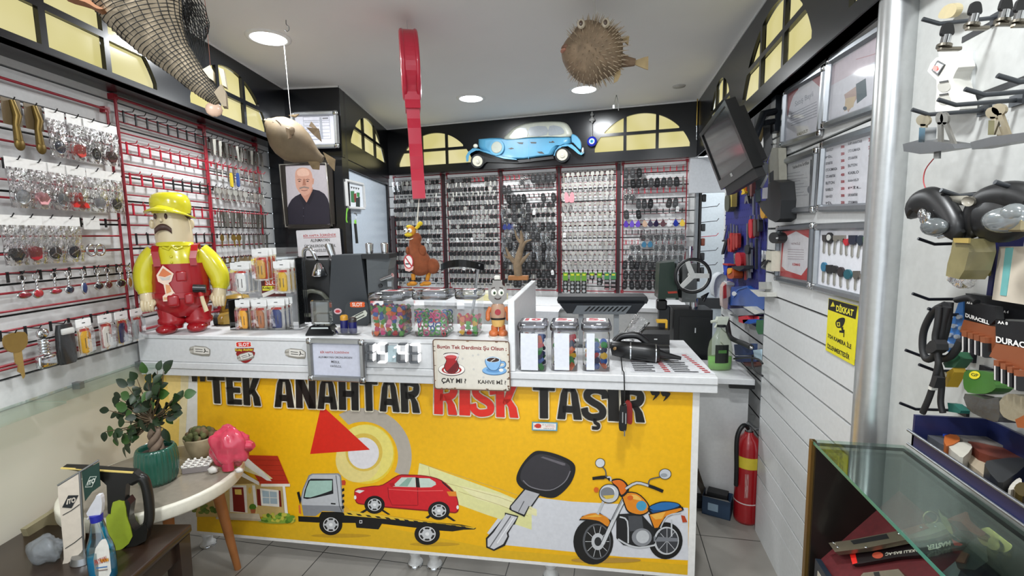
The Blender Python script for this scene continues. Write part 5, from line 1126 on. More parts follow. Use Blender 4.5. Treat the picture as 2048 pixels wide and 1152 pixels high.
q=on(*c6b(735,910)[0],jp(.03)); t=thing('black_strap_fob','long black strap with green tag hanging from the small picture','strap',fr(q,XJ,-NJ,Z)); MB(mat('#1b1f1a',.5)).fx(Matrix.Scale(u/3.49,4)).loft([[(x-20,0,z),(x+20,0,z),(x+20,8,z),(x-20,8,z)] for x,z in ((0,-60),(8,-120),(18,-205))],True,False).build('strap_band',t); MB(mat('#8ad04a',.4)).fx(Matrix.Scale(u/3.49,4)).box((0,2,-48),(34,8,30),4,2).m(mat('#d9e0e2',.4)).box((2,-2,-20),(24,4,20),3,2).build('tag',t); MB(STEEL).fx(Matrix.Scale(u/3.49,4)).tube([(-30,0,20),(-10,0,10),(20,0,14),(34,0,0)],4,6).build('ring',t)
# ================================================================== BACK WALL KEY RACKS
BS=lambda px,py,d=.1:(on(px,py,BW(d))-BM.translation).dot(XB)
RK=[(787,884,350),(893,1000,345),(1003,1116,338),(1120,1235,333),(1245,1376,322)]
NM=['first','second','third','fourth','fifth']
BROW=[2.015-.0835*k for k in range(12)]
BT=Matrix(BM)
random.seed(33)
HK_R=hookmesh(HRD,.04,.03,.008).build('hook'); HK_B=hookmesh(HBK,.04,.03,.008).build('hook')
for R_ in range(5):
    x0,x1,y=RK[R_]; s0_=BS(x0,y)+.006; s1_=BS(x1,y)-.006
    t=grid('key_rack',['red wire rack of black-headed keys beside the side door','red wire rack of black-headed keys under the car wheel','red wire rack of remote key cases behind the driftwood','red wire rack of nickel house keys under the wall car','red wire rack of remotes and coloured tags nearest the alcove'][R_],BT,s0_,s1_,1.0,2.065,[z-d for z in BROW for d in (0,.028)],.0022,.0045)
    MB(mat('#e6e6e8',.4)).b2(s0_+.01,s1_-.01,-.03,-.026,2.035,2.06).build('header_strip',t)
    if R_ in (0,1,2,3): MB(mat('#2a1216',.4)).b2(s1_+.004,s1_+.03,-.03,-.0,.95,2.07).build('side_post',t)
    if R_==0: MB(mat('#2a1216',.4)).b2(s0_-.05,s0_-.008,-.03,0,.95,1.7).build('side_post',t)
    nc=(11,12,11,11,10)[R_]; nh=0; rest=[]
    for r in range(12):
        xs=[s0_+.03+(s1_-s0_-.06)*q/(nc-1) for q in range(nc)]
        for c,x in enumerate(xs):
            k=None; red=False; w_=random.random()
            if R_==0: k='car' if w_<.8 else 'house'
            if R_==0 and r==0 and c<6: k='bag' if c<2 else 'house'
            if R_==0 and r==11 and 6<=c<9: k=None; red=True
            if R_==1:
                k='car' if w_<.9 else 'house'
                if r==0 and 6<=c<9: k=None; red=True
                if r in (4,6) and 5<c<9: k='house'
            if R_==2:
                if r==0: k='remote' if c>=6 else ('bag' if c in (4,) else None); red=c<4
                elif r==1: k='remote' if c<2 else None
                elif r==2: k='remote' if c in (1,2,3,4,8,10) else None
                elif r in (3,4): k='car' if (c>5 or c in (1,3)) else ('bag' if c in (0,4) else 'remote')
                elif r in (5,): k='#1f2c6a' if c in (0,1) else ('remote' if w_<.6 else 'bag')
                elif r in (6,7,8): k='bag' if w_<.6 else 'remote'
                else: k='remote' if w_<.75 else 'car'
            if R_==3:
                if r<10: k='house'
                else: k=None
                if r==0 and c==0: k='flat'
            if R_==4:
                if r==0: k='remote' if c<3 else None; red=c>=3
                elif r==1: k='remote' if c<9 else 'flat'
                elif r==2: k='bag' if c<2 else None; red=True
                elif r==3: k='remote' if c in (2,3,4,7,8) else None
                elif r==4: k='remote' if c in (0,2) else None
                elif r==5: k=['#5a3aa8','#5a3aa8','#5a3aa8','#c9a890','#241a3a','#241a3a','#4a1420','#d9d8da','#2238a0','#d8b428'][c]
                elif r==6: k=None if c<3 else 'bag'
                elif r==7: k='#2a6a8a' if c in (3,4) else ('bag' if c>0 else None); red=True
                elif r in(8,): k='bag' if c>0 else None
                else: k='remote' if c<7 else None
            if k!='house' or R_!=3 or True:
                hp=(x,0,BROW[r])
                if nh<100:
                    o=(HK_R if red else HK_B).copy(); COL.objects.link(o); o.parent=t; o.location=hp; nh+=1
                else: rest.append(hp)
            if k:
                j=random.uniform
                m=BT@Matrix.Translation((x+j(-.003,.003),-.058,BROW[r]-.004))@Matrix.Rotation(j(-.6,.6) if k in('car','flat') else j(-.3,.3),4,'Z')@Matrix.Rotation(j(-.16,.16),4,'Y')@Matrix.Diagonal((({'car':1.4,'house':1.3}.get(k,1.12)),1.1,(1.18 if k in('car','house') else 1.12),1))
                kn={'car':'black-headed key blank','house':'nickel key blank','remote':'black remote key case','bag':'bagged black remote case','flat':'flat steel key blank'}.get(k,{'#1f2c6a':'navy key fob','#5a3aa8':'purple key fob','#c9a890':'beige key fob','#241a3a':'dark violet key fob','#4a1420':'maroon key fob','#d9d8da':'white key fob','#2238a0':'blue key fob','#d8b428':'yellow key fob','#2a6a8a':'teal key fob'}.get(k))
                nm={'car':'car_key_blank','house':'house_key_blank','flat':'flat_key_blank','remote':'remote_key_case','bag':'bagged_remote_case'}.get(k,'key_fob')
                keyobj(k,m,'%s, %s row, %s hook of the %s back rack'%(kn,CARD[r],CARD[c],NM[R_]),'%s of the %s back rack'%(kn.split(',')[0],NM[R_]),'remote key' if 'remote' in nm else ('key fob' if nm=='key_fob' else 'key'),nm)
    if rest:
        b=MB(HBK)
        for h_ in rest: b.fx(Matrix.Translation(h_)); b.b2(-.004,.004,-.029,-.024,-.03,.006).tube([(0,-.028,0),(0,-.06,-.002),(0,-.066,.01)],.002,5)
        b.x=None; o=b.build('hook_rows',t); o['kind']='stuff'
bpy.data.objects.remove(HK_R); bpy.data.objects.remove(HK_B)
# price tags and odd bags hanging among the keys
random.seed(2)
for k,(px,py,lb) in enumerate(((817,408,'on the first back rack, fourth row'),(856,482,'beside the neck of the hanging bird'),(915,480,'on the second back rack, left half'),(944,480,'on the second back rack, right half'),(928,536,'low on the second back rack near the chair'),(947,537,'low on the second back rack, second of two'),(1068,425,'on the third back rack above the driftwood'),(1105,545,'low on the third back rack'),(1129,470,'at the edge of the fourth back rack'),(1342,446,'among the coloured fobs of the fifth rack'),(1355,418,'below the empty hooks of the fifth rack'))):
    q=on(px,py,BW(.03)); tag(MB(mat('#dcdcda',.5)).prism([(-.012,-.02),(.012,-.02),(.012,.014),(.005,.022),(-.005,.022),(-.012,.014)],-.0012,.0012).m(mat('#3a3a3c',.5)).b2(-.008,.008,-.0016,-.0012,-.008,-.006).b2(-.008,.008,-.0016,-.0012,-.001,.001).build('price_tag',None,fr(q,XB,NB,Z)@Matrix.Rotation(random.uniform(-.3,.3),4,'Y')),'small white paper tag hanging '+lb,'price tag','paper tags on the back racks')
# pink pair of key covers on the fourth rack
for k,px in ((0,1133),(1,1144)):
    q=on(px,392,BW(.03)); tag(MB(mat('#e08a92',.4)).prism(crv([(-.018,-.05),(-.018,.0),(-.006,.03),(.006,.03),(.018,.0),(.018,-.05)],True,2),-.004,.004).build('pink_key_cover',None,fr(q,XB,NB,Z)@Matrix.Rotation(-.15+.2*k,4,'Y')),'pink key cover hanging among nickel keys, %s of the pair'%('nearer the third rack' if k==0 else 'farther from the third rack'),'key cover')
# carded button batteries at the foot of the fourth rack
for k,(px,py,h_,gr) in enumerate(((1131,552,40,1),(1145,552,42,1),(1156,553,42,1),(1168,553,42,1),(1184,550,14,1),(1199,556,26,1),(1214,560,34,2),(1227,560,34,2))):
    q=on(px,545,BW(.05)); u=mpp(q); t=thing('battery_card','%s battery card, %s along the foot of the fourth back rack'%('green and silver' if gr==2 else 'green and black',CARD[k]),'batteries',fr(q,XB,NB,Z),'battery cards'); U=Matrix.Scale(u,4)
    MB(mat('#5a8a2a' if gr==1 else '#3c7a4a',.4)).fx(U).b2(-5,5,-.4,.4,-h_*.4,0).m(mat('#141614',.4)).b2(-5,5,-.4,.4,-h_,-h_*.4).m(mat('#c9c234',.4)).b2(-3,3,-.6,-.4,-6,-3).build('card',t)
    b=MB(mat('#c9cccc',.2,.9)).fx(U)
    for z in range(int(h_*.45),int(h_)-2,8): b.prism(ring(0,-z-3,3,3,12),-1.6,-.4) if gr==1 else b.b2(-4,4,-2,-.4,-z-4,-z)
    b.build('cells',t)
# narrow chrome post between fourth and fifth rack with clipped cards
# back worktop along the racks
bt=thing('back_worktop','white worktop running below the key racks on the back wall','worktop',BT)
MB(WHITE).b2(.0,2.66,-.50,-.0,.905,.94,.003).build('top',bt); MB(WALLW).b2(.0,2.66,-.47,-.45,.0,.904).build('front',bt)
q=on(965,583,BW(-.2)); q.z=.9405; t=thing('document_box','cream flat box with papers on the back worktop by the chair','box',fr(q,XB,NB,Z)); MB(mat('#d8cf9c',.5)).b2(-.2,.2,-.05,.1,0,.05,.003).m(mat('#e6e2cc',.5)).b2(-.17,.16,-.04,.1,.05,.07,.002).build('box_body',t)
q=on(1198,590,BW(-.25)); q.z=.9405; t=thing('red_cloth','small folded red cloth on the back worktop above the monitor','cloth',fr(q,XB,NB,Z)); MB(mat('#b02430',.7)).loft([[(-.08,-.05,0),(.07,-.05,0),(.08,.06,0),(-.06,.06,0)],[(-.06,-.04,.05),(.06,-.045,.06),(.07,.05,.04),(-.05,.05,.05)],[(-.02,-.02,.09),(.05,-.03,.08),(.05,.03,.07),(-.01,.03,.08)]]).build('folds',t)
q=on(1085,610,BW(-.55)); t=thing('white_paper_sheet','white paper sheets hanging over the edge of the back worktop','paper',fr(V((q.x,q.y,.9415)),XB,NB,Z)); MB(mat('#e6e9ee',.5)).loft([[(-.16,.1,0),(.14,.1,0),(.14,.1,.002),(-.16,.1,.002)],[(-.16,-.012,0),(.14,-.012,0),(.14,-.012,.002),(-.16,-.012,.002)],[(-.15,-.03,-.02),(.13,-.03,-.02),(.13,-.033,-.02),(-.15,-.033,-.02)],[(-.15,-.035,-.3),(.12,-.035,-.3),(.12,-.038,-.3),(-.15,-.038,-.3)]],True,False).build('sheet',t)
# ---------------------------------------------------------------- blue saloon wall decoration on the back fascia
cv=T(920,230,7.877)
CBL=mat('#4b8cad',.4,coat=.1,n=(14,.12)); CCR=mat('#a9aca0',.4,n=(20,.1))
def wallplane(d): return BW(-d)
q=on(1050,310,BW(0)); wc=thing('wall_car','weathered blue and cream tin saloon car mounted on the back fascia','wall decoration',fr(q,XB,NB,Z))
def slab(b,pts,d0,d1,smooth=False):
    f=[on(a,c,wallplane(d1)) for a,c in pts]; k=[on(a,c,wallplane(d0)) for a,c in pts]; cx=sum(f,V())/len(f)
    f2=[p+(cx-p)*.0 for p in f]; n=len(f)
    b.add(f2+k,[tuple(range(n))]+[(i,(i+1)%n,n+(i+1)%n,n+i) for i in range(n)],smooth); return b
def dome(b,pts,d0,d1,k=4):
    """a pressed-tin panel: outline at the wall, swelling towards the room"""
    n=len(pts); c=V((sum(p[0] for p in pts)/n,sum(p[1] for p in pts)/n)); R_=[]
    for i in range(k+1):
        t_=i/k; sc=1-.16*t_*t_; d=d0+(d1-d0)*math.sin(t_*PI/2)
        R_.append([on(*(c+(V(p)-c)*sc),wallplane(d)) for p in pts])
    return b.loft(R_)
body=cv(290,380,480,362,640,362,690,380,1100,350,1740,345,1752,440,1700,470,1600,470,1520,530,1470,630,1300,655,1000,700,720,700,560,660,440,600,340,560,290,500)
slab(dome(MB(CBL),body,.0,.05),body,-.0,.001).build('body',wc,world=True)
roof=crv(cv(690,375,760,280,850,200,1000,140,1200,110,1450,100,1640,115,1730,190,1755,345,1400,352,1080,365,800,400),True,3)
dome(MB(CCR),roof,.0,.052).build('roof',wc,world=True)
gw=mat('#8d9398',.25)
for w_ in (cv(805,358,830,280,900,215,1040,205,1055,345),cv(1100,325,1100,195,1355,178,1365,312),cv(1395,315,1410,175,1540,172,1620,215,1640,290,1500,315)): slab(MB(gw),crv(w_,True,2),.03,.055).build('window',wc,world=True)
dome(MB(CBL),crv(cv(1755,305,1830,320,1890,390,1915,470,1900,560,1780,440,1755,430),True,3),.0,.04).build('boot',wc,world=True)
for pts in (cv(100,735,92,650,130,580,200,525,290,530,400,575,560,650,700,690,900,708,880,690,690,660,480,590,370,560,250,560,170,600,140,650,130,730),cv(1475,640,1500,560,1560,490,1660,462,1760,462,1830,520,1900,600,1950,540,1955,600,1910,632,1860,610,1780,540,1700,490,1600,500,1540,570,1510,640)): slab(MB(CBL),pts,.0,.062).build('mudguard',wc,world=True)
def whl(x,y,r):
    cx,cy=cv(x,y)[0]; r/=7.877
    q0=on(cx,cy,wallplane(.0)); q1=on(cx,cy,wallplane(.06)); q2=on(cx,cy,wallplane(.066)); u=mpp(q1)
    w_=MB(mat('#17181a',.4)).cyl(q0,q1,r*u*1.3,r*u*1.3,28).m(mat('#b9b6a6',.4)).cyl(q1,q2,r*u,r*u*.94,28).m(mat('#a9a69a',.4)).cyl(q2,q2-NB*.002,r*u*.5,r*u*.45,20).m(mat('#e6e4da',.3)).cyl(q2,q2-NB*.006,r*u*.16,r*u*.12,14); w_.build('wheel',wc,world=True)
whl(275,728,82); whl(1610,630,88)
cx,cy=cv(595,520)[0]; q0=on(cx,cy,wallplane(.04)); u=mpp(q0)
MB(CBL).cyl(q0,q0-NB*.03,16*u,15.5*u,28).m(mat('#979c92',.3)).cyl(q0-NB*.03,q0-NB*.034,11.5*u,10.5*u,28).build('spare_wheel',wc,world=True)
cx,cy=cv(245,490)[0]; q0=on(cx,cy,wallplane(.05)); MB(mat('#d2d0c2',.2)).ell(q0,(5*u,5*u,4.4*u),14,8).build('headlight',wc,world=True)
cx,cy=cv(1935,560)[0]; MB(mat('#c9ccc8',.25,.6)).ell(on(cx,cy,wallplane(.06)),(2.4*u,2.4*u,6*u),12,8).build('bumper',wc,world=True)
b=MB(mat('#3a3836',.5))
for pts in (cv(890,430,1000,432,985,460,930,452),cv(1105,425,1205,428,1200,448,1120,446),cv(1400,438,1410,415,1430,428,1460,405,1495,435),cv(755,530,815,512,855,530,800,542),cv(1210,580,1290,575,1330,612,1250,605)):
    b.flat([on(a,c,wallplane(.0515)) for a,c in pts])
b.build('paint_chips',wc,world=True)
slab(MB(mat('#16181a',.4)),cv(330,640,560,700,900,712,1470,650,1480,690,900,760,420,740,340,800),.0,.03).build('chassis',wc,world=True)
b=MB(mat('#4a9cc0',.4)); slab(b,cv(1078,375,1084,375,1082,690,1076,690),.045,.0512); b.build('door_seam',wc,world=True)
# ================================================================== RIGHT SLAT WALL
def slabp(b,pts,pl,d0,d1,smooth=False,uv=None):
    """solid cut-out: photo outline on plane pl, from d0 to d1 in front of it"""
    n=pl[1] if pl[1].dot(CAM-pl[0])>0 else -pl[1]
    f=[on(a,c,(pl[0]+n*d1,pl[1])) for a,c in pts]; k=[p-n*(d1-d0) for p in f]; m=len(f)
    return b.add(f+k,[tuple(range(m)),tuple(range(2*m-1,m-1,-1))]+[(i,(i+1)%m,m+(i+1)%m,m+i) for i in range(m)],smooth)
def wthing(name,label,cat,px,py,pl,group=None):
    return thing(name,label,cat,fm(on(px,py,pl)),group)
c6=T(1540,20,1.921)
RP=RW(.002)
SIL=mat('#a7abb0',.3,.85)
def dip(g):
    g.poly('#d8d8de',c6(68,325,198,240,190,470,62,515)); g.poly('#a85a60',c6(68,325,198,240,196,300,160,268,110,300,66,410))
    g.poly('#d9dae2',crv(c6(66,420,90,330,130,295,170,300,194,330,190,470,62,515),True,3)); g.text('#8d93a0','Satış Bayii',c6(96,352,166,310,166,336,96,378),.01)
    for k in range(6): g.line('#7d828e',c6(80,400+k*9,180,352+k*11),1)
    g.text('#2c2e34','KALE KİLİT',c6(104,470,146,455,146,468,104,484),.03)
def blank_(g):  # poster tones with the glare of the window painted in
    g.poly('#cfc4cc',c6(240,215,440,85,430,345,228,440)); g.poly('#d8d9e0',c6(236,290,436,180,430,345,228,440)); g.poly('#b8a29a',c6(285,325,335,290,340,330,300,395)); g.poly('#50626a',c6(330,285,368,262,372,330,334,360)); g.poly('#c9b79a',c6(290,340,330,330,320,372,285,390))
    g.line('#b88a90',c6(330,190,400,170,430,150),1.4); g.ell2('#5a6a78',*c6(288,378)[0],4,4)
def cert(g):
    g.poly('#cfd0d2',c6(64,605,190,560,182,755,52,760)); g.text('#3c3e44','Yetkilendirme Sertifikası',c6(86,600,150,578,150,592,86,612),.03)
    for k in range(9): g.line('#8a8c92',c6(66,630+k*11,66+50+(k%3)*14,622+k*11),1)
    g.line('#55585e',c6(158,575,152,755),3); g.ell2('#7a7d84',*c6(153,690)[0],5,8)
def prices(g):
    random.seed(8); g.poly('#e3e4ea',c6(216,520,430,460,412,745,204,750))
    L_=[('OTO KUMANDA','350'),('OTO ANAHTAR','300'),('BUTON','250'),('KABLO','200'),('KASA KİLİT','250'),('PİL','400'),('KAPI ANAHTARI','500')]
    for k in range(9):
        y=535+k*25
        for x0,w_ in ((214,44),(300,54)):
            s_=-.28*(1-k/9); yy=y-(x0-214)*.30*(1-k/8.5)
            ww=w_*random.uniform(.55,1); g.text('#4a4c54',L_[(k+x0)%7][0],c6(x0,yy,x0+ww,yy-ww*.22*(1-k/9),x0+ww,yy+11-ww*.22*(1-k/9),x0,yy+11),.02)
            if x0==300: g.text('#a8434a',L_[(k+3)%7][1],c6(378,y-42*(1-k/8.5),398,y-48*(1-k/8.5),398,y+13-48*(1-k/8.5),378,y+13-42*(1-k/8.5)),.05)
            else: g.text('#a8434a',L_[(k+1)%7][1],c6(272,y-14*(1-k/8.5),286,y-16*(1-k/8.5),286,y+11-16*(1-k/8.5),272,y+11-14*(1-k/8.5)),.05)
def award(g):
    g.poly('#c04848',c6(48,845,158,842,150,1040,38,1025)); g.poly('#e2e0e4',c6(60,870,100,850,156,880,150,980,120,1020,60,1000,45,985,52,900)); g.text('#6a4a50','YETKİLİ',c6(80,892,116,892,116,902,80,902),.02)
    for k in range(5): g.line('#9a8a90',c6(68,920+k*9,130,922+k*9),1)
    g.text('#c23a3c','KEMAS',c6(86,972,116,974,116,984,86,982),.04)
FRM=[('frame with a red-cornered certificate, far upper place on the slat wall',(55,310,215,215,205,480,50,530),dip),('large frame with a faded poster and painted window glare, topmost on the slat wall',(225,185,478,30,455,370,213,458),blank_),('frame with a grey printed certificate, middle row beside the price list',(55,580,195,525,185,785,40,785),cert),('frame with a two-column red and black price list',(210,505,442,430,420,770,192,775),prices),('dark frame with a red and white diploma below the grey certificate',(42,820,183,815,172,1060,30,1040),award),('frame of sample keys in two rows, above the yellow camera sign',(192,815,425,810,400,1130,175,1075),None)]
for lb,q,d in FRM:
    snapframe('wall_frame','silver '+lb if 'dark' not in lb else lb,'frame',c6(*q),RP,.018,.024,d,paper='#dcdde3',metal=mat('#7d8288',.35,.8) if d is award else SIL,glass=d is not None)
# sample keys in the lowest frame, each lying on the white board
ck=T(1620,440,6.4)
SK=[('black square-headed',180,235,28,45,'#3a3634','s',170,430),('black ring-headed',240,230,40,70,'#1c1c1e','r',240,455),('grey steel flat-headed',320,235,30,38,'#77736a','s',305,440),('grey steel key beside the red one',400,232,34,36,'#77736a','s',390,450),('red heart-headed',455,285,33,46,'#b8202c','h',458,460),('navy broad-headed',535,255,46,60,'#1f2436','s',530,480),('slate rounded-headed',635,262,36,68,'#26303e','r',605,490),('green broad-headed',725,268,48,50,'#4a8a24','s',712,505),('pale blue oval-headed',168,600,32,60,'#2f7090','r',160,805),('black square-headed',235,630,34,56,'#222224','s',225,830),('black round-headed',308,632,38,50,'#1d1d1f','r',303,845),('dark brown oval-headed',385,665,38,64,'#30282a','r',385,865),('teal round-headed',472,695,46,64,'#1f5a66','r',478,890),('grey slotted square-headed',580,705,34,54,'#5a5650','s',570,905),('grey round steel-headed',677,725,48,46,'#77716a','r',660,925)]
KP6=RW(.006)
for k,(nm,x,y,rx_,ry_,c,sh,bx,by) in enumerate(SK):
    t=thing('sample_key','%s sample key, %s row of the key board'%(nm,'upper' if k<8 else 'lower'),'key',fm(on(*ck(x,y)[0],KP6)),'sample keys on the key board')
    slabp(MB(NI),ck(x-12,y,x+12,y,bx+13,by-20,bx,by,bx-13,by-20),KP6,0,.002).build('blade',t,world=True)
    hp=ring(x,y,rx_,ry_,16) if sh=='r' else ([(x-rx_,y-ry_),(x+rx_,y-ry_),(x+rx_,y+ry_*.4),(x+rx_*.5,y+ry_),(x-rx_*.5,y+ry_),(x-rx_,y+ry_*.4)] if sh=='s' else crv([(x,y-ry_*.8),(x+rx_,y-ry_),(x+rx_,y),(x,y+ry_),(x-rx_,y),(x-rx_,y-ry_)],True,3))
    slabp(MB(mat(c,.35)),[(1620+a/6.4,440+b_/6.4) for a,b_ in hp],KP6,0,.006).build('head',t,world=True)
    if k==1: slabp(MB(mat('#c9c9c4',.3)),[(1620+a/6.4,440+b_/6.4) for a,b_ in ring(232,225,24,40,14)],KP6,.006,.008).build('ring',t,world=True)
# camera warning sign
cw=T(1500,560,4.43)
t=wthing('warning_sign','yellow and black camera warning sign on the slat wall below the key board','sign',1680,660,RP)
slabp(MB(mat('#e2d61c',.4)),cw(697,160,955,230,915,755,668,620),RP,0,.003).build('plate',t,world=True)
g=Art(RW(.005),up=.0003)
g.poly('#16140c',cw(699,165,952,235,935,348,692,262)); g.poly('#d9cd2a',cw(735,190,752,235,712,236)); g.text('#e8de3a','DİKKAT',cw(765,205,922,245,912,322,762,275),.035)
g.poly('#16140c',crv(cw(757,375,790,340,836,336,838,375,812,420,770,420),True,3)); g.poly('#d9cd2a',cw(768,375,796,372,798,412,772,410)); g.poly('#16140c',cw(776,382,790,380,790,404,778,402)); g.poly('#16140c',cw(806,420,826,415,826,440,838,442,834,508,826,505,828,470,790,465,792,445,812,448))
g.text('#16140c','7/24 KAMERA İLE',cw(690,462,900,560,896,615,688,508),.03); g.text('#16140c','İZLENMEKTEDİR',cw(686,552,884,650,880,708,684,600),.03)
g.build('printed_warning',t,world=True)
# ---------------------------------------------------------------- television on a bracket
tq=[V((.437,2.518,1.974)),V((.451,2.07,2.016)),V((.53,1.942,1.733)),V((.516,2.39,1.691))]
nT=(tq[1]-tq[0]).cross(tq[3]-tq[0]).normalized(); nT=nT if nT.x<0 else -nT
tv=thing('television','small black television on a wall bracket, tilted down towards the counter','television',fm((tq[0]+tq[2])/2))
def tvq(i0,j0,i1,j1,d0,d1):
    P=lambda u,v_,d:(tq[0]*(1-u)+tq[1]*u)*(1-v_)+(tq[3]*(1-u)+tq[2]*u)*v_+nT*d
    return [P(i0,j0,d0),P(i1,j0,d0),P(i1,j1,d0),P(i0,j1,d0),P(i0,j0,d1),P(i1,j0,d1),P(i1,j1,d1),P(i0,j1,d1)]
BX=[(0,1,2,3),(7,6,5,4),(0,4,5,1),(1,5,6,2),(2,6,7,3),(3,7,4,0)]
b=MB(mat('#0f1011',.3,coat=.4))
for q in ((0,0,1,.06),(0,.86,1,1),(0,.06,.05,.86),(.95,.06,1,.86)): b.add(tvq(*q,-.035,.006),BX)
b.build('bezel',tv,world=True)
MB(mat('#26282c',.18,coat=.6)).add(tvq(.05,.06,.95,.86,-.03,.0),BX).build('screen',tv,world=True)
MB(BLK).add(tvq(.12,.1,.88,.9,-.075,-.035),BX).build('rear_case',tv,world=True)
MB(BLK).add(tvq(.1,1.0,.98,1.13,-.03,.0),BX).m(CHROME).add(tvq(.44,.88,.5,.93,.006,.008),BX).build('lower_strip',tv,world=True)
a0=on(1556,222,RW(.01)); mid=(tq[0]+tq[2])/2-nT*.075
MB(mat('#1b2026',.35,.5)).b2(a0.x-.02,a0.x+.008,a0.y-.03,a0.y+.03,a0.z-.09,a0.z+.07).tube([a0,V((.64,mid.y+.02,mid.z+.12)),V((mid.x+.05,mid.y,mid.z+.02)),mid],.016,10).tube([a0-Z*.04,V((.64,mid.y+.02,mid.z+.08))],.012,8).build('wall_bracket',tv,world=True)
# black belts and tools hanging behind the television at the wall's end
c5r=T(1380,200,5.239)
E0=RW(.03)
def hang(name,label,cat,shapes,pl,group=None):
    """shapes: (part, colour, photo outline, back, front)"""
    a=shapes[0][2]; cx=sum(p[0] for p in a)/len(a); cy=sum(p[1] for p in a)/len(a)
    t=thing(name,label,cat,fm(on(cx,cy,pl)),group)
    for pn,c,pts,d0,d1 in shapes: slabp(MB(c if not isinstance(c,str) else mat(c,.45)),pts,pl,d0,d1).build(pn,t,world=True)
    return t
HP=(V((.72,2.38,0)),V((.35,.94,0)).normalized())
hang('tan_holster','tan curved leather holder hanging behind the television','holster',[('holder','#8f7a4a',crv(c5r(645,330,755,250,765,350,740,430,690,460,640,440),True,3),0,.03),('strap','#1a1a1c',c5r(640,330,660,180,680,180,672,330),0,.01)],HP)
hang('black_belt','wide black tool belt hanging beside the television bracket','belt',[('band','#17181a',c5r(760,200,850,200,865,480,800,640,740,640,770,480),0,.03),('buckle',STEEL,c5r(690,580,705,570,715,660,700,700),0,.035)],HP)
hang('cordless_drill','dark grey cordless tool with striped cable hanging below the belt','tool',[('body','#2b3036',c5r(700,720,790,640,830,690,760,900,700,950,685,860),0,.05),('grip','#3a4a50',c5r(680,940,730,930,740,1060,690,1070),.0,.04),('striped_cable','#8d8f90',c5r(735,910,805,780,820,800,755,930),.05,.056)],HP)
W2=RW(.04)
hang('remote_tester','grey handheld tester hanging on the end of the slat wall','tester',[('case','#9c998c',c5r(820,640,860,500,925,505,935,860,820,885),-.03,.0),('screen','#1d1f20',c5r(830,770,870,740,872,850,832,865),.0,.002),('wire_hook',STEEL,c5r(780,420,790,418,805,460,900,458,900,466,800,470),-.02,-.015)],W2)
cA=T(1400,340,5.236)
hang('wall_holder','black plastic wall holder with a white label at the wall end','holder',[('shell','#1c1d1f',crv(cA(712,150,835,130,838,510,720,515,600,330,690,320),True,2),-.04,.02),('label','#c9c6cc',cA(655,190,705,182,702,298,650,302),.02,.022)],W2)
hang('round_dial','small round black dial on the slat wall end','dial',[('case','#18191b',[(1400+a/5.236,340+b_/5.236) for a,b_ in ring(770,710,52,58,20)],-.04,.0),('hub','#c9c9c9',[(1400+a/5.236,340+b_/5.236) for a,b_ in ring(803,714,9,10,10)],.0,.003)],W2)
hang('cable_box','cream box with coiled black cable hanging below the round dial','box',[('box','#c9c5b4',cA(690,850,752,848,748,1060,690,1050),-.04,.0),('clear_face',clear(base=.1),cA(645,840,692,848,690,1050,640,1030),-.02,.0),('cable','#17181a',cA(655,1010,700,940,730,950,725,962,700,958,665,1020),.0,.006)],W2)
# ---------------------------------------------------------------- pegboard with tools on the recessed wall
PG=RW(-.062)
pgb=wthing('pegboard','deep blue tool pegboard on the recessed wall','pegboard',1490,480,PG)
PB=[on(a,c,PG) for a,c in ((1456,372),(1528,350),(1528,600),(1454,592))]
y0=min(p.y for p in PB); y1=max(p.y for p in PB)
b=MB(mat('#1d2270',.5)).b2(.785,.797,2.5,y1,.98,1.9); b.build('board',pgb,world=True)
b=MB(mat('#10133f',.6))
for iy in range(24):
    for iz in range(20): b.flat([(.7845,2.54+iy*.042+a,1.02+iz*.043+c) for a,c in ((-.004,-.004),(.004,-.004),(.004,.004),(-.004,.004))])
b.build('peg_holes',pgb,world=True)
TP=RW(-.04)
def driver(lb,c,x,y0_,y1_,ys,w_=11,pl=TP,name='screwdriver'):
    hang(name,lb,'tool',[('handle',c,crv(cA(x-w_,y0_,x+w_,y0_,x+w_*1.2,(y0_+y1_)/2,x+w_*.8,y1_,x-w_*.8,y1_,x-w_*1.2,(y0_+y1_)/2),True,2),0,.02),('shaft',STEEL,cA(x-3,ys,x+4,ys,x+4,y0_+6,x-3,y0_+6),.006,.012)],pl)
driver('red-handled screwdriver in the cluster at the pegboard edge, front one','#a8241f',320,670,850,560); driver('red-handled screwdriver in the cluster, second from the pegboard edge','#9a2a24',350,670,830,570); driver('red-handled screwdriver in the cluster, third from the pegboard edge','#a02c24',380,670,810,580); driver('dark red-handled screwdriver hanging lowest in the cluster','#8a2420',300,720,850,640)
driver('bright red-handled chisel hanging in the middle of the pegboard','#c0202c',525,525,705,480,16,name='chisel'); driver('brown-handled chisel beside the bright red one','#5a4038',568,525,690,470,12,name='chisel'); driver('black-handled pick beside the brown chisel','#24262a',608,520,640,470,8,name='pick'); driver('yellow and black screwdriver at the near edge of the pegboard','#d0981c',655,370,500,520,22); driver('long brown-handled file high on the pegboard','#6a3a34',530,110,270,300,10,name='file')
hang('yellow_cutter','yellow pipe cutter hanging high on the pegboard','tool',[('jaw','#d8b01c',crv(cA(390,150,430,130,460,130,455,200,470,240,430,258,440,220,400,190),True,3),0,.03),('handle','#b8482a',cA(455,130,480,120,485,230,462,220),0,.02)],TP)
hang('pliers','steel pliers hanging below the yellow cutter','tool',[('jaws',STEEL,cA(470,280,492,260,510,350,500,352,488,320,472,355,462,350),0,.015),('grips','#1d2025',cA(485,150,515,140,515,270,490,270),0,.015)],TP)
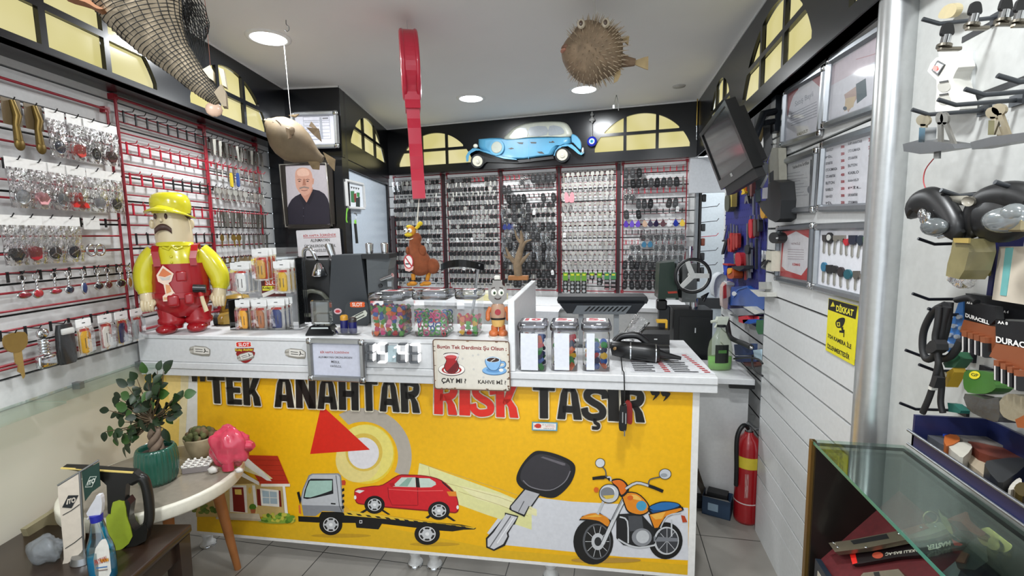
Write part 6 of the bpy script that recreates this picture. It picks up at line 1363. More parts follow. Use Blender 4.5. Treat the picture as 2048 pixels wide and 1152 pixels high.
for k,(x,ya,yb,lb) in enumerate(((492,560,800,'long steel rod hanging by the bright red chisel'),(527,760,1070,'long grey rod low on the pegboard'),(580,720,1040,'dark steel rod near the pegboard edge'),(555,150,470,'thin polished rod high on the pegboard'))):
    hang('steel_rod',lb,'rod',[('rod',STEEL if k!=2 else mat('#3a3c42',.4,.6),cA(x-6,ya,x+6,ya,x+6,yb,x-6,yb),0,.01)],TP)
hang('pincers','large black pincers hanging low on the pegboard','tool',[('jaws','#24262a',crv(cA(465,800,490,785,512,810,508,860,495,880,470,870),True,3),0,.02),('grips',STEEL,cA(478,870,500,868,505,1130,488,1150),0,.015),('red_grip','#8a1f24',cA(460,900,478,880,480,1150,462,1150),0,.015)],TP)
hang('clamp','red clamp with chrome screw low on the pegboard','tool',[('body','#b0202a',crv(cA(370,880,410,868,430,930,425,1000,395,1010,370,980),True,3),0,.03),('screw',CHROME,cA(350,880,368,870,370,990,355,990),0,.02)],TP)
hang('yellow_roller','long cream handle hanging at the far edge of the pegboard','tool',[('handle','#b3a052',cA(300,200,335,190,332,385,298,390),0,.03)],TP); hang('grey_brush','grey-green brush head hanging beside the cream handle','brush',[('head','#4a4d40',crv(cA(262,280,300,270,302,400,280,440,258,400),True,3),0,.04),('wire',STEEL,cA(272,190,280,190,280,275,272,275),.01,.014)],TP)
hang('coping_saw','black coping saw hanging left of the screwdrivers','saw',[('frame','#17181a',cA(228,735,285,728,240,880,222,885,225,860,255,750,230,750),0,.01),('blade',STEEL,cA(275,580,283,580,250,735,243,735),0,.004)],TP)
hang('amber_jar','amber-capped jar on the little pegboard shelf','jar',[('jar','#a8481c',crv(cA(285,1040,320,1028,350,1050,350,1130,290,1130),True,3),0,.05),('cap','#d89a2a',crv(cA(285,1035,320,1028,325,1070,290,1090),True,3),.03,.055)],TP); hang('blue_funnel','blue and red funnel hanging beside the amber jar','funnel',[('cone','#1c3aa8',cA(240,990,290,1000,270,1100,252,1100),0,.04),('rim','#b02a24',cA(236,978,292,990,292,1002,238,992),0,.045)],TP)
sh=wthing('peg_shelf','small grey metal shelf hooked on the pegboard under the red clamp','shelf',1480,538,TP); slabp(MB(mat('#3a3c40',.4,.6)),cA(330,1010,460,1000,460,1030,410,1060,340,1030),TP,0,.05).build('tray',sh,world=True)
# ---------------------------------------------------------------- recess: shelves, bins, desk with bottle
cD=T(1380,540,5.239)
dk=thing('side_desk','white side desk between the counter and the slat wall','desk',fm(V((.55,2.52,0))))
MB(WHITE).b2(-.16,.18,0,.36,.72,.75,.002).build('desk_top',dk); MB(WALLW).b2(-.14,.18,.10,.12,0,.719).b2(-.14,-.12,.12,.34,0,.719).build('front_panel',dk); MB(BLK).b2(.06,.18,.0,.02,.70,.719).build('painted_shade',dk)  # black strip stands in for the shade under the desk top
def Y(y): return (V((0,y,0)),V((0,1,0)))
q=on(1439,738,ZP(.751)); u=mpp(q); U=Matrix.Scale(u,4)
sb=thing('spray_bottle','green cleaner spray bottle standing on the side desk','spray bottle',fm(q,AV))
hgt=100; lathe_b=[(22,0),(24,3),(24,40),(21,56),(13,70),(9,78),(8,90)]
MB(mat('#b4c09c',.15,coat=.5,alpha=.35)).fx(U).lathe(lathe_b,24,sx=1,sy=.6).build('bottle_body',sb); MB(mat('#5fc02a',.15)).fx(U).lathe([(.1,1.5),(23,2),(23.2,26),(.1,26)],24,sx=.98,sy=.58).build('green_liquid',sb)
MB(mat('#20241e',.4)).fx(U).loft([[(a*13-2,-13-(2.4*(1-abs(a)**2)),zz) for a in (-1,-.5,0,.5,1)]+[(a*13-2,-12.4,zz) for a in (1,.5,0,-.5,-1)] for zz in (16,26,40,52)],True,False).m(mat('#4a7a3a',.4)).b2(-10,6,-15.8,-15,36,42).build('label',sb)
MB(mat('#16181a',.4)).fx(U).cyl((0,0,86),(0,0,91),8.6).build('collar',sb); MB(mat('#cfd4c4',.35)).fx(U).loft([[(x,y,90) for x,y in ((-7,-5),(9,-5),(9,5),(-7,5))],[(x,y,100) for x,y in ((-10,-5),(12,-5),(12,5),(-10,5))],[(x,y,106) for x,y in ((-8,-4),(14,-4),(14,4),(-8,4))]],True,False).tube([(-8,0,98),(-20,0,96)],3,8).tube([(-6,0,94),(-12,0,84)],2,6).build('trigger_head',sb)
RS=RW(-.045)
t=wthing('blue_bin','blue plastic storage bin on the recessed wall under the pegboard','bin',1490,600,RS); slabp(MB(mat('#1f4f9a',.35)),cD(385,300,435,175,600,165,620,190,790,250,790,400,740,430,560,375,410,370),RS,-.018,.012).build('bin_shell',t,world=True); slabp(MB(mat('#3a6ab0',.35)),crv(cD(440,275,470,225,520,190,590,185,500,215,460,290),True,3),RS,.012,.016).build('handle_lip',t,world=True); slabp(MB(mat('#d8dee2',.4)),[(1380+a/5.239,540+b_/5.239) for a,b_ in ring(460,248,22,24,16)],RS,.012,.017).build('round_label',t,world=True)
t=wthing('white_bracket_shelf','small white bracket shelf at the slat wall end with folded paper','shelf',1520,585,RW(.02)); slabp(MB(mat('#c9c8c0',.4)),cD(625,205,720,230,805,235,805,280,715,280),RW(.02),-.05,.02).build('ledge',t,world=True); slabp(MB(mat('#a9a9a4',.4)),cD(720,125,805,125,805,200,720,205),RW(.02),-.04,.0).build('carton',t,world=True)
t=wthing('recess_shelf','glass shelf holding folded papers in the recess','shelf',1490,630,RS); slabp(MB(clear('#bcd0c8',base=.15)),cD(415,460,800,490,790,520,760,540,430,480),RS,-.018,.012).build('pane',t,world=True)
t=wthing('paper_stack','striped papers stacked on the recess glass shelf','papers',1485,622,RS); slabp(MB(mat('#8f9094',.5)),cD(410,405,545,400,650,470,500,490),RS,.013,.04).build('papers',t,world=True); slabp(MB(mat('#c9cac4',.5)),cD(555,385,640,380,740,450,680,465),RS,.013,.042).build('open_carton',t,world=True)
for lb,nm,c,pts in (('red plastic tub hanging under the recess shelf','tub','#d8404a',(505,480,600,475,610,520,560,560,510,545)),('blue-lidded jar under the recess shelf','jar','#2a5ab0',(550,520,680,515,690,550,620,565,555,555)),('green tub under the recess shelf nearest the slat wall','tub','#3c6a48',(695,525,790,520,780,665,715,675,690,620)),('blue notebook leaning on the side desk','notebook','#32436a',(460,780,650,770,645,890,470,895)),('cyan-white wipes pack on the side desk','wipes pack','#b8d0dc',(660,840,740,830,760,960,680,940)),('dark blue folder on the side desk under the cables','folder','#2b3a66',(470,900,690,905,690,985,475,960)),('brown block lying at the back of the side desk','block','#5a2a24',(550,965,740,960,770,990,650,1015,580,1005))):
    b=MB(mat(c,.4)); slabp(b,cD(*pts),RS,.013,.04); q=on(1380+pts[0]/5.239,540+pts[1]/5.239,RS); tag(b.build(nm.replace(' ','_'),None,fm(q),world=True),lb,nm)
t=wthing('desk_cable','black cable looping over the side desk','cable',1515,720,RS); P_=lambda *p:[on(a,c,RW(.06)) for a,c in cD(*p)]
MB(RUB).tube(crv(P_(460,930,560,920,650,920,720,940,760,980),False,5),.005,6).tube(crv(P_(660,890,650,960,670,1040,720,1080,760,1110),False,5),.005,6).build('cable',t,world=True)
t=wthing('chain_lock','black chain lock with silver beads lying on the desk','lock',1480,680,RS); b=MB(RUB).tube(crv(P_(385,500,400,620,420,700,480,740,560,770,640,810),False,4),.014,8); b.m(CHROME)
for p in crv(P_(420,715,500,750,570,785,640,815),False,5): b.ell(p,(.009,.009,.009),8,6)
b.build('chain',t,world=True)
# white carrier bag and red-labelled jar at the back of the recess
YB=Y(3.55)
t=thing('carrier_bag','crumpled white carrier bag on a ledge behind the handwheel','bag',fm(on(1442,598,YB))); slabp(MB(mat('#c3c8cc',.5,bump=.6)),crv(cD(250,200,270,90,330,40,380,60,390,130,350,200,340,270,270,290),True,4),YB,0,.14,True).build('bag_body',t,world=True)
t=thing('label_jar','clear jar with red label standing under the pegboard shelf','jar',fm(on(1450,612,Y(3.3)))); b=MB(mat('#c9b0a8',.2)); slabp(b,crv(cD(345,180,400,130,480,140,470,240,400,290,395,400,345,390),True,2),Y(3.3),0,.08); b.build('jar_body',t,world=True); slabp(MB(mat('#b8282a',.4)),cD(350,170,380,150,385,290,350,300),Y(3.3),.08,.085).build('label',t,world=True); slabp(MB(mat('#c9ccce',.3)),cD(390,125,490,140,485,165,385,155),Y(3.3),.0,.09).build('lid',t,world=True)
# white door leaf closing the alcove
a0=on(1395,360,Y(4.3)); a1=on(1500,600,Y(4.3))
dd=tag(MB(mat('#dfe7ec',.4)).b2(a0.x-.05,a1.x+.1,4.3,4.34,0,1.9).build('door_2'),kind='structure'); MB(mat('#1a1b1d',.4)).b2(a0.x-.05,a1.x+.1,4.27,4.3,.84,.93).build('kick_rail',dd)
st_=struct('trim_7',MB(mat('#8d9194',.35,.5)).b2(.672,.70,4.0,4.06,0,2.04).m(mat('#c3c5c8',.4)).b2(.62,1.25,3.98,4.03,1.80,2.07))
# narrow side rack of keys seen edge-on with hooks
sr_=thing('side_hook_strip','dark strip of red and black hooks at the alcove corner','hook strip',fm(V((.705,4.03,1.0)))); MB(mat('#1f1c1c',.5)).b2(-.012,.012,-.03,.0,.1,.85).build('strip',sr_)
random.seed(12)
for k in range(6):
    z=.80-k*.115; MB(HRD if k in(0,3) else HBK).tube([(.01,-.015,z),(.13,-.015,z+.01),(.145,-.015,z+.03)],.003,6).build('hook',sr_)
    if k in (0,2,3,4,5): tag(MB(mat(('#1a1a1c','','#2a2c2e','#7a3a24','#1c1d20','#26282a')[k],.4)).box((.735,4.013,1.0+z-.04),(.03,.02,.06),.006,2).build('clip_on_remote'),'small remote hanging on the alcove strip, %s hook from the top'%CARD[k],'remote key')
# ---------------------------------------------------------------- milling machine with handwheel on a black cabinet
cM=T(1300,490,5.006)
MP=F(1.12); p=on(1388,620,MP); u=mpp(p); U=Matrix.Scale(u,4)
zc=p.z
cb=thing('black_cabinet','black metal cabinet under the green milling machine','cabinet',fm(V((p.x,p.y,0)),AC)); cz=zc/u
MB(mat('#121314',.45)).fx(U).b2(-38,36,0,70,0,cz).build('carcass',cb); MB(mat('#1c1d1f',.35)).fx(U).b2(-28,34,-2,0,cz*.1,cz-14).build('door',cb); MB(mat('#c9ccce',.25)).fx(U).b2(2,4,-3,-2,cz-46,cz-36).build('label_plate',cb)
mm=thing('milling_machine','dark green milling machine with a three-spoke handwheel behind the counter','milling machine',fm(p,AC)); GRN=mat('#1f3328',.35,coat=.3)
zz=lambda y:620-y
MB(GRN).fx(U).loft([[(x,y,zz(cy)) for x,cy,y in q] for q in (((-68,526,0),(-40,523,0),(-30,600,0),(-70,597,0)),((-68,526,50),(-24,520,50),(-20,600,50),(-70,597,50)))],True,False).build('motor_head',mm)
MB(mat('#b83a24',.4)).fx(U).add([(-52,-.6,zz(583)),(-34,-.6,zz(582)),(-32,-.6,zz(586)),(-50,-.6,zz(587))],[(0,1,2,3)]).m(mat('#8d9590',.4)).b2(-54,-36,-.8,-.3,zz(599),zz(596)).build('nameplate',mm)
MB(mat('#6a6d6c',.35,.3)).fx(U).b2(-22,6,10,46,zz(606),zz(528)).build('spindle_block',mm); MB(CHROME).fx(U).cyl((-2,40,zz(590)),(-2,40,zz(494)),5,n=16).cyl((4,26,0),(4,26,zz(600)),9,n=16).build('column',mm)
wc_=V((-10,-26,zz(549))); b=MB(BLK).fx(U).tube([(wc_.x+32*math.cos(a),wc_.y,wc_.z+32*math.sin(a)) for a in [2*PI*k/40 for k in range(40)]],3.2,10,True); b.build('wheel_rim',mm)
b=MB(mat('#c9cac6',.35)).fx(U)
for a in (1.95,0.0,3.95): b.loft([[(wc_.x+r*math.cos(a)-w_*math.sin(a),y,wc_.z+r*math.sin(a)+w_*math.cos(a)) for w_,y in ((-h_,-29),(h_,-29),(h_,-25),(-h_,-25))] for r,h_ in ((0,5),(30,4.2))],True,False)
b.cyl((wc_.x,wc_.y+20,wc_.z),(wc_.x,wc_.y-5,wc_.z),5.5,n=18).tube([(wc_.x+29*math.cos(a),wc_.y,wc_.z+29*math.sin(a)) for a in [2*PI*k/40 for k in range(40)]],1,6,True); b.build('wheel_spokes',mm)
MB(BLK).fx(U).box((-60,20,zz(612)),(20,20,22),3).build('vise',mm); MB(BLK).fx(U).tube([(14,0,zz(595)),(24,-6,zz(585)),(16,-4,zz(602))],3,8).build('feed_lever',mm)
MB(mat('#26292c',.4)).fx(U).box((-54,24,-20),(22,22,50),2).build('motor_tube',mm)
q=on(1322,668,F(.62)); q.z=TOP; 
t=thing('screw_gauge','small yellow and black hand tool standing behind the card terminal','tool',fm(V((q.x,q.y-.06,TOP)),AC)); u2=mpp(q); U2=Matrix.Scale(u2,4); hh=(on(1322,640,F(.62)).z-TOP)/u2
MB(BLK).fx(U2).b2(-8,8,-6,6,0,hh).build('grip',t); MB(mat('#d8a82a',.4)).fx(U2).b2(-12,8,-8,6,hh,hh+5).b2(4,8,-8,-4,hh-10,hh).build('bow',t)
# floor: extinguisher and boxes
q=V((.742,2.535,0)); fe=thing('fire_extinguisher','red fire extinguisher standing at the end of the slat wall','fire extinguisher',fm(q,AV)) ; q=V((.71,2.515,0)); fe.matrix_world=fm(q,AV); WM[fe.name]=fm(q,AV)
FR=mat('#a51a20',.3,coat=.4)
MB(FR).lathe([(.001,0),(.055,0),(.06,.015),(.06,.40),(.052,.44),(.025,.465),(.02,.48)],28).build('cylinder',fe); MB(mat('#d9c23a',.4)).lathe([(.0606,.30),(.0606,.36)],28).build('yellow_label',fe); MB(mat('#d8c9c4',.5)).lathe([(.0604,.11),(.0604,.116)],28).m(mat('#d8b0ac',.5)).quadtext('YANGIN',[(-.040,-.056,.28),(-.022,-.058,.28),(-.022,-.058,.15),(-.040,-.056,.15)],.02).build('print',fe)
MB(BLK).tube(crv([(0,0,.49),(-.04,-.02,.52),(-.075,-.03,.46),(-.072,-.03,.3),(-.066,-.02,.2)],False,5),.011,8).build('hose',fe); MB(STEEL).cyl((0,0,.47),(0,0,.51),.015).box((.0,-.03,.52),(.02,.09,.012),.003).build('valve',fe)
q=on(1448,1030,ZP(0)); ob_=thing('open_carton','open blue and white carton on the floor behind the counter','carton',fm(q+V((-.03,.02,0)),-.35)); CBB=mat('#2a3f58',.5)
MB(CBB).b2(-.07,.07,-.05,-.047,0,.10).b2(-.07,.07,.047,.05,0,.10).b2(-.07,-.067,-.05,.05,0,.10).b2(.067,.07,-.05,.05,0,.10).b2(-.07,.07,-.05,.05,0,.003).build('carton_body',ob_); MB(mat('#b9b9b4',.5)).add([(-.07,-.05,.1),(.07,-.05,.1),(.06,-.09,.13),(-.07,-.085,.12)],[(0,1,2,3)]).build('front_flap',ob_); MB(mat('#4a4030',.5)).add([(-.07,.05,.1),(-.07,-.05,.1),(-.12,-.03,.19),(-.1,.06,.22)],[(0,1,2,3)]).build('side_flap',ob_); MB(mat('#1a1a1c',.5)).b2(-.05,.05,-.03,.03,.004,.12).build('packed_item',ob_); MB(mat('#8fa6b8',.5)).b2(-.04,.01,-.051,-.0502,.03,.07).build('printed_mark',ob_)
q=on(1405,1018,ZP(0)); t=thing('black_box','flat black box lying on the floor beside the open carton','box',fm(q+V((-.03,.05,0)),AC)); MB(BLK).b2(-.1,.06,-.05,.1,0,.06,.004).build('box_body',t); MB(mat('#242528',.5)).b2(-.102,.062,-.052,.102,.045,.064,.003).build('lid',t)
# ================================================================== HANGING FROM THE CEILING
def plY(px,py,y): return on(px,py,(V((0,y,0)),V((0,1,0))))
# giant red key, seen nearly edge-on
KY=2.2; p0=plY(829,62,KY); p1=plY(838,398,KY); L_=(p0-p1).length; u=mpp(p1)
gk=thing('giant_red_key','giant red plastic display key hanging upright from the ceiling','display key',fr(p1,V((math.cos(.42),math.sin(.42),0)),V((-math.sin(.42),math.cos(.42),0)),Z)@Matrix.Rotation(-.03,4,'Y'))
KR=mat('#c8243f',.3,coat=.5,n=(12,.06)); th=13*u
def kp2(pts,x0,x1): # profile in y,z pushed through x
    n=len(pts); a=[(x0,p[0],p[1]) for p in pts]; c=[(x1,p[0],p[1]) for p in pts]; return a+c,[tuple(range(n))[::-1],tuple(range(n,2*n))]+[(i,(i+1)%n,n+(i+1)%n,n+i) for i in range(n)]
zb=L_*.60; rz_=(L_-zb)/2
MB(KR).add(*kp2(crv([(.13*math.cos(a)*(1 if math.sin(a)>-.6 else .8),zb+rz_+rz_*math.sin(a)) for a in [2*PI*k/16 for k in range(16)]],True,3),-th,th)).build('bow',gk)
b=MB(KR); b.tube([(-th*1.0,.125*math.cos(a),zb+rz_+rz_*.95*math.sin(a)) for a in [2*PI*k/30 for k in range(30)]],.011,8,True).tube([(th*1.0,.125*math.cos(a),zb+rz_+rz_*.95*math.sin(a)) for a in [2*PI*k/30 for k in range(30)]],.011,8,True); b.build('bow_rim',gk)
MB(mat('#8e1830',.35)).add([(-th*1.03,.085*math.cos(a),zb+rz_+rz_*.7*math.sin(a)) for a in [2*PI*k/24 for k in range(24)]],[tuple(range(24))]).m(mat('#c9b0b4',.4)).add([(-th*1.06,y,zb+rz_+z) for y,z in ((-.06,-.05),(.05,.0),(.05,.02),(-.06,-.03))],[(0,1,2,3)]).add([(-th*1.06,y,zb+rz_+z) for y,z in ((-.05,-.09),(.03,-.06),(.03,-.045),(-.05,-.075))],[(0,1,2,3)]).build('bow_emblem',gk)
MB(KR).add(*kp2([(-.045,zb-.01),(-.055,zb-.05),(.055,zb-.05),(.045,zb-.01),(.06,zb+.05),(-.06,zb+.05)],-th*1.1,th*1.1)).build('shoulder',gk)
MB(KR).add(*kp2([(-.04,0),(.04,0),(.04,zb-.03),(-.04,zb-.03),(-.03,zb*.8),(-.045,zb*.7),(-.03,zb*.55),(-.045,zb*.42),(-.028,zb*.3),(-.045,zb*.18)],-th*.95,th*.95)).build('blade',gk)
b=MB(mat('#d8d4d0',.4)); q=fr(p1,V((1,0,0)),V((0,1,0)),Z); MB(mat('#c9c9c9',.5)).tube([(0,0,L_-.002),(0,0,H-p1.z+.0)],.0015,6).build('hanging_cord',gk)
# plush bird tied below the key
cB=T(780,440,7.2)
BY=2.19; q=plY(843,570,BY); u=mpp(q); U=Matrix.Scale(u/7.2,4)
bd=thing('plush_bird','brown plush bird with orange legs hanging by a white cord under the giant key','plush toy',fm(q,AV)); 
X=lambda x,z,y=0:((x-453.6),y,(936-z)); PLU=mat('#8a4a2a',.9,n=(60,.18),bump=.5); ORG=mat('#c8862a',.85,n=(50,.12)); PY=mat('#dcc02a',.8)
MB(PLU).fx(U).loft([[(cx-453.6+rx*math.cos(a),ry*math.sin(a),936-z) for a in [2*PI*k/20 for k in range(20)]] for z,cx,rx,ry in ((800,440,40,40),(770,450,110,95),(700,452,160,130),(620,446,168,135),(540,432,158,125),(450,405,128,105),(380,388,95,80),(330,385,82,70),(280,390,92,76),(255,398,84,70),(215,405,58,50),(190,410,30,28))]).build('body',bd)
MB(PLU).fx(U).ell(X(630,665,-30),(98,92,112),16,10).build('thigh',bd); MB(PLU).fx(U).ell(X(500,440,-85),(56,34,78),14,8).build('wing',bd); MB(PLU).fx(U).ell(X(285,440,-50),(26,30,60),12,8).build('wing',bd)
MB(ORG).fx(U).ell(X(345,165,-20),(64,56,78),16,10).build('head',bd); hdb=[o for o in bd.children if o.name.startswith('head')][0]; MB(PY).fx(U).ell(X(310,215,-60),(58,46,30),14,8).build('beak',hdb); MB(PY).fx(U).ell(X(318,100,-20),(46,30,24),12,8).build('brow',hdb); MB(PY).fx(U).tube([X(405,130),X(440,95),X(452,70)],[22,24,30],10).ell(X(470,60),(36,34,32),12,8).build('comb',hdb)
for x in (275,335): MB(mat('#ecebe4',.4)).fx(U).ell(X(x,158,-72),(30,20,32),14,8).m(BLK).ell(X(x-12,160,-92),(12,6,12),10,6).build('eye',hdb)
b=MB(ORG).fx(U).tube([X(345,770,-20),X(345,860,-20)],[34,28],10).ell(X(335,910,-30),(66,56,34),14,8).ell(X(285,920,-50),(34,30,24),10,8); b.build('leg',bd); MB(ORG).fx(U).tube([X(565,750,10),X(535,870,10)],[36,28],10).ell(X(525,915,0),(74,56,34),14,8).ell(X(465,930,-20),(36,30,22),10,8).build('leg',bd)
b=MB(mat('#c03038',.5)).fx(U); b.add([X(312+68*math.cos(a),590+100*math.sin(a),-142) for a in [2*PI*k/24 for k in range(24)]],[tuple(range(24))]); b.m(mat('#eae6e2',.5)).add([X(312+54*math.cos(a),590+84*math.sin(a),-143) for a in [2*PI*k/24 for k in range(24)]],[tuple(range(24))]).m(BLK).add([X(268,612,-144),X(340,612,-144),X(340,628,-144),X(268,628,-144)],[(0,1,2,3)]).m(mat('#c03038',.5)).add([X(262,530,-145),X(276,520,-145),X(360,650,-145),X(348,664,-145)],[(0,1,2,3)]).m(mat('#e2b8b0',.5)).add([X(250,660,-141),X(380,655,-141),X(370,705,-141),X(315,730,-141),X(260,715,-141)],[(0,1,2,3,4)]); b.build('no_smoking_badge',bd)
kb=(p1-q)/(u/7.2); R_=Matrix.Rotation(-AV,3,'Z'); kb=R_@kb
MB(mat('#dcd8cc',.6)).fx(U).tube([(kb.x,kb.y,kb.z),X(425,40,10),X(412,180,40)],9,8).tube(crv([X(412,180,50),X(395,250,-50),X(330,280,-66),X(270,280,-60)],False,4),8,6).tube([X(330,960,-20),X(322,1010,-20)],8,6).build('cord',bd)
# ---------------------------------------------------------------- spiny dried pufferfish
cP=T(1000,0,3.49); PYY=2.2
q=plY(1190,105,PYY); u=mpp(q); U=Matrix.Scale(u,4)
pf=thing('spiny_pufferfish','dried spiny pufferfish hanging from the ceiling by a thread','dried fish',fm(q,AV)); PUF=mat('#8f7a62',.8,n=(26,.35),bump=1.0)
MB(PUF).fx(U).ell((0,0,0),(58,52,56),28,18,lambda d:1+.06*math.sin(d.x*5+d.z*4)+.05*max(0,-d.x)*2).build('body',pf)
random.seed(17); b=MB(mat('#b3a188',.7)).fx(U); n=420
for k in range(n):
    z=1-2*(k+.5)/n; a=k*2.39996; r=math.sqrt(1-z*z); d=V((r*math.cos(a),r*math.sin(a),z))
    if d.x<-.86 or d.x>.93: continue
    s_=V((d.x*57,d.y*51,d.z*55)); e=d*V((1,1,1)).length*0+s_+ (d+V((.25,0,.0))).normalized()*random.uniform(9,17); b.tube([s_,e],[1.3,.25],4,False,False)
b.build('spines',pf)
MB(mat('#7d6650',.8,bump=.6)).fx(U).tube([(50,4,-14),(66,0,-19),(80,-2,-21)],[15,10,7],12).build('tail_root',pf); FIN=mat('#b39c72',.7,n=(20,.2))
MB(FIN).fx(U).loft([[(80,-2,-25),(80,1,-25),(80,1,-17),(80,-2,-17)],[(96,-3,-32),(96,0,-32),(96,0,-12),(96,-3,-12)],[(106,-3,-36),(106,-1,-36),(106,-1,-10),(106,-3,-10)]],True,False).build('tail_fin',pf)
MB(FIN).fx(U).loft([[(40,-6,-34),(50,-6,-34),(50,-2,-34),(40,-2,-34)],[(38,-8,-48),(50,-8,-46),(50,-5,-46),(38,-5,-48)],[(36,-9,-62),(44,-9,-58),(44,-7,-58),(36,-7,-62)]],True,False).loft([[(52,-8,22),(56,-8,26),(56,-4,26),(52,-4,22)],[(64,-10,10),(66,-10,26),(66,-6,26),(64,-6,10)]],True,False).build('side_fin',pf)
MB(mat('#7a5a48',.6)).fx(U).ell((-60,-12,4),(9,16,7),14,8).m(mat('#b07a66',.6)).ell((-64,-14,-1),(7,12,3),12,6).build('mouth',pf)
for x,y in ((-34,-44),(12,-46)): MB(mat('#c9bda8',.3)).fx(U).ell((x,y,36),(8,5,9),14,8).m(mat('#5a4a40',.2)).ell((x-1,y-4,36),(4,2,5),10,6).build('eye',pf)
MB(mat('#c9c6be',.6)).fx(U).tube([(0,0,50),(0,0,(H-q.z)/u)],.6,5).build('thread',pf)
# ---------------------------------------------------------------- smooth pufferfish before the portrait
q=plY(586,279,2.28); u=mpp(q); U=Matrix.Diagonal((.9*u/3.49,.9*u/3.49,u/3.49,1)); sp=thing('smooth_pufferfish','smooth beige dried pufferfish hanging by a cord before the portrait','dried fish',fm(q,AV)); BEI=mat('#786850',.7,n=(14,.25),bump=.5)
ax=V((math.cos(.56),0,-math.sin(.56))); pr_=V((math.sin(.56),0,math.cos(.56))); rr=[]
for t_,w_,dp in ((-232,14,18),(-226,30,30),(-205,44,44),(-170,78,72),(-120,112,100),(-60,130,118),(10,132,118),(80,112,98),(140,80,70),(190,50,42),(230,32,26),(262,26,18)):
    c=ax*t_+pr_*(-12*math.sin((t_+230)/500*PI)); rr.append([c+pr_*(w_*math.cos(a)*(1 if math.cos(a)>0 else 1.12))+V((0,dp*math.sin(a),0)) for a in [2*PI*k/22 for k in range(22)]])
MB(BEI).fx(U).loft(rr).build('body',sp)
MB(mat('#c9bda4',.4)).fx(U).ell(ax*-236+V((0,-6,6)),(10,14,9),10,6).ell(ax*-230+V((0,-6,-22)),(12,16,9),10,6).build('teeth',sp)
b=MB(mat('#7d6a52',.8,n=(30,.3))).fx(U); P_=lambda x,z,y:(x-300,y,380-z)
b.loft([[P_(430,290,0),P_(500,320,0),P_(500,322,8),P_(430,292,8)],[P_(450,260,0),P_(515,330,0),P_(515,332,8),P_(450,262,8)]],True,False).loft([[P_(410,300,-6),P_(505,310,-6),P_(520,400,0),P_(460,350,0)],[P_(410,300,6),P_(505,310,6),P_(520,400,8),P_(460,350,8)]],True,False); b.build('dorsal_fin',sp)
FN_=mat('#8a7656',.8,n=(30,.3))
MB(FN_).fx(U).loft([[P_(400,520,-10),P_(500,530,-10),P_(490,590,-10),P_(440,585,-10)],[P_(400,520,2),P_(500,530,2),P_(490,590,2),P_(440,585,2)]],True,False).build('anal_fin',sp); MB(FN_).fx(U).loft([[P_(530,470,-8),P_(620,520,-8),P_(608,600,-8),P_(560,545,-8)],[P_(530,470,4),P_(620,520,4),P_(608,600,4),P_(560,545,4)]],True,False).build('tail_fin',sp)
MB(mat('#8d7a62',.8,bump=.6)).fx(U).ell(P_(345,340,-112),(24,10,30),14,8).loft([[P_(300,320,-112),P_(330,330,-122),P_(330,392,-122),P_(305,400,-112)],[P_(310,320,-104),P_(340,330,-112),P_(340,392,-112),P_(315,400,-104)]],True,False).build('side_fin',sp); MB(mat('#6a5844',.7)).fx(U).tube(crv([P_(190,275,-74),P_(230,300,-92),P_(245,340,-100)],False,4),5,6).tube(crv([P_(215,262,-74),P_(255,290,-96),P_(268,325,-104)],False,4),5,6).build('gill_folds',sp)
MB(FN_).fx(U).loft([[P_(280,215,0),P_(330,225,0),P_(360,208,0)],[P_(280,219,6),P_(330,232,6),P_(360,210,6)]],True,False).build('top_spine',sp)
MB(mat('#cfcdc6',.6)).fx(U).tube([P_(296,240,0),P_(290,60,0),(-20,0,(H-q.z)/(u/3.49))],2.2,5).build('cord',sp)
# ---------------------------------------------------------------- long dried fish wrapped in a net, upper corner
cN=T(180,0,4.8); NY=1.45
def npt(x,y,d=0): a,c=cN(x,y)[0]; p=on(a,c,(V((0,NY,0)),V((-.55,.83,0)).normalized())); return p+V((-.55,.83,0)).normalized()*d
AXF=V((-.55,.83,0)).normalized()
nf=thing('netted_fish','long dried fish wrapped in a black fishing net in the upper corner','dried fish',fm(npt(700,400))); FB=mat('#9a8b74',.75,n=(18,.3),bump=.6)
sec=[(340,-260,420),(400,-120,400),(460,0,385),(520,130,350),(600,270,290),(690,400,240),(790,520,190),(900,640,150),(1010,760,125),(1110,860,100),(1190,930,80),(1235,985,45)]
us=mpp(npt(700,400))/4.8; C_=[npt(x,y) for x,y,_ in sec]; rr=[]
for i,(x,y,w_) in enumerate(sec):
    t_=(C_[min(i+1,len(C_)-1)]-C_[max(i-1,0)]).normalized(); sd=t_.cross(AXF).normalized(); rr.append([C_[i]+sd*(w_*us*.95*math.cos(a))+AXF*(w_*us*.7*math.sin(a)) for a in [2*PI*k/24 for k in range(24)]])
MB(FB).loft(rr).build('body',nf,world=True)
b=MB(mat('#1a1a18',.7))
for i in range(len(sec)*4-4):
    t_=i/4; k=min(int(t_),len(sec)-2); f_=t_-k; R0=[rr[k][j]*(1-f_)+rr[k+1][j]*f_ for j in range(24)]; c=C_[k]*(1-f_)+C_[k+1]*f_
    b.tube([c+(p-c)*(1.012+.02*math.sin(j*2.1+i)) for j,p in enumerate(R0)],.0009,3,True)
for j in range(0,24): b.tube([C_[i]+(rr[i][j]-C_[i])*1.014+(V((0,0,.004)) if i%2 else V()) for i in range(len(sec))],.0009,3)
b.build('net_on_body',nf,world=True)
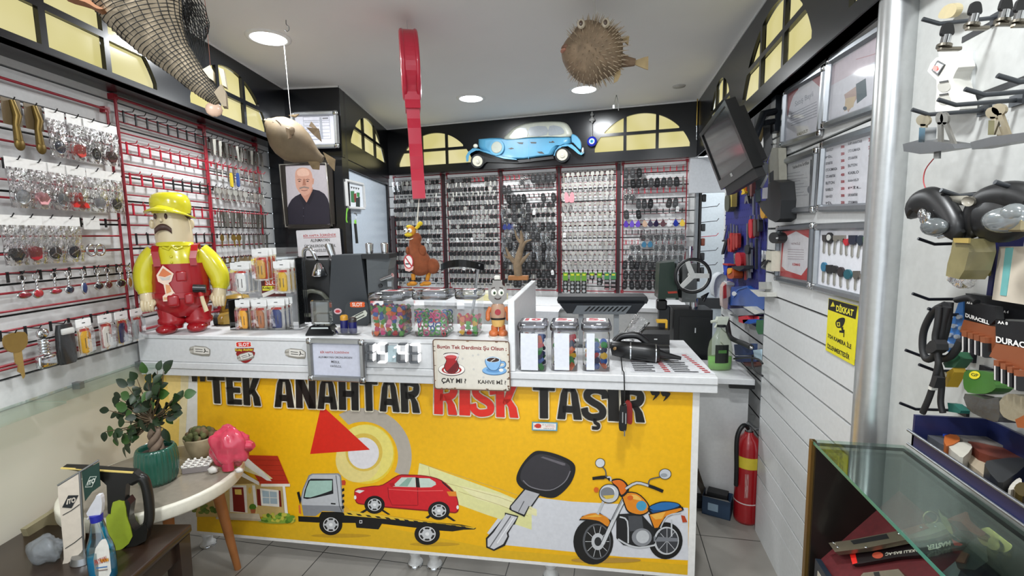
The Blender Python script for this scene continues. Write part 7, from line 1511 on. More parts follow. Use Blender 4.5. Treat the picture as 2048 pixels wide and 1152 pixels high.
# loose net falling behind the fish
b=MB(mat('#121212',.7)); G=[]
for i in range(15):
    row=[]
    for j in range(13):
        u_=j/12; v_=i/14; x=820+200*u_-(10*math.sin(v_*9)); y=-120+v_*(330+120*u_)+14*math.sin(u_*8+v_*5); x+=v_*90*u_; row.append(npt(x,y,.05+.05*math.sin(u_*7+v_*4)))
    G.append(row)
for i in range(15): b.tube(G[i],.0011,3)
for j in range(13): b.tube([G[i][j] for i in range(15)],.0011,3)
for k in range(8): b.tube([npt(830+k*24,-60,.04),npt(900+k*22,250,.03),npt(1000+k*14,600,.02),npt(1180+k*6,860,.0)],.001,3)
b.build('loose_net',nf,world=True)
FW=mat('#d2c6aa',.7,n=(20,.2),bump=.5)
def fin(pts,d0,d1,m_): 
    f=[npt(x,y,d0) for x,y in pts]; k_=[npt(x,y,d1) for x,y in pts]; n=len(f); return MB(m_).add(f+k_,[tuple(range(n)),tuple(range(2*n-1,n-1,-1))]+[(i,(i+1)%n,n+(i+1)%n,n+i) for i in range(n)])
fin(crv([(545,-40),(560,50),(580,95),(680,70),(740,60),(800,90),(830,-40)],True,3),-.2,-.17,FW).build('belly_flap',nf,world=True); fin([(710,70),(735,75),(745,150),(800,70),(850,200),(830,240),(775,300),(730,230)],-.2,-.18,FW).build('pelvic_fin',nf,world=True)
fin(crv([(-200,-40),(40,60),(150,150),(230,190),(170,190),(60,130),(-160,60)],True,3),-.05,-.02,mat('#8a5a34',.7,n=(12,.2))).build('pectoral_fin',nf,world=True)
fin([(1090,680),(1160,640),(1190,690),(1195,790),(1150,760)],-.01,.01,FW).build('tail_lobe',nf,world=True); fin([(1240,660),(1290,680),(1320,850),(1280,830)],-.01,.01,FW).build('tail_lobe',nf,world=True); fin([(1200,900),(1270,820),(1310,900),(1320,1035),(1280,1030)],-.012,.012,FB).build('tail_lobe',nf,world=True)
MB(mat('#3a3836',.6)).tube([npt(420,-60),V((npt(420,-60).x,npt(420,-60).y,H))],.002,5).build('cord',nf,world=True)
# shells tied to the net
SHL=mat('#dcb9a0',.35,coat=.3,n=(9,.12))
for lb,px,py,rx,ry,y,nm in (('large pink scallop shell hanging beside the netted fish',87,44,25,44,1.40,'scallop_shell'),('small pale shell hanging at the tail of the netted fish',428,219,15,14,1.42,'scallop_shell')):
    q=plY(px,py,y); u=mpp(q); b=MB(SHL).fx(Matrix.Scale(u,4)); R_=[]
    for k in range(6):
        s_=k/5; R_.append([(rx*s_*math.sin(a)*(1+.03*math.cos(a*11)),-6*(1-s_*s_),ry*(1-s_)*.9*0+ry*.9-ry*.95*s_*(1-math.cos(a)*1)*.95) for a in [-PI*.98+PI*1.96*j/28 for j in range(29)]])
    t=thing(nm,lb,'shell',fm(q,AV+.5))
    b.ell((0,0,0),(rx,7,ry),26,12,lambda d:1+.03*math.cos(math.atan2(d.z,d.x)*14)); b.build('shell',t); MB(mat('#8a4a34',.6)).fx(Matrix.Scale(u,4)).ell((0,-2,ry*.98),(rx*.6,6,ry*.12),14,6).tube([(0,0,ry),(0,2,(H-q.z)/u)],.5,5).build('hinge_and_thread',t)
# small things on the ceiling and the fascia
q=on(572,40,ZP(H)); t=thing('ceiling_hook','small steel ceiling hook above the round light','hook',fm(q)); MB(STEEL).tube(crv([(0,0,0),(0,0,-.02),(.012,0,-.03),(.012,0,-.045),(0,0,-.05),(-.008,0,-.042)],False,4),.002,6).build('hook',t)
q=on(1358,172,ZP(H)); t=thing('ceiling_disc','small flat disc on the ceiling near the corner','disc',fm(q)); MB(mat('#b9b8b4',.5)).lathe([(.045,0),(.042,-.006),(.001,-.007)],24).build('disc',t)
q=on(1233,190,ZP(H)); t=thing('wire_hanger','small bent wire with white tag hanging from the ceiling','hook',fm(q,AV)); MB(mat('#5a5a58',.5)).tube(crv([(0,0,0),(-.012,0,-.04),(-.02,0,-.07)],False,3),.002,6).tube(crv([(0,0,0),(.012,0,-.05),(.016,0,-.11)],False,3),.002,6).m(mat('#d8d8d4',.5)).box((-.02,0,-.082),(.012,.004,.024)).build('wire',t)
EP=BW(-.03); q=on(1184,283,EP); u=mpp(q); U=Matrix.Scale(u,4); t=thing('evil_eye_bead','blue glass eye bead on a beaded cord between wall car and arch','charm',fr(q,XB,NB,Z))
MB(mat('#10208a',.08,coat=.6)).fx(U).ell((0,0,0),(10,3.5,10),24,12).m(mat('#e8eef4',.1)).ell((0,-2.6,0),(5.6,1.8,5.6),18,8).m(mat('#3a9ad0',.1)).ell((0,-3.6,0),(3.8,1.4,3.8),16,8).m(BLK).ell((0,-4.6,0),(1.6,.8,1.6),10,6).build('eye_disc',t); b=MB(mat('#8a8a88',.4)).fx(U).tube([(0,0,9),(0,0,52)],.8,6)
for z,r in ((52,3.4),(46,2.6),(42,4),(38,2.6),(56,2)): b.ell((0,0,z),(r*(1.6 if r==4 else 1),r*.7,r),10,6)
b.build('beaded_cord',t)
q0=on(1395,202,ZP(H)); t=thing('gilt_rod','thin gilt rod hanging in the back corner of the ceiling','rod',fm(V((q0.x-.01,q0.y-.06,H)))); MB(mat('#b89a4a',.3,.8)).tube([(0,0,0),(0,0,-.20)],.004,6).m(CHROME).ell((0,0,-.2),(.008,.008,.008),10,6).tube([(0,0,-.2),(0,0,-.3)],.002,5).build('rod',t)
# ================================================================== LOWER LEFT: STOOL, PLANT, BENCH
ST=.60; sc_=V((-1.695,1.42,0)); 
stl=thing('round_stool','white round stool with three splayed wooden legs beside the counter','stool',fm(V((sc_.x,sc_.y,0)),.3)); WOOD=mat('#b3733f',.45,n=(14,.18)); CRM=mat('#dcd8c8',.35)
MB(CRM).lathe([(.001,ST),(.284,ST),(.289,ST-.003),(.29,ST-.008),(.29,ST-.04),(.286,ST-.046),(.001,ST-.046)],44).m(mat('#8f877a',.2)).lathe([(.001,ST+.0006),(.274,ST+.0006)],44).build('seat',stl)
for k,(px,py) in enumerate(((-1.655,1.715),(-1.875,1.60),(-1.80,1.255))):
    q=V((px,py,0)); q=Matrix.Rotation(-.3,3,'Z')@(q-V((sc_.x,sc_.y,0))); d=V((q.x,q.y,0)).normalized()
    MB(WOOD).tube([(d.x*.21,d.y*.21,ST-.045),(q.x,q.y,0.001)],[.027,.014],14).build('leg',stl)
# ficus in a ribbed green pot
p=on(318,962,ZP(ST+.001)); U=UX(p)
fc=thing('potted_ficus','small ficus bonsai with braided trunk in a ribbed green pot on the stool','potted plant',fm(p,AV)); POT=mat('#1f5a4a',.25,coat=.5,n=(10,.2))
rib=lambda a,i:1+(.025*math.cos(a*26) if 0<i<7 else 0)
MB(POT).fx(U).lathe([(.1,0),(38,0),(43,8),(47,26),(48,46),(46,62),(44,68),(42,72),(38,73),(37,66),(36,60)],104,fn=rib).build('pot',fc); MB(mat('#3a2a20',.9,n=(60,.4),bump=1)).fx(U).lathe([(37,61),(20,64),(.1,65)],24).build('soil',fc)
TRK=mat('#7a6858',.8,n=(40,.25),bump=.6); b=MB(TRK).fx(U)
for k in range(3):
    b.tube([( (11-4*abs(t-.5))*math.cos(t*5+k*2.09)+2, (11-4*abs(t-.5))*math.sin(t*5+k*2.09), 62+t*46) for t in [q/12 for q in range(13)]],[9-3*q/12 for q in range(13)],10)
b.tube([(2,0,104),(0,0,118),(-6,2,134)],[9,6,4],10); b.build('trunk',fc)
random.seed(31); tw=MB(mat('#5a4a34',.8)).fx(U); LFM=[mat('#16290f',.5,n=(30,.25)),mat('#1d3514',.45,n=(30,.25)),mat('#34581f',.45,n=(30,.2))]
cL=T(180,720,4.1147); lv=[]
tips=[(150,505),(185,580),(290,300),(240,260),(130,360),(200,295),(230,420),(250,620),(300,650),(375,610),(400,150),(440,150),(505,90),(560,60),(640,50),(705,115),(755,40),(800,40),(700,200),(740,170),(830,270),(900,265),(790,300),(780,410),(720,350),(800,350),(690,540),(640,440),(560,210),(470,270),(400,320),(340,380),(310,450),(260,510),(360,500),(450,490),(520,290),(590,370),(620,250),(680,300),(550,470),(480,400),(640,120),(600,400),(420,240),(660,210),(720,420),(600,240)]
b=MB()
for k,(x,y) in enumerate(tips):
    a,c=cL(x,y)[0]; e=V((a-322,random.uniform(-26,26),955-c)); 
    r0=V((-2,1,128)); mid=r0*.55+e*.45+V((random.uniform(-4,4),random.uniform(-4,4),-4)); tw.tube(crv([tuple(r0),tuple(mid),tuple(e)],False,3),[2.4,2,1.7,1.4,1.2,1,.7],5)
    for q in range(3 if k%2 else 2):
        g0=e if q==0 else mid*(.35+.3*(q-1))+e*(.65-.3*(q-1)); dr_=V((e.x-r0.x,random.uniform(-30,30),(e.z-r0.z)*.4)).normalized() if q==0 else V((random.uniform(-1,1),random.uniform(-1,1),random.uniform(-.7,.5))).normalized()
        if q==0 and y>480 and x<420: dr_=V((-.25,random.uniform(-.2,.2),-1)).normalized()
        if x==690: dr_=V((.3,-.1,-1)).normalized()
        ln=random.uniform(20,31); wd=random.uniform(7,11); sd=dr_.cross(V((random.uniform(-.5,.5),-1,random.uniform(.1,.6)))).normalized(); up=sd.cross(dr_)
        b.m(random.choice(LFM[:2]) if random.random()<.85 else LFM[2]); vs=[];N_=7
        for i in range(N_+1):
            t=i/N_; w_=wd*math.sin(PI*t**.8)**.8 if 0<t<1 else 0; c_=g0+dr_*(ln*t)-up*(3.2*t*t); vs+=[c_-sd*w_+up*w_*.3,c_,c_+sd*w_+up*w_*.3]
        b.fx(U).add(vs,[(3*i+j,3*i+j+1,3*i+j+4,3*i+j+3) for i in range(N_) for j in (0,1)],True)
b.build('foliage',fc); tw.build('twigs',fc)
# bowl of small cacti, egg-tray shaped planter, pink bag
p=on(392,921,ZP(ST+.001)); p=p+V((.0,.03,0)); U=UX(p)
bc=thing('cactus_bowl','stone-coloured bowl filled with clustered round cacti on the stool','potted plant',fm(p,AV))
MB(mat('#a89878',.6,n=(30,.2))).fx(U).lathe([(.1,0),(20,0),(26,10),(33,28),(37,42),(36,45),(33,44),(31,36),(.1,34)],30).build('bowl',bc)
random.seed(6); b=MB(mat('#5f6438',.8,n=(50,.35),bump=.8)).fx(U); b2_=MB(mat('#7a6444',.8,n=(50,.35),bump=.8)).fx(U)
for k in range(46):
    r=32*math.sqrt(random.random()); a=random.uniform(0,6.28); s_=random.uniform(5,9); (b if k%3 else b2_).ell((r*math.cos(a),r*math.sin(a),40+16*(1-(r/34)**2)+random.uniform(0,4)),(s_,s_,s_*.9),10,7)
b.build('green_cacti',bc); b2_.build('brown_cacti',bc)
p=on(392,946,ZP(ST+.001)); u=mpp(p); U=Matrix.Scale(u,4)
et=thing('lattice_tray','low grey tray with a white knobbed lattice top on the stool','tray',fm(p,AV+.25)); MB(mat('#8a8280',.5)).fx(U).b2(-25,25,0,34,0,12,1).build('tray_body',et)
b=MB(mat('#e2dfd8',.5)).fx(U)
for i in range(5): b.tube([(-24+i*12,0,13),(-24+i*12,34,13)],1.4,6)
for j in range(4): b.tube([(-25,1+j*10.6,13),(25,1+j*10.6,13)],1.4,6)
for i in range(5):
    for j in range(4): b.ell((-24+i*12,1+j*10.6,15),(3,3,3.4),8,6)
b.build('lattice_top',et)
p=on(450,944,ZP(ST+.001))+V((-.01,.02,0)); u=mpp(p); U=Matrix.Diagonal((u,u*.8,u,1))
pb_=thing('pink_bag','knotted translucent pink plastic bag on the edge of the stool','bag',fm(p,AV)); PK_=mat('#d8445c',.25,coat=.5,n=(7,.35),bump=.8)
def crump(d): return .86+.16*math.sin(d.x*4+d.z*3)*math.cos(d.y*5-d.z*2)+.10*noise.noise(d*2.6)+.07*noise.noise(d*7)
MB(PK_).fx(U).ell((8,4,46),(42,34,46),40,26,crump).loft([[(40+x*4,y,50+z*.6) for x,y,z in ((0,-8,-10),(0,8,-10),(0,8,14),(0,-8,14))],[(52,-6,38),(52,8,40),(50,8,58),(50,-6,60)],[(60,-10,44),(60,4,46),(58,4,54),(58,-10,56)]]).build('bag_body',pb_)
MB(mat('#b8324c',.25,coat=.4)).fx(U).loft([[(10+12*math.cos(a),-14+9*math.sin(a),z) for a in [2*PI*k/10 for k in range(10)]] for z in (4,12,20)]).build('bag_knot',pb_); MB(mat('#d9d4cc',.5)).fx(U).ell((-16,-22,8),(11,9,8),12,8,crump).ell((34,-18,5),(9,7,6),12,8,crump).build('white_contents',pb_)
# dark wooden bench
BZ=.52; A0=on(384,1047,ZP(BZ)); DW=mat('#2e1f16',.35,n=(16,.3),coat=.25)
bn=thing('wooden_bench','small dark brown wooden bench against the left wall','bench',fr(V((A0.x,A0.y,0)),XL,-NL,Z))   # x along the wall, y into the wall
wd_=(A0-LO).dot(NL)-.02
MB(DW).b2(-.9,0,0,wd_,BZ-.028,BZ,.006,2).build('bench_top',bn); MB(DW).b2(-.88,-.03,.02,.04,BZ-.10,BZ-.03).b2(-.05,-.03,.03,wd_-.03,BZ-.10,BZ-.03).build('apron',bn)
for x in (-.86,-.035):
    for y in (.03,wd_-.04): MB(DW).loft([[(x-s_,y-s_,z),(x+s_,y-s_,z),(x+s_,y+s_,z),(x-s_,y+s_,z)] for s_,z in ((.016,0),(.022,.2),(.026,BZ-.03))],True,False).build('leg',bn)
b=MB(mat('#8a7a60',.6))
for k in range(9): b.tube([(-.30+k*.028,.06,.02),(-.30+k*.028,.06,.2)],.009,8)
t=thing('split_firewood','light wooden slats standing under the dark bench','slats',fr(V((A0.x,A0.y,0)),XL,-NL,Z)); b.build('slats',t)
def onb(px,py): return on(px,py,ZP(BZ+.001))
# window vacuum
p=onb(243,1092); u=mpp(p); U=Matrix.Scale(u,4); XV=lambda x,y:(x/4.236-243,1092-(880+y/4.236))
wv=thing('window_vacuum','black and lime handheld window vacuum standing on the dark bench','window vacuum',fm(p,AV+.25)); VB=mat('#191815',.35); LIME=mat('#8fa02c',.4)
pv=lambda *q:[XV(q[i],q[i+1]) for i in range(0,len(q),2)]
MB(VB).fx(U).prism(pv(700,140,840,165,1195,250,1240,300,1130,340,1110,480,1030,480,1000,580,980,575,995,330,940,250,860,200),-9,9).build('suction_head',wv)
MB(mat('#d0b868',.3)).fx(U).prism(pv(700,136,1190,244,1188,254,700,144),-10,-6).build('rubber_lip',wv)
MB(LIME).fx(U).prism(crv(pv(1030,480,1110,490,1115,620,1140,800,1060,895,975,880,970,600,1005,585),True,2),-12,12).build('dirt_tank',wv)
MB(VB).fx(U).tube(crv([(XV(1150,340)[0],0,XV(1150,340)[1]),(XV(1235,320)[0],0,XV(1235,320)[1]),(XV(1262,480)[0],0,XV(1262,480)[1]),(XV(1250,700)[0],0,XV(1250,700)[1]),(XV(1180,830)[0],0,XV(1180,830)[1]),(XV(1110,860)[0],0,XV(1110,860)[1])],False,5),9,12).prism(crv(pv(1110,480,1150,520,1125,640,1160,760,1240,700,1230,860,1080,895,1130,800),True,2),-10,10).build('handle',wv)
# blue cleaner bottle
p=onb(208,1156); U=UX(p); XC_=lambda x,y:(x/4.236-208,1156-(880+y/4.236))
gb=thing('cleaner_bottle','clear spray bottle of bright blue cleaner with white trigger on the bench','spray bottle',fm(p,AV+.2))
pr_b=[(33,0),(36,4),(37,40),(36,62),(31,76),(24,90),(20,112),(16,124)]
MB(clear('#e8f0f2',base=.08)).fx(U).lathe(pr_b,28,sy=.62).build('bottle_body',gb); MB(mat('#18b4e0',.12)).fx(U).lathe([(.1,1),(33,2),(35.6,5),(36,40),(35,50),(.1,50)],28,sy=.6).build('blue_liquid',gb)
MB(mat('#d8d5cc',.4)).fx(U).loft([[(x,-22.9+abs(x-8)*.16*abs(x-8)*.04,z) for x in (xa,(xa*2+xb)/3,(xa+xb*2)/3,xb)]+[(x,-22.4+abs(x-8)*.16*abs(x-8)*.04,z) for x in (xb,xa)] for xa,xb,z in ((-2,24,8),(-8,32,20),(-8,33,50),(2,33,74),(14,30,86),(20,28,90))],True,False).m(mat('#a83a2c',.5)).quadtext('PAYKAN',[(-4,-23.4,50),(26,-23.4,56),(26,-23.4,44),(-4,-23.4,38)],.02).m(mat('#c98a2c',.5)).b2(10,31,-23.4,-23,44,50).m(mat('#2c6aa8',.5)).b2(-2,26,-23.4,-23,32,34).m(mat('#7a6a62',.5)).b2(-2,26,-23.4,-23,26,28).build('label',gb)
MB(mat('#1c2490',.35)).fx(U).cyl((0,0,122),(0,0,136),15,16).build('collar',gb); MB(mat('#c4c4c8',.35)).fx(U).loft([[(x,y,z) for x,y in ((xa,-7),(xb,-7),(xb,7),(xa,7))] for xa,xb,z in ((-18,14,136),(-20,18,142),(-6,22,158),(6,22,170),(10,20,176))],True,False).tube([(-10,0,138),(-22,0,128)],3,8).build('trigger_head',gb); MB(clear('#f0f4f4',base=.2)).fx(U).tube([(0,0,122),(14,0,80),(26,0,40)],1.6,8).build('dip_tube',gb)
# two pennants on a pole
cF=T(0,880,4.236); p=onb(165,1120); PFL=(V((p.x,p.y,0)),V((math.sin(.5),-math.cos(.5),0)))
fl_=thing('desk_pennants','white and green pennants with diamond emblems on a small steel pole','pennants',fm(p))
pole=[on(*cF(*q)[0],PFL) for q in ((675,262),(718,1010))]; MB(STEEL).tube([pole[0],pole[1]],.0035,8).tube([on(*cF(*q)[0],PFL) for q in ((490,384),(835,172))],.003,8).cyl(V((pole[1].x,pole[1].y,BZ+.001)),V((pole[1].x,pole[1].y,BZ+.02)),.035,.03).cyl(V((pole[1].x,pole[1].y,BZ+.01)),pole[1],.004).build('pole',fl_,world=True)
def cloth(pts,m_,nm):
    slabp(MB(m_),pts,PFL,-.001,.001).build(nm,fl_,world=True)
WF_=mat('#cfc4b4',.8)
cloth(crv(cF(490,390,575,335,665,282,680,500,712,700,716,900,650,985,580,1040,500,1150,540,1010,525,780,505,560),True,2),WF_,'white_pennant'); cloth(cF(690,270,838,190,850,390,780,440,720,520),mat('#17362c',.7),'green_pennant')
WPEN=[o for o in fl_.children if o.name.startswith('white_pennant')][0]; GPEN=[o for o in fl_.children if o.name.startswith('green_pennant')][0]; g=Art((PFL[0]+PFL[1]*.0015,PFL[1]),up=.0012); K_='#1d2022'
g.poly(K_,cF(526,572,578,470,665,468,605,578)); g.poly('#cfc4b4',cF(560,545,572,500,582,500,570,548)); g.text('#cfc4b4','iTO',cF(572,502,640,482,640,525,566,548),.04); g.line(K_,cF(530,638,600,600,675,545),1.4); g.line(K_,cF(552,920,630,870,710,806),1.4)
g.build('emblem_print',WPEN,world=True); g=Art((PFL[0]+PFL[1]*.0015,PFL[1]),up=.0012); g.poly('#b9c0b4',cF(720,402,762,310,820,306,780,398)); g.poly('#17362c',cF(726,397,765,315,813,311,776,393)); g.text('#c9cdc2','iTO',cF(744,348,806,318,806,360,740,388),.04)
g.build('emblem_print',GPEN,world=True)
# board, dark block and dark lettering on the wall behind the bench
t=thing('beige_board','beige board leaning on the left wall behind the pennants','board',fm(on(*cF(380,740)[0],LW(.06)))); slabp(MB(mat('#8f8668',.6,n=(8,.15))),cF(220,755,505,575,525,760,285,910),LW(.05),0,.02).build('board',t,world=True)
t=thing('dark_case','small dark case behind the white pennant','case',fm(on(*cF(460,850)[0],LW(.08)))); slabp(MB(mat('#24222a',.5)),cF(392,840,520,755,528,890,415,912),LW(.08),0,.05).build('case_body',t,world=True)
t=thing('wall_lettering','dark blue lettering on the lower left wall','lettering',fr(on(*cF(90,1040)[0],LW(.002)),XL,-NL,Z)); g=Art(LW(.0),up=.002); g.text('#1c1e4a','CK',cF(-30,1050,190,925,185,1010,-30,1140),.06); g.build('letters',t,world=True)
t=thing('plastic_wrap','pale plastic wrap bunched on the bench behind the white pennant','wrap',fm(onb(95,1120))); U=Matrix.Scale(mpp(onb(95,1120)),4); MB(mat('#8f9498',.3,alpha=.55,bump=.8)).fx(U).ell((0,0,22),(38,26,30),22,14,crump).build('wrap',t)
# ================================================================== FAR RIGHT: HOOK PANEL AND DISPLAY CASE
SX=.74
def SP(d): return (V((SX-d,1,0)),V((1,0,0)))
def prong(t,tx,ty,L_=.13,m_=None,r=.0042,name='hook'):
    tip=on(tx,ty,SP(L_)); b0=V((SX,tip.y,tip.z-.01)); MB(m_ or mat('#55585c',.35,.7)).tube([b0,V((tip.x+.03,tip.y,tip.z-.012)),tip],r,8).box((SX-.003,tip.y,tip.z-.01),(.006,.03,.02)).build(name,t,world=True); return tip
sp_=thing('hook_panel','row of steel and black display hooks on the panel beyond the pole','display hooks',fm(V((SX,1.2,1.5))))
HT={}
for k,(x,y) in enumerate(((1845,38),(1995,151),(1930,178),(1876,199),(1824,219),(1990,364),(1882,380))): HT[k]=prong(sp_,x,y)
for k,(x,y) in enumerate(((1836,477),(1825,587),(1856,617),(1811,700),(1838,729),(1800,806))): HT[10+k]=prong(sp_,x,y,.12,mat('#14161e',.35,.3),.0032)
b=MB(GROOVE)
for za in ((1925,80),(1950,195),(1900,395),(1900,535),(1900,640)):
    q=on(*za,SP(.0)); b.b2(SX-.0015,SX,-.4,q.y,q.z-.006,q.z+.006)
b.build('panel_grooves',sp_,world=True)
def cyl_at(b,px,py,d,dx,dz,r,ln,ax):
    q=on(px,py,SP(d)); return b.cyl(q,q+ax*ln,r,n=18)
cJ=T(1840,0,7.2); cT=T(1800,0,2.742)
# cam locks
for lb,hx,hy,sx_,sy_ in (('black-knobbed cam lock at the end of the top hook',390,450,300,640),('black-knobbed cam lock second along the top hook',790,150,680,320),('black-knobbed cam lock third along the top hook',1230,90,1150,260),('black-knobbed cam lock at the picture edge of the top hook',1450,110,1400,240)):
    q=on(*cJ(hx,hy)[0],SP(.11)); u=mpp(q); U=Matrix.Scale(u,4); t=thing('cam_lock',lb,'lock',fm(q,AV),'cam locks on the top hook')
    MB(BLK).fx(U).prism(crv([(-11,-8),(-11,6),(-6,15),(6,15),(11,6),(11,-8)],True,3),-3,3).build('key_head',t); MB(CHROME).fx(U).cyl((0,0,-8),(-3,0,-26),8,8.5,16).m(mat('#8a8478',.25,.9)).cyl((-3,0,-26),(-4,0,-31),13,13,20).box((8,0,-34),(44,10,7),1.5).build('barrel',t)
t=thing('key_tag_blank','cream plastic tag hanging behind the top hook','tag',fm(on(*cJ(400,170)[0],SP(.03)))); slabp(MB(mat('#c2b48c',.4)),crv(cJ(260,230,330,110,440,50,520,80,515,170,440,250,300,270),True,3),SP(.02),0,.012).build('tag_body',t,world=True)
# socket with lit switch on a white plate
t=thing('power_socket','white twin socket with a red lit switch on the hook panel','socket',fm(on(1890,180,SP(0)))); slabp(MB(mat('#d0d2d0',.4)),cT(210,285,400,280,390,580,230,600),SP(0),0,.006).build('mounting_plate',t,world=True)
slabp(MB(mat('#d6d4cc',.4)),crv(cT(150,390,200,315,290,320,320,370,290,430,330,560,310,620,200,620,195,560,200,440),True,2),SP(.006),0,.03).build('socket_body',t,world=True)
slabp(MB(mat('#55585a',.4)),cT(175,385,205,335,240,355,205,412),SP(.036),0,.002).m(mat('#d9d9d6',.4)); 
b=MB(mat('#55585a',.4)); slabp(b,cT(172,385,203,333,242,355,206,414),SP(.036),0,.003); b.m(mat('#d8d8d8',.3)); slabp(b,cT(180,385,204,343,234,358,205,402),SP(.039),0,.002); b.build('rocker_frame',t,world=True)
slabp(MB(mat('#ff5a50',.3,em=1.2)),[(1800+a/2.742,c/2.742) for a,c in ring(192,374,13,13,14)],SP(.042),0,.002).build('red_light',t,world=True)
for y in (475,545): slabp(MB(mat('#b9b7ae',.5)),[(1800+a/2.742,c/2.742) for a,c in ring(240,y,36,30,20)],SP(.036),-.01,.001).build('outlet',t,world=True); slabp(MB(BLK),cT(215,y-28,262,y-36,262,y-28,215,y-20),SP(.038),0,.001).build('earth_clip',t,world=True)
# profile cylinders with their keys
for k,(lb,bar,heads) in enumerate((('grey profile cylinder with one round brass key, end of the lowest steel hook',(15,790,110,765,285,790,300,815,110,845,20,830),((125,660),)),('grey profile cylinder with two keys, middle of the lowest steel hook',(385,780,500,750,690,725,690,770,500,800,395,820),((505,620),(540,600))))):
    t=thing('profile_cylinder',lb,'lock cylinder',fm(on(*cT(*bar[:2])[0],SP(.1)))); slabp(MB(mat('#77787a',.35,.7)),cT(*bar),SP(.08),0,.03).build('cylinder_body',t,world=True)
    for hx,hy in heads:
        b=MB(mat('#a89c84',.3,.8)); slabp(b,[(1800+a/2.742,c/2.742) for a,c in ring(hx,hy,38,32,18)],SP(.10),0,.004); slabp(b,cT(hx-14,hy+20,hx+16,hy+20,hx+ (10 if k==0 else 60),hy+140,hx+(-14 if k==0 else 36),hy+150),SP(.10),0,.004); b.build('key',t,world=True)
    slabp(MB(CHROME),cT(heads[0][0]-20,heads[0][1]+40,heads[0][0]+14,heads[0][1]+40,heads[0][0]+10,heads[0][1]+120,heads[0][0]-24,heads[0][1]+120),SP(.09),0,.02).build('plug',t,world=True)
t=thing('key_pair','pair of steel keys hanging with a grey tag from the lowest steel hook','keys',fm(on(*cT(230,660)[0],SP(.1)))); b=MB(mat('#8d8a84',.3,.8))
for dx in (0,26): slabp(b,[(1800+a/2.742,c/2.742) for a,c in ring(215+dx,650,22,34,16)],SP(.10),0,.004); slabp(b,cT(205+dx,670,228+dx,670,228+dx*3,800,206+dx*3,800),SP(.10),0,.004)
b.build('keys',t,world=True); slabp(MB(mat('#6a6a68',.4)),cT(190,780,215,775,212,870,183,870),SP(.10),0,.004).build('grey_tag',t,world=True); MB(mat('#a8383c',.5)).tube([on(*q,SP(.09)) for q in crv(cT(185,870,140,930,130,1000,160,1070,185,1092),False,4)],.0012,5).build('red_thread',t,world=True)
# headphones
cH=T(1800,360,4.4315)
for lb,k in (('black foldable headphones with clear cups on the middle hook',0),('black headphones at the picture edge on the middle hook',1)):
    t=thing('headphones',lb,'headphones',fm(on(*cH(*((300,280),(860,280))[k])[0],SP(.1))),'headphones on the middle hook')
    hp_=lambda d,*q:[on(x_,y_,SP(d)) for x_,y_ in cH(*q)]
    if k==0:
        MB(BLK).tube(crv(hp_(.12,160,290,150,235,215,185,300,180,370,240,430,330,470,420,450,470),False,5),[.011]+[.017]*34+[.012],12,flat=1.5).build('headband',t,world=True)
        MB(BLK).ell(hp_(.10,330,350)[0],(.02,.034,.034),16,10).build('ear_cushion',t,world=True); MB(mat('#6a6f70',.15,.3,coat=.5)).ell(hp_(.14,300,415)[0],(.012,.036,.017),16,10).build('ear_cup',t,world=True); b=MB(CHROME)
        for x_,y_ in ((195,300),(215,345),(240,330)): b.ell(hp_(.145,x_,y_)[0],(.006,.010,.011),10,8)
        b.build('hinge',t,world=True); MB(CHROME).tube(hp_(.12,345,508,560,452),.0035,8).build('slider',t,world=True)
    else:
        MB(BLK).tube(crv(hp_(.10,500,420,640,400,690,270,780,180,930,140,1080,150,1200,200),False,5),.017,12,flat=1.4).build('headband',t,world=True)
        MB(BLK).ell(hp_(.09,900,320)[0],(.03,.065,.045),18,12).ell(hp_(.09,600,410)[0],(.02,.045,.022),14,10).build('ear_cushion',t,world=True); MB(mat('#8a8f90',.15,.4,coat=.5)).ell(hp_(.135,925,355)[0],(.012,.045,.02),16,10).ell(hp_(.135,1010,300)[0],(.012,.025,.016),14,8).build('ear_cup',t,world=True); MB(mat('#a09474',.3,.6)).box(hp_(.135,1040,400)[0],(.012,.034,.02),.003).build('hinge',t,world=True)
for x,y,lb in ((410,185,'grey cable clip hanging above the headband of the first headphones'),(600,190,'grey cable clip hanging beside the second headphones')):
    t=thing('cable_clip',lb,'clip',fm(on(*cH(x,y)[0],SP(.1)))); slabp(MB(mat('#8d887c',.3)),[(1800+a/4.4315,360+c/4.4315) for a,c in ring(x,y,58,44,14)],SP(.09),0,.03,True).build('clip_body',t,world=True)
# blister packs, notepad box, cables, batteries
t=thing('earphone_blister','yellowed clear blister pack hanging on a black hook','blister pack',fm(on(*cH(520,700)[0],SP(.1)))); slabp(MB(mat('#857c56',.3,coat=.4,bump=.5,n=(14,.4))),cH(470,520,600,520,610,640,570,800,520,880,450,860,405,850,420,740,450,640),SP(.09),0,.04).build('blister',t,world=True); slabp(MB(clear(base=.15,bump=.6)),crv(cH(420,860,600,790,560,900,520,960,440,910),True,2),SP(.10),0,.02).build('torn_film',t,world=True); slabp(MB(mat('#a08a4a',.4)),cH(470,515,610,515,605,560,478,555),SP(.131),0,.003).build('card',t,world=True)
t=thing('green_card_pack','olive and green carded pack behind the yellowed blister','blister pack',fm(on(*cH(680,690)[0],SP(.05)))); b=MB(mat('#2a4f42',.4)); slabp(b,cH(640,530,765,530,740,640,630,620),SP(.05),0,.015); b.m(mat('#7d742a',.4)); slabp(b,cH(630,620,745,640,720,850,600,840),SP(.05),0,.015); b.build('card',t,world=True)
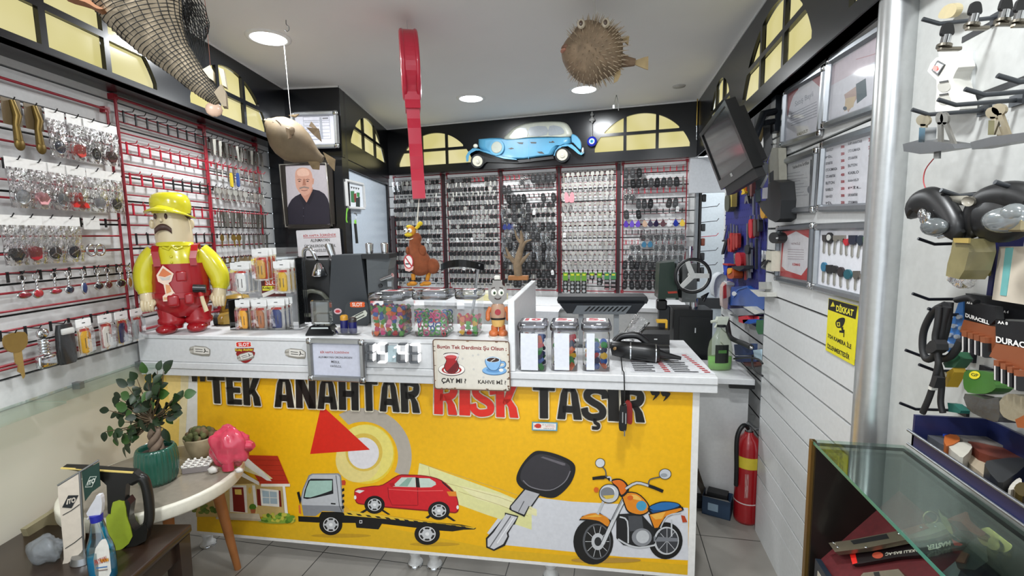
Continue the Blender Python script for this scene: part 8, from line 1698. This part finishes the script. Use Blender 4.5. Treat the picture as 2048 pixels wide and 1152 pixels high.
t=thing('blue_frame_rack','dark blue plastic rack frame on the hook panel','rack',fm(on(*cH(720,620)[0],SP(.02)))); b=MB(mat('#1c1e5a',.4)); slabp(b,cH(570,450,880,460,870,490,600,490),SP(.0),0,.04); slabp(b,cH(835,490,880,460,800,1060,760,1050),SP(.0),0,.04); slabp(b,cH(740,630,815,630,815,650,740,650),SP(.0),0,.03); b.build('frame',t,world=True)
t=thing('label_box','cream box with a teal stripe in the blue rack frame','box',fm(on(*cH(960,800)[0],SP(.06)))); slabp(MB(mat('#c2b8a8',.5)),cH(880,590,1130,590,1130,1110,815,1060),SP(.03),0,.05).build('box_body',t,world=True); slabp(MB(mat('#6aa8a6',.5)),cH(935,600,1000,600,940,1028,885,1020),SP(.08),0,.001).build('teal_stripe',t,world=True)
cK=T(1800,600,4.4315)
t=thing('coiled_cable','black coiled cable with plugs hanging on the black hooks','cable',fm(on(*cK(300,250)[0],SP(.11)))); b=MB(RUB)
pk=lambda d,*q:[on(a,c,SP(d)) for a,c in cK(*q)]
b.tube(crv(pk(.11,400,40,300,100,215,260,200,420,230,520,290,510,340,400,380,200,420,60),False,5),.0065,8).tube(crv(pk(.10,440,20,420,200,380,360,340,460,350,520,430,510,500,440,540,360),False,5),.0065,8).tube(crv(pk(.12,350,60,330,220,310,340,330,480,340,560,310,700,260,860,200,1000),False,5),.0055,8).tube(crv(pk(.09,500,0,620,-20,680,20),False,5),.006,8).tube(crv(pk(.10,330,520,370,700,360,900,380,1000),False,5),.0055,8); b.build('cable_loops',t,world=True)
b=MB(RUB); slabp(b,crv(cK(230,400,300,350,325,440,240,475),True,2),SP(.11),0,.02); b.build('plug',t,world=True); b=MB(RUB); slabp(b,cK(290,670,330,690,300,780,255,760),SP(.115),0,.014); b.build('plug',t,world=True); b=MB(mat('#c4c2ba',.4)); slabp(b,cK(252,755,285,765,275,800,248,790),SP(.118),0,.01); b.build('plug_tip',t,world=True)
t=thing('tablet_blister','blue blister card with silver button cells behind the coiled cable','blister pack',fm(on(*cK(470,280)[0],SP(.07)))); slabp(MB(mat('#2a5f9a',.35)),cK(520,20,560,10,560,260,430,460,370,430,440,240),SP(.06),0,.008).build('card',t,world=True); b=MB(mat('#b9c2cc',.25,.6))
for x,y in ((470,230),(535,250),(435,310),(495,325),(400,385),(445,405),(515,150)): slabp(b,[(1800+a/4.4315,600+c/4.4315) for a,c in ring(x,y,22,20,12)],SP(.068),0,.004)
b.build('cells',t,world=True)
COP=mat('#9a5a3a',.35,.4,n=(12,.15))
for lb,blk,cop,cells,txt,tq_,t2,t2q in (('copper and black battery pack behind the coiled cable','575 10,840 60,850 170,800 220,570 170','565 175,840 240,840 470,530 280',(545,300,230,60),'DURACELL',(580,115,790,185,790,220,580,150),'AA 8',(590,12,640,20,640,40,590,32)),('copper and black battery pack at the picture edge','845 180,1130 200,1130 420,850 380','850 385,1130 430,1130 640,790 500',(830,560,250,100),'DURACELL',(850,320,1240,400,1240,455,850,375),'AA 8',(865,182,955,195,955,222,865,210))):
    pp=lambda s_:cK(*[float(v_) for v_ in s_.replace(',',' ').split()]); d=.08 if 'behind' in lb else .10
    t=thing('battery_pack',lb,'batteries',fm(on(*pp(blk)[0],SP(d))),'battery packs'); slabp(MB(mat('#141416',.35)),pp(blk),SP(d),0,.012).build('black_card',t,world=True); slabp(MB(COP),pp(cop),SP(d),0,.0125).build('copper_card',t,world=True)
    x0,y0,w_,sl_=cells; 
    for k in range(4):
        x=x0+k*w_/4.2; y=y0+k*sl_/3.4; slabp(MB(COP),cK(x,y-30,x+46,y-22,x+46,y+22,x,y+14),SP(d+.012),0,.01).m(BLK); b=MB(COP); slabp(b,cK(x,y-30,x+44,y-22,x+44,y+30,x,y+22),SP(d+.012),0,.01); b.m(mat('#1a1a1c',.25)); slabp(b,cK(x,y+22,x+44,y+30,x+44,y+160,x,y+140),SP(d+.012),0,.01); b.m(mat('#c9c4c0',.25)); slabp(b,cK(x+4,y+22,x+12,y+24,x+12,y+150,x+4,y+146),SP(d+.022),0,.001); b.build('battery',t,world=True)
    g=Art(SP(d+.0125),up=.0008); bc_=[o for o in t.children if o.name.startswith('black_card')][0]; g.text('#e6e4e0',txt,cK(*tq_),.03); g.build('printed_name',bc_,world=True); g=Art(SP(d+.0125),up=.0008); g.text('#e6e4e0',t2,cK(*t2q),.03); g.build('printed_size',bc_,world=True)
t=thing('battery_pack','black topped battery pack on the upper black hook, marked for small cells','batteries',fm(on(*cK(900,90)[0],SP(.05))),'battery packs'); slabp(MB(mat('#17171a',.35)),cK(580,-60,1130,10,1130,175,840,165,600,95),SP(.05),0,.012).build('black_card',t,world=True); g=Art(SP(.062),up=.0008); g.text('#d8d6d2','AAA 4',cK(875,85,965,95,960,120,872,110),.03); g.build('printed_name',t,world=True)
t=thing('green_blister','green blister pack with a yellow badge under the black hooks','blister pack',fm(on(*cK(690,680)[0],SP(.08)))); slabp(MB(mat('#3c6a2a',.35,n=(8,.3))),crv(cK(570,640,640,620,820,650,830,720,850,780,760,830,600,820,560,740),True,2),SP(.07),0,.025).build('pack_body',t,world=True); g=Art(SP(.095),up=.001); g.ell2('#d8c82a',*cK(660,665)[0],11,8); g.text('#2a3a14','GP',cK(630,645,695,655,695,685,630,672),.03); g.build('badge',t,world=True)
t=thing('connector_bag','clear bag of yellow and green connectors behind the cable plug','connectors',fm(on(*cK(420,640)[0],SP(.07)))); b=MB(mat('#b8962c',.4)); slabp(b,cK(340,690,470,600,480,640,410,770,350,740),SP(.07),0,.02); b.m(mat('#2f5a40',.4)); slabp(b,cK(380,560,500,460,540,520,480,600,400,600),SP(.07),0,.02); b.m(mat('#bdb8a8',.4)); slabp(b,cK(300,635,390,650,385,680,300,660),SP(.075),0,.02); b.build('connectors',t,world=True)
t=thing('grey_blister','smoky clear blister pack hanging above the blue tray','blister pack',fm(on(*cK(700,900)[0],SP(.08)))); slabp(MB(mat('#3c3a36',.25,coat=.4,alpha=.8,bump=.4)),crv(cK(575,830,760,880,850,860,880,900,880,1040,830,1080,640,1000,580,920),True,2),SP(.08),0,.03).build('blister',t,world=True)
t=thing('parts_bag','clear bag with cream and orange parts at the picture edge','bag',fm(on(*cK(980,950)[0],SP(.08)))); b=MB(mat('#8f8670',.4,alpha=.85,bump=.5)); slabp(b,crv(cK(880,900,960,830,1060,850,1120,900,1120,1080,960,1060,890,1000),True,2),SP(.08),0,.03); b.m(mat('#8a4a24',.4)); slabp(b,cK(1020,1060,1120,1010,1130,1140,1040,1130),SP(.08),0,.035); b.build('bag_body',t,world=True)
t=thing('teal_tool','small teal plastic tool on the lowest black hook','tool',fm(on(*cK(470,960)[0],SP(.08)))); slabp(MB(mat('#1f5a50',.4)),cK(420,910,470,920,540,980,530,1005,430,990),SP(.08),0,.015).build('tool_body',t,world=True)
# ---------------------------------------------------------------- glass display case along the panel
GZ=.955; CX0,CX1=.527,.733; CY1=1.315; CY0=.30
dc=thing('display_case','low glass display case with a brass edged end and red lining','display case',fm(V((CX0,CY1,0))))
BRA=mat('#7a5f30',.35,.7); DKW=mat('#15120f',.35,coat=.2); GL_=clear('#e3efea',f=.45,base=.01)
FZ=.60
CN=V((-.24,0,.193)).normalized(); CPL=lambda h:(V((.54,1,.62))+CN*h,CN)
b=MB(DKW).b2(CX0,CX1,CY1-.02,CY1,0,GZ-.008).b2(CX0+.02,CX1,CY0,CY1-.02,0,FZ-.02).b2(CX1-.012,CX1,CY0,CY1-.02,FZ-.02,GZ-.008); b.build('case_body',dc,world=True)
MB(BRA).b2(CX0-.008,CX0+.004,CY1-.012,CY1+.004,0,GZ).build('brass_corner',dc,world=True)
MB(GL_).b2(CX0-.004,CX1,CY0,CY1,GZ-.008,GZ).build('glass_top',dc,world=True); MB(DKW).b2(CX0-.004,CX0+.012,CY0,CY1-.012,0,.57).build('front_board',dc,world=True)
MB(mat('#3c7a68',.2)).b2(CX0-.0045,CX0-.0035,CY0,CY1-.01,GZ-.008,GZ-.0005).build('green_glass_edge',dc,world=True)
MB(mat('#5a1218',.8,n=(90,.2))).add([(.54,CY0,.62),(.72,CY0,.844),(.72,CY1-.02,.844),(.54,CY1-.02,.62)],[(0,1,2,3)]).build('red_lining',dc,world=True); MB(mat('#1d2530',.4)).b2(CX0+.004,CX0+.018,CY0,CY1-.04,FZ-.02,FZ+.05).m(mat('#a8a294',.4)).b2(CX0+.003,CX0+.006,CY0,CY1-.06,FZ-.01,FZ+.03).build('tray_lip',dc,world=True)
cG=T(1600,1000,4.5714); LP=ZP(FZ+.012)
def plate(name,label,cat,shapes,group=None,pf=CPL):
    a=shapes[0][2]; t=thing(name,label,cat,fm(on(*a[0],pf(0))),group)
    for pn,m_,pts,h0,h1 in shapes:
        n_=pf(0)[1]; f=[on(px,py,pf(h1)) for px,py in pts]; k=[p-n_*(h1-h0) for p in f]; n=len(f); MB(m_ if not isinstance(m_,str) else mat(m_,.4)).add(f+k,[tuple(range(n)),tuple(range(2*n-1,n-1,-1))]+[(i,(i+1)%n,n+(i+1)%n,n+i) for i in range(n)]).build(pn,t,world=True)
    return t
SN=mat('#8f8672',.3,.8)
t=plate('lock_strike','long brushed steel lock plate lying on the red lining','lock plate',[('plate',SN,cG(260,392,460,365,900,280,1280,200,1350,260,1180,320,600,440,320,475),.02,.032),('slot',BLK,cG(460,372,790,308,815,350,490,405),.032,.0325),('copper_label',mat('#8a4a34',.3,.4),cG(940,270,1130,215,1180,255,990,320),.032,.0326)]); b=MB(CHROME)
for x,y in ((308,390),(345,430),(605,432),(905,305),(1110,250),(1240,240)): b.ell(on(*cG(x,y)[0],CPL(.033)),(.004,.004,.002),8,6)
b.build('screws',t,world=True)
t=plate('lock_case','black card sleeve with white and red maker lettering on the red lining','card',[('sleeve',mat('#1a1214',.4),cG(440,470,1500,350,1520,420,1200,480,1160,500,900,520,560,580,480,590),.004,.012)])
g=Art(CPL(.012),up=.0006); g.poly('#e0241c',cG(448,475,500,465,525,575,480,588)); g.ell2('#b04a34',*cG(710,505)[0],11,6.6); g.text('#e6e0cc','MASTER',cG(1380,415,1160,465,1160,415,1375,370),.05); g.poly('#e0241c',cG(1385,358,1490,405,1470,420,1410,415)); g.build('printed_sleeve',t,world=True); g=Art(CPL(.012),up=.0006); g.text('#b9b0a4','AKILLI BAS-AÇ',cG(1085,470,780,510,780,478,1085,440),.03); g.build('printed_sleeve',t,world=True)
plate('lever_handle','polished gilt lever handle and plate inside the case','handle',[('back_plate',mat('#4a4638',.25,.8),cG(1280,160,1440,180,1600,340,1560,360,1390,310),.0,.03),('lever',mat('#c9bc84',.15,1),crv(cG(1265,80,1300,140,1350,170,1400,300,1380,310,1320,240,1280,160),True,2),.03,.05)])
plate('brass_lockset','polished brass knob lock lying in the case','knob',[('knob',mat('#a8945a',.12,1),crv(cG(1610,300,1700,250,1800,270,1900,340,1940,430,1860,480,1760,440,1660,400),True,3),.0,.05),('face',mat('#6a5a2c',.2,.9),crv(cG(1730,340,1800,350,1830,420,1790,460,1720,430),True,3),.05,.055)])
plate('door_closer','black and steel lock mechanism across the case','lock',[('body',mat('#1d1a18',.3),cG(1560,380,1660,310,1720,330,1700,420,1720,560,1600,640,1440,620,1420,560),.0,.045),('steel_end',mat('#8d9096',.25,.8),cG(1300,660,1420,560,1490,600,1440,700,1300,720),.0,.04),('copper_pad',mat('#7d4a34',.3,.4),cG(1420,560,1480,468,1540,490,1500,575),.045,.048)])
plate('copper_handle','copper coloured handle leaning at the back of the case','handle',[('handle',mat('#8a3a24',.3,.5),crv(cG(1340,180,1480,120,1530,110,1560,190,1640,260,1700,300,1660,330,1560,290,1470,200),True,2),.03,.06)])
plate('steel_cylinder','brushed steel cylinder lying at the front of the case','cylinder',[('cylinder',mat('#a09684',.25,.8),cG(555,690,580,665,900,630,960,700,940,730,560,730),.0,.04),('dark_band',BLK,cG(670,660,720,655,740,720,690,720),.04,.0405)])
t=thing('key_ring','small bunch of keys on a ring inside the case','keys',fm(on(*cG(1190,150)[0],CPL(0)))); q=on(*cG(1195,160)[0],CPL(.03)); b=MB(mat('#b9a878',.2,.9)).tube([q+V((.014*math.cos(a),.0,.014*math.sin(a))) for a in [2*PI*k/16 for k in range(16)]],.002,6,True)
for k in range(3): b.tube([q+V((0,0,-.014)),q+V((-.02+.02*k,.01,-.038))],.003,6)
b.build('ring_and_keys',t,world=True)
# dark blue tray of oddments above the case
cU=T(1800,820,4.4315)
TZ=.985; 
TZ=1.055; P0=on(*cU(97,330)[0],ZP(TZ)); P9=on(*cU(97,36)[0],(V((0,P0.y,0)),V((0,1,0)))); th_=P9.z-TZ; 
tr=thing('blue_tray','long dark blue plastic tray of packaged oddments above the display case','tray',fm(V((SX-.06,P0.y,TZ))))
NVY=mat('#18204a',.4); TX0,TX1=P0.x,SX-.004; TY1=P0.y; TY0=.40
b=MB(NVY).b2(TX0,TX1,TY1-.006,TY1,TZ,TZ+th_).b2(TX0,TX0+.005,TY0,TY1,TZ,TZ+.03).b2(TX1-.005,TX1,TY0,TY1,TZ,TZ+th_).b2(TX0,TX1,TY0,TY1,TZ,TZ+.004); b.build('tray_shell',tr,world=True)
MB(mat('#8d9094',.3,.8)).tube([(TX0-.003,TY1+.008,TZ+.033),(TX0-.003,TY0,TZ+.033)],.003,8).tube([(TX0-.002,TY1+.008,TZ+.004),(TX0-.002,TY0,TZ+.004)],.0025,8).build('price_rail',tr,world=True)
for nm,lb,m_,pts,h in (('film_roll','white wound reel lying in the blue tray',mat('#b8b4a8',.4),(430,320,520,285,600,290,640,330,560,420,500,390),.03),('orange_box','orange cardboard box end in the blue tray',mat('#a85a24',.5),(395,225,500,220,530,270,410,320),.032),('blue_clip','small blue clip at the far end of the blue tray',mat('#24409a',.3),(335,185,375,165,430,200,400,220),.03),('clear_packet','crinkled clear packet of springs in the blue tray',mat('#8a8680',.25,coat=.4,bump=.8,n=(30,.4)),(440,180,640,150,780,170,1050,290,1000,330,700,270,560,250),.03),('brown_packet','brown packet along the inner side of the blue tray',mat('#6a3224',.45,n=(10,.3)),(600,270,720,270,900,330,1100,340,1100,430,900,430,700,370),.026),('cream_card','cream card sheet under the packets in the blue tray',mat('#a89a84',.5),(580,410,880,400,1020,560,960,700,720,560),.01),('black_charger','black charger block lying in the blue tray',mat('#232527',.35),(750,480,830,440,1080,420,1100,500,960,610,870,640),.03),('brass_lock','brass and black lock at the picture edge of the blue tray',mat('#6a5a30',.3,.7),(1010,690,1060,640,1120,660,1120,760,1050,750),.03),('grey_reel','grey adapter beside the blue clip in the tray',mat('#4a4c50',.4),(240,215,330,195,400,240,390,310,300,260),.026),('white_packet','white crinkled packet beside the black charger',mat('#b9b4aa',.5,bump=.8),(960,700,1000,640,1060,600,1080,640,1020,700),.026)):
    plate(nm,lb,nm.replace('_',' '),[('body',m_,crv(cU(*pts),True,2),.0,h)],None,lambda h:ZP(TZ+.0045+h))
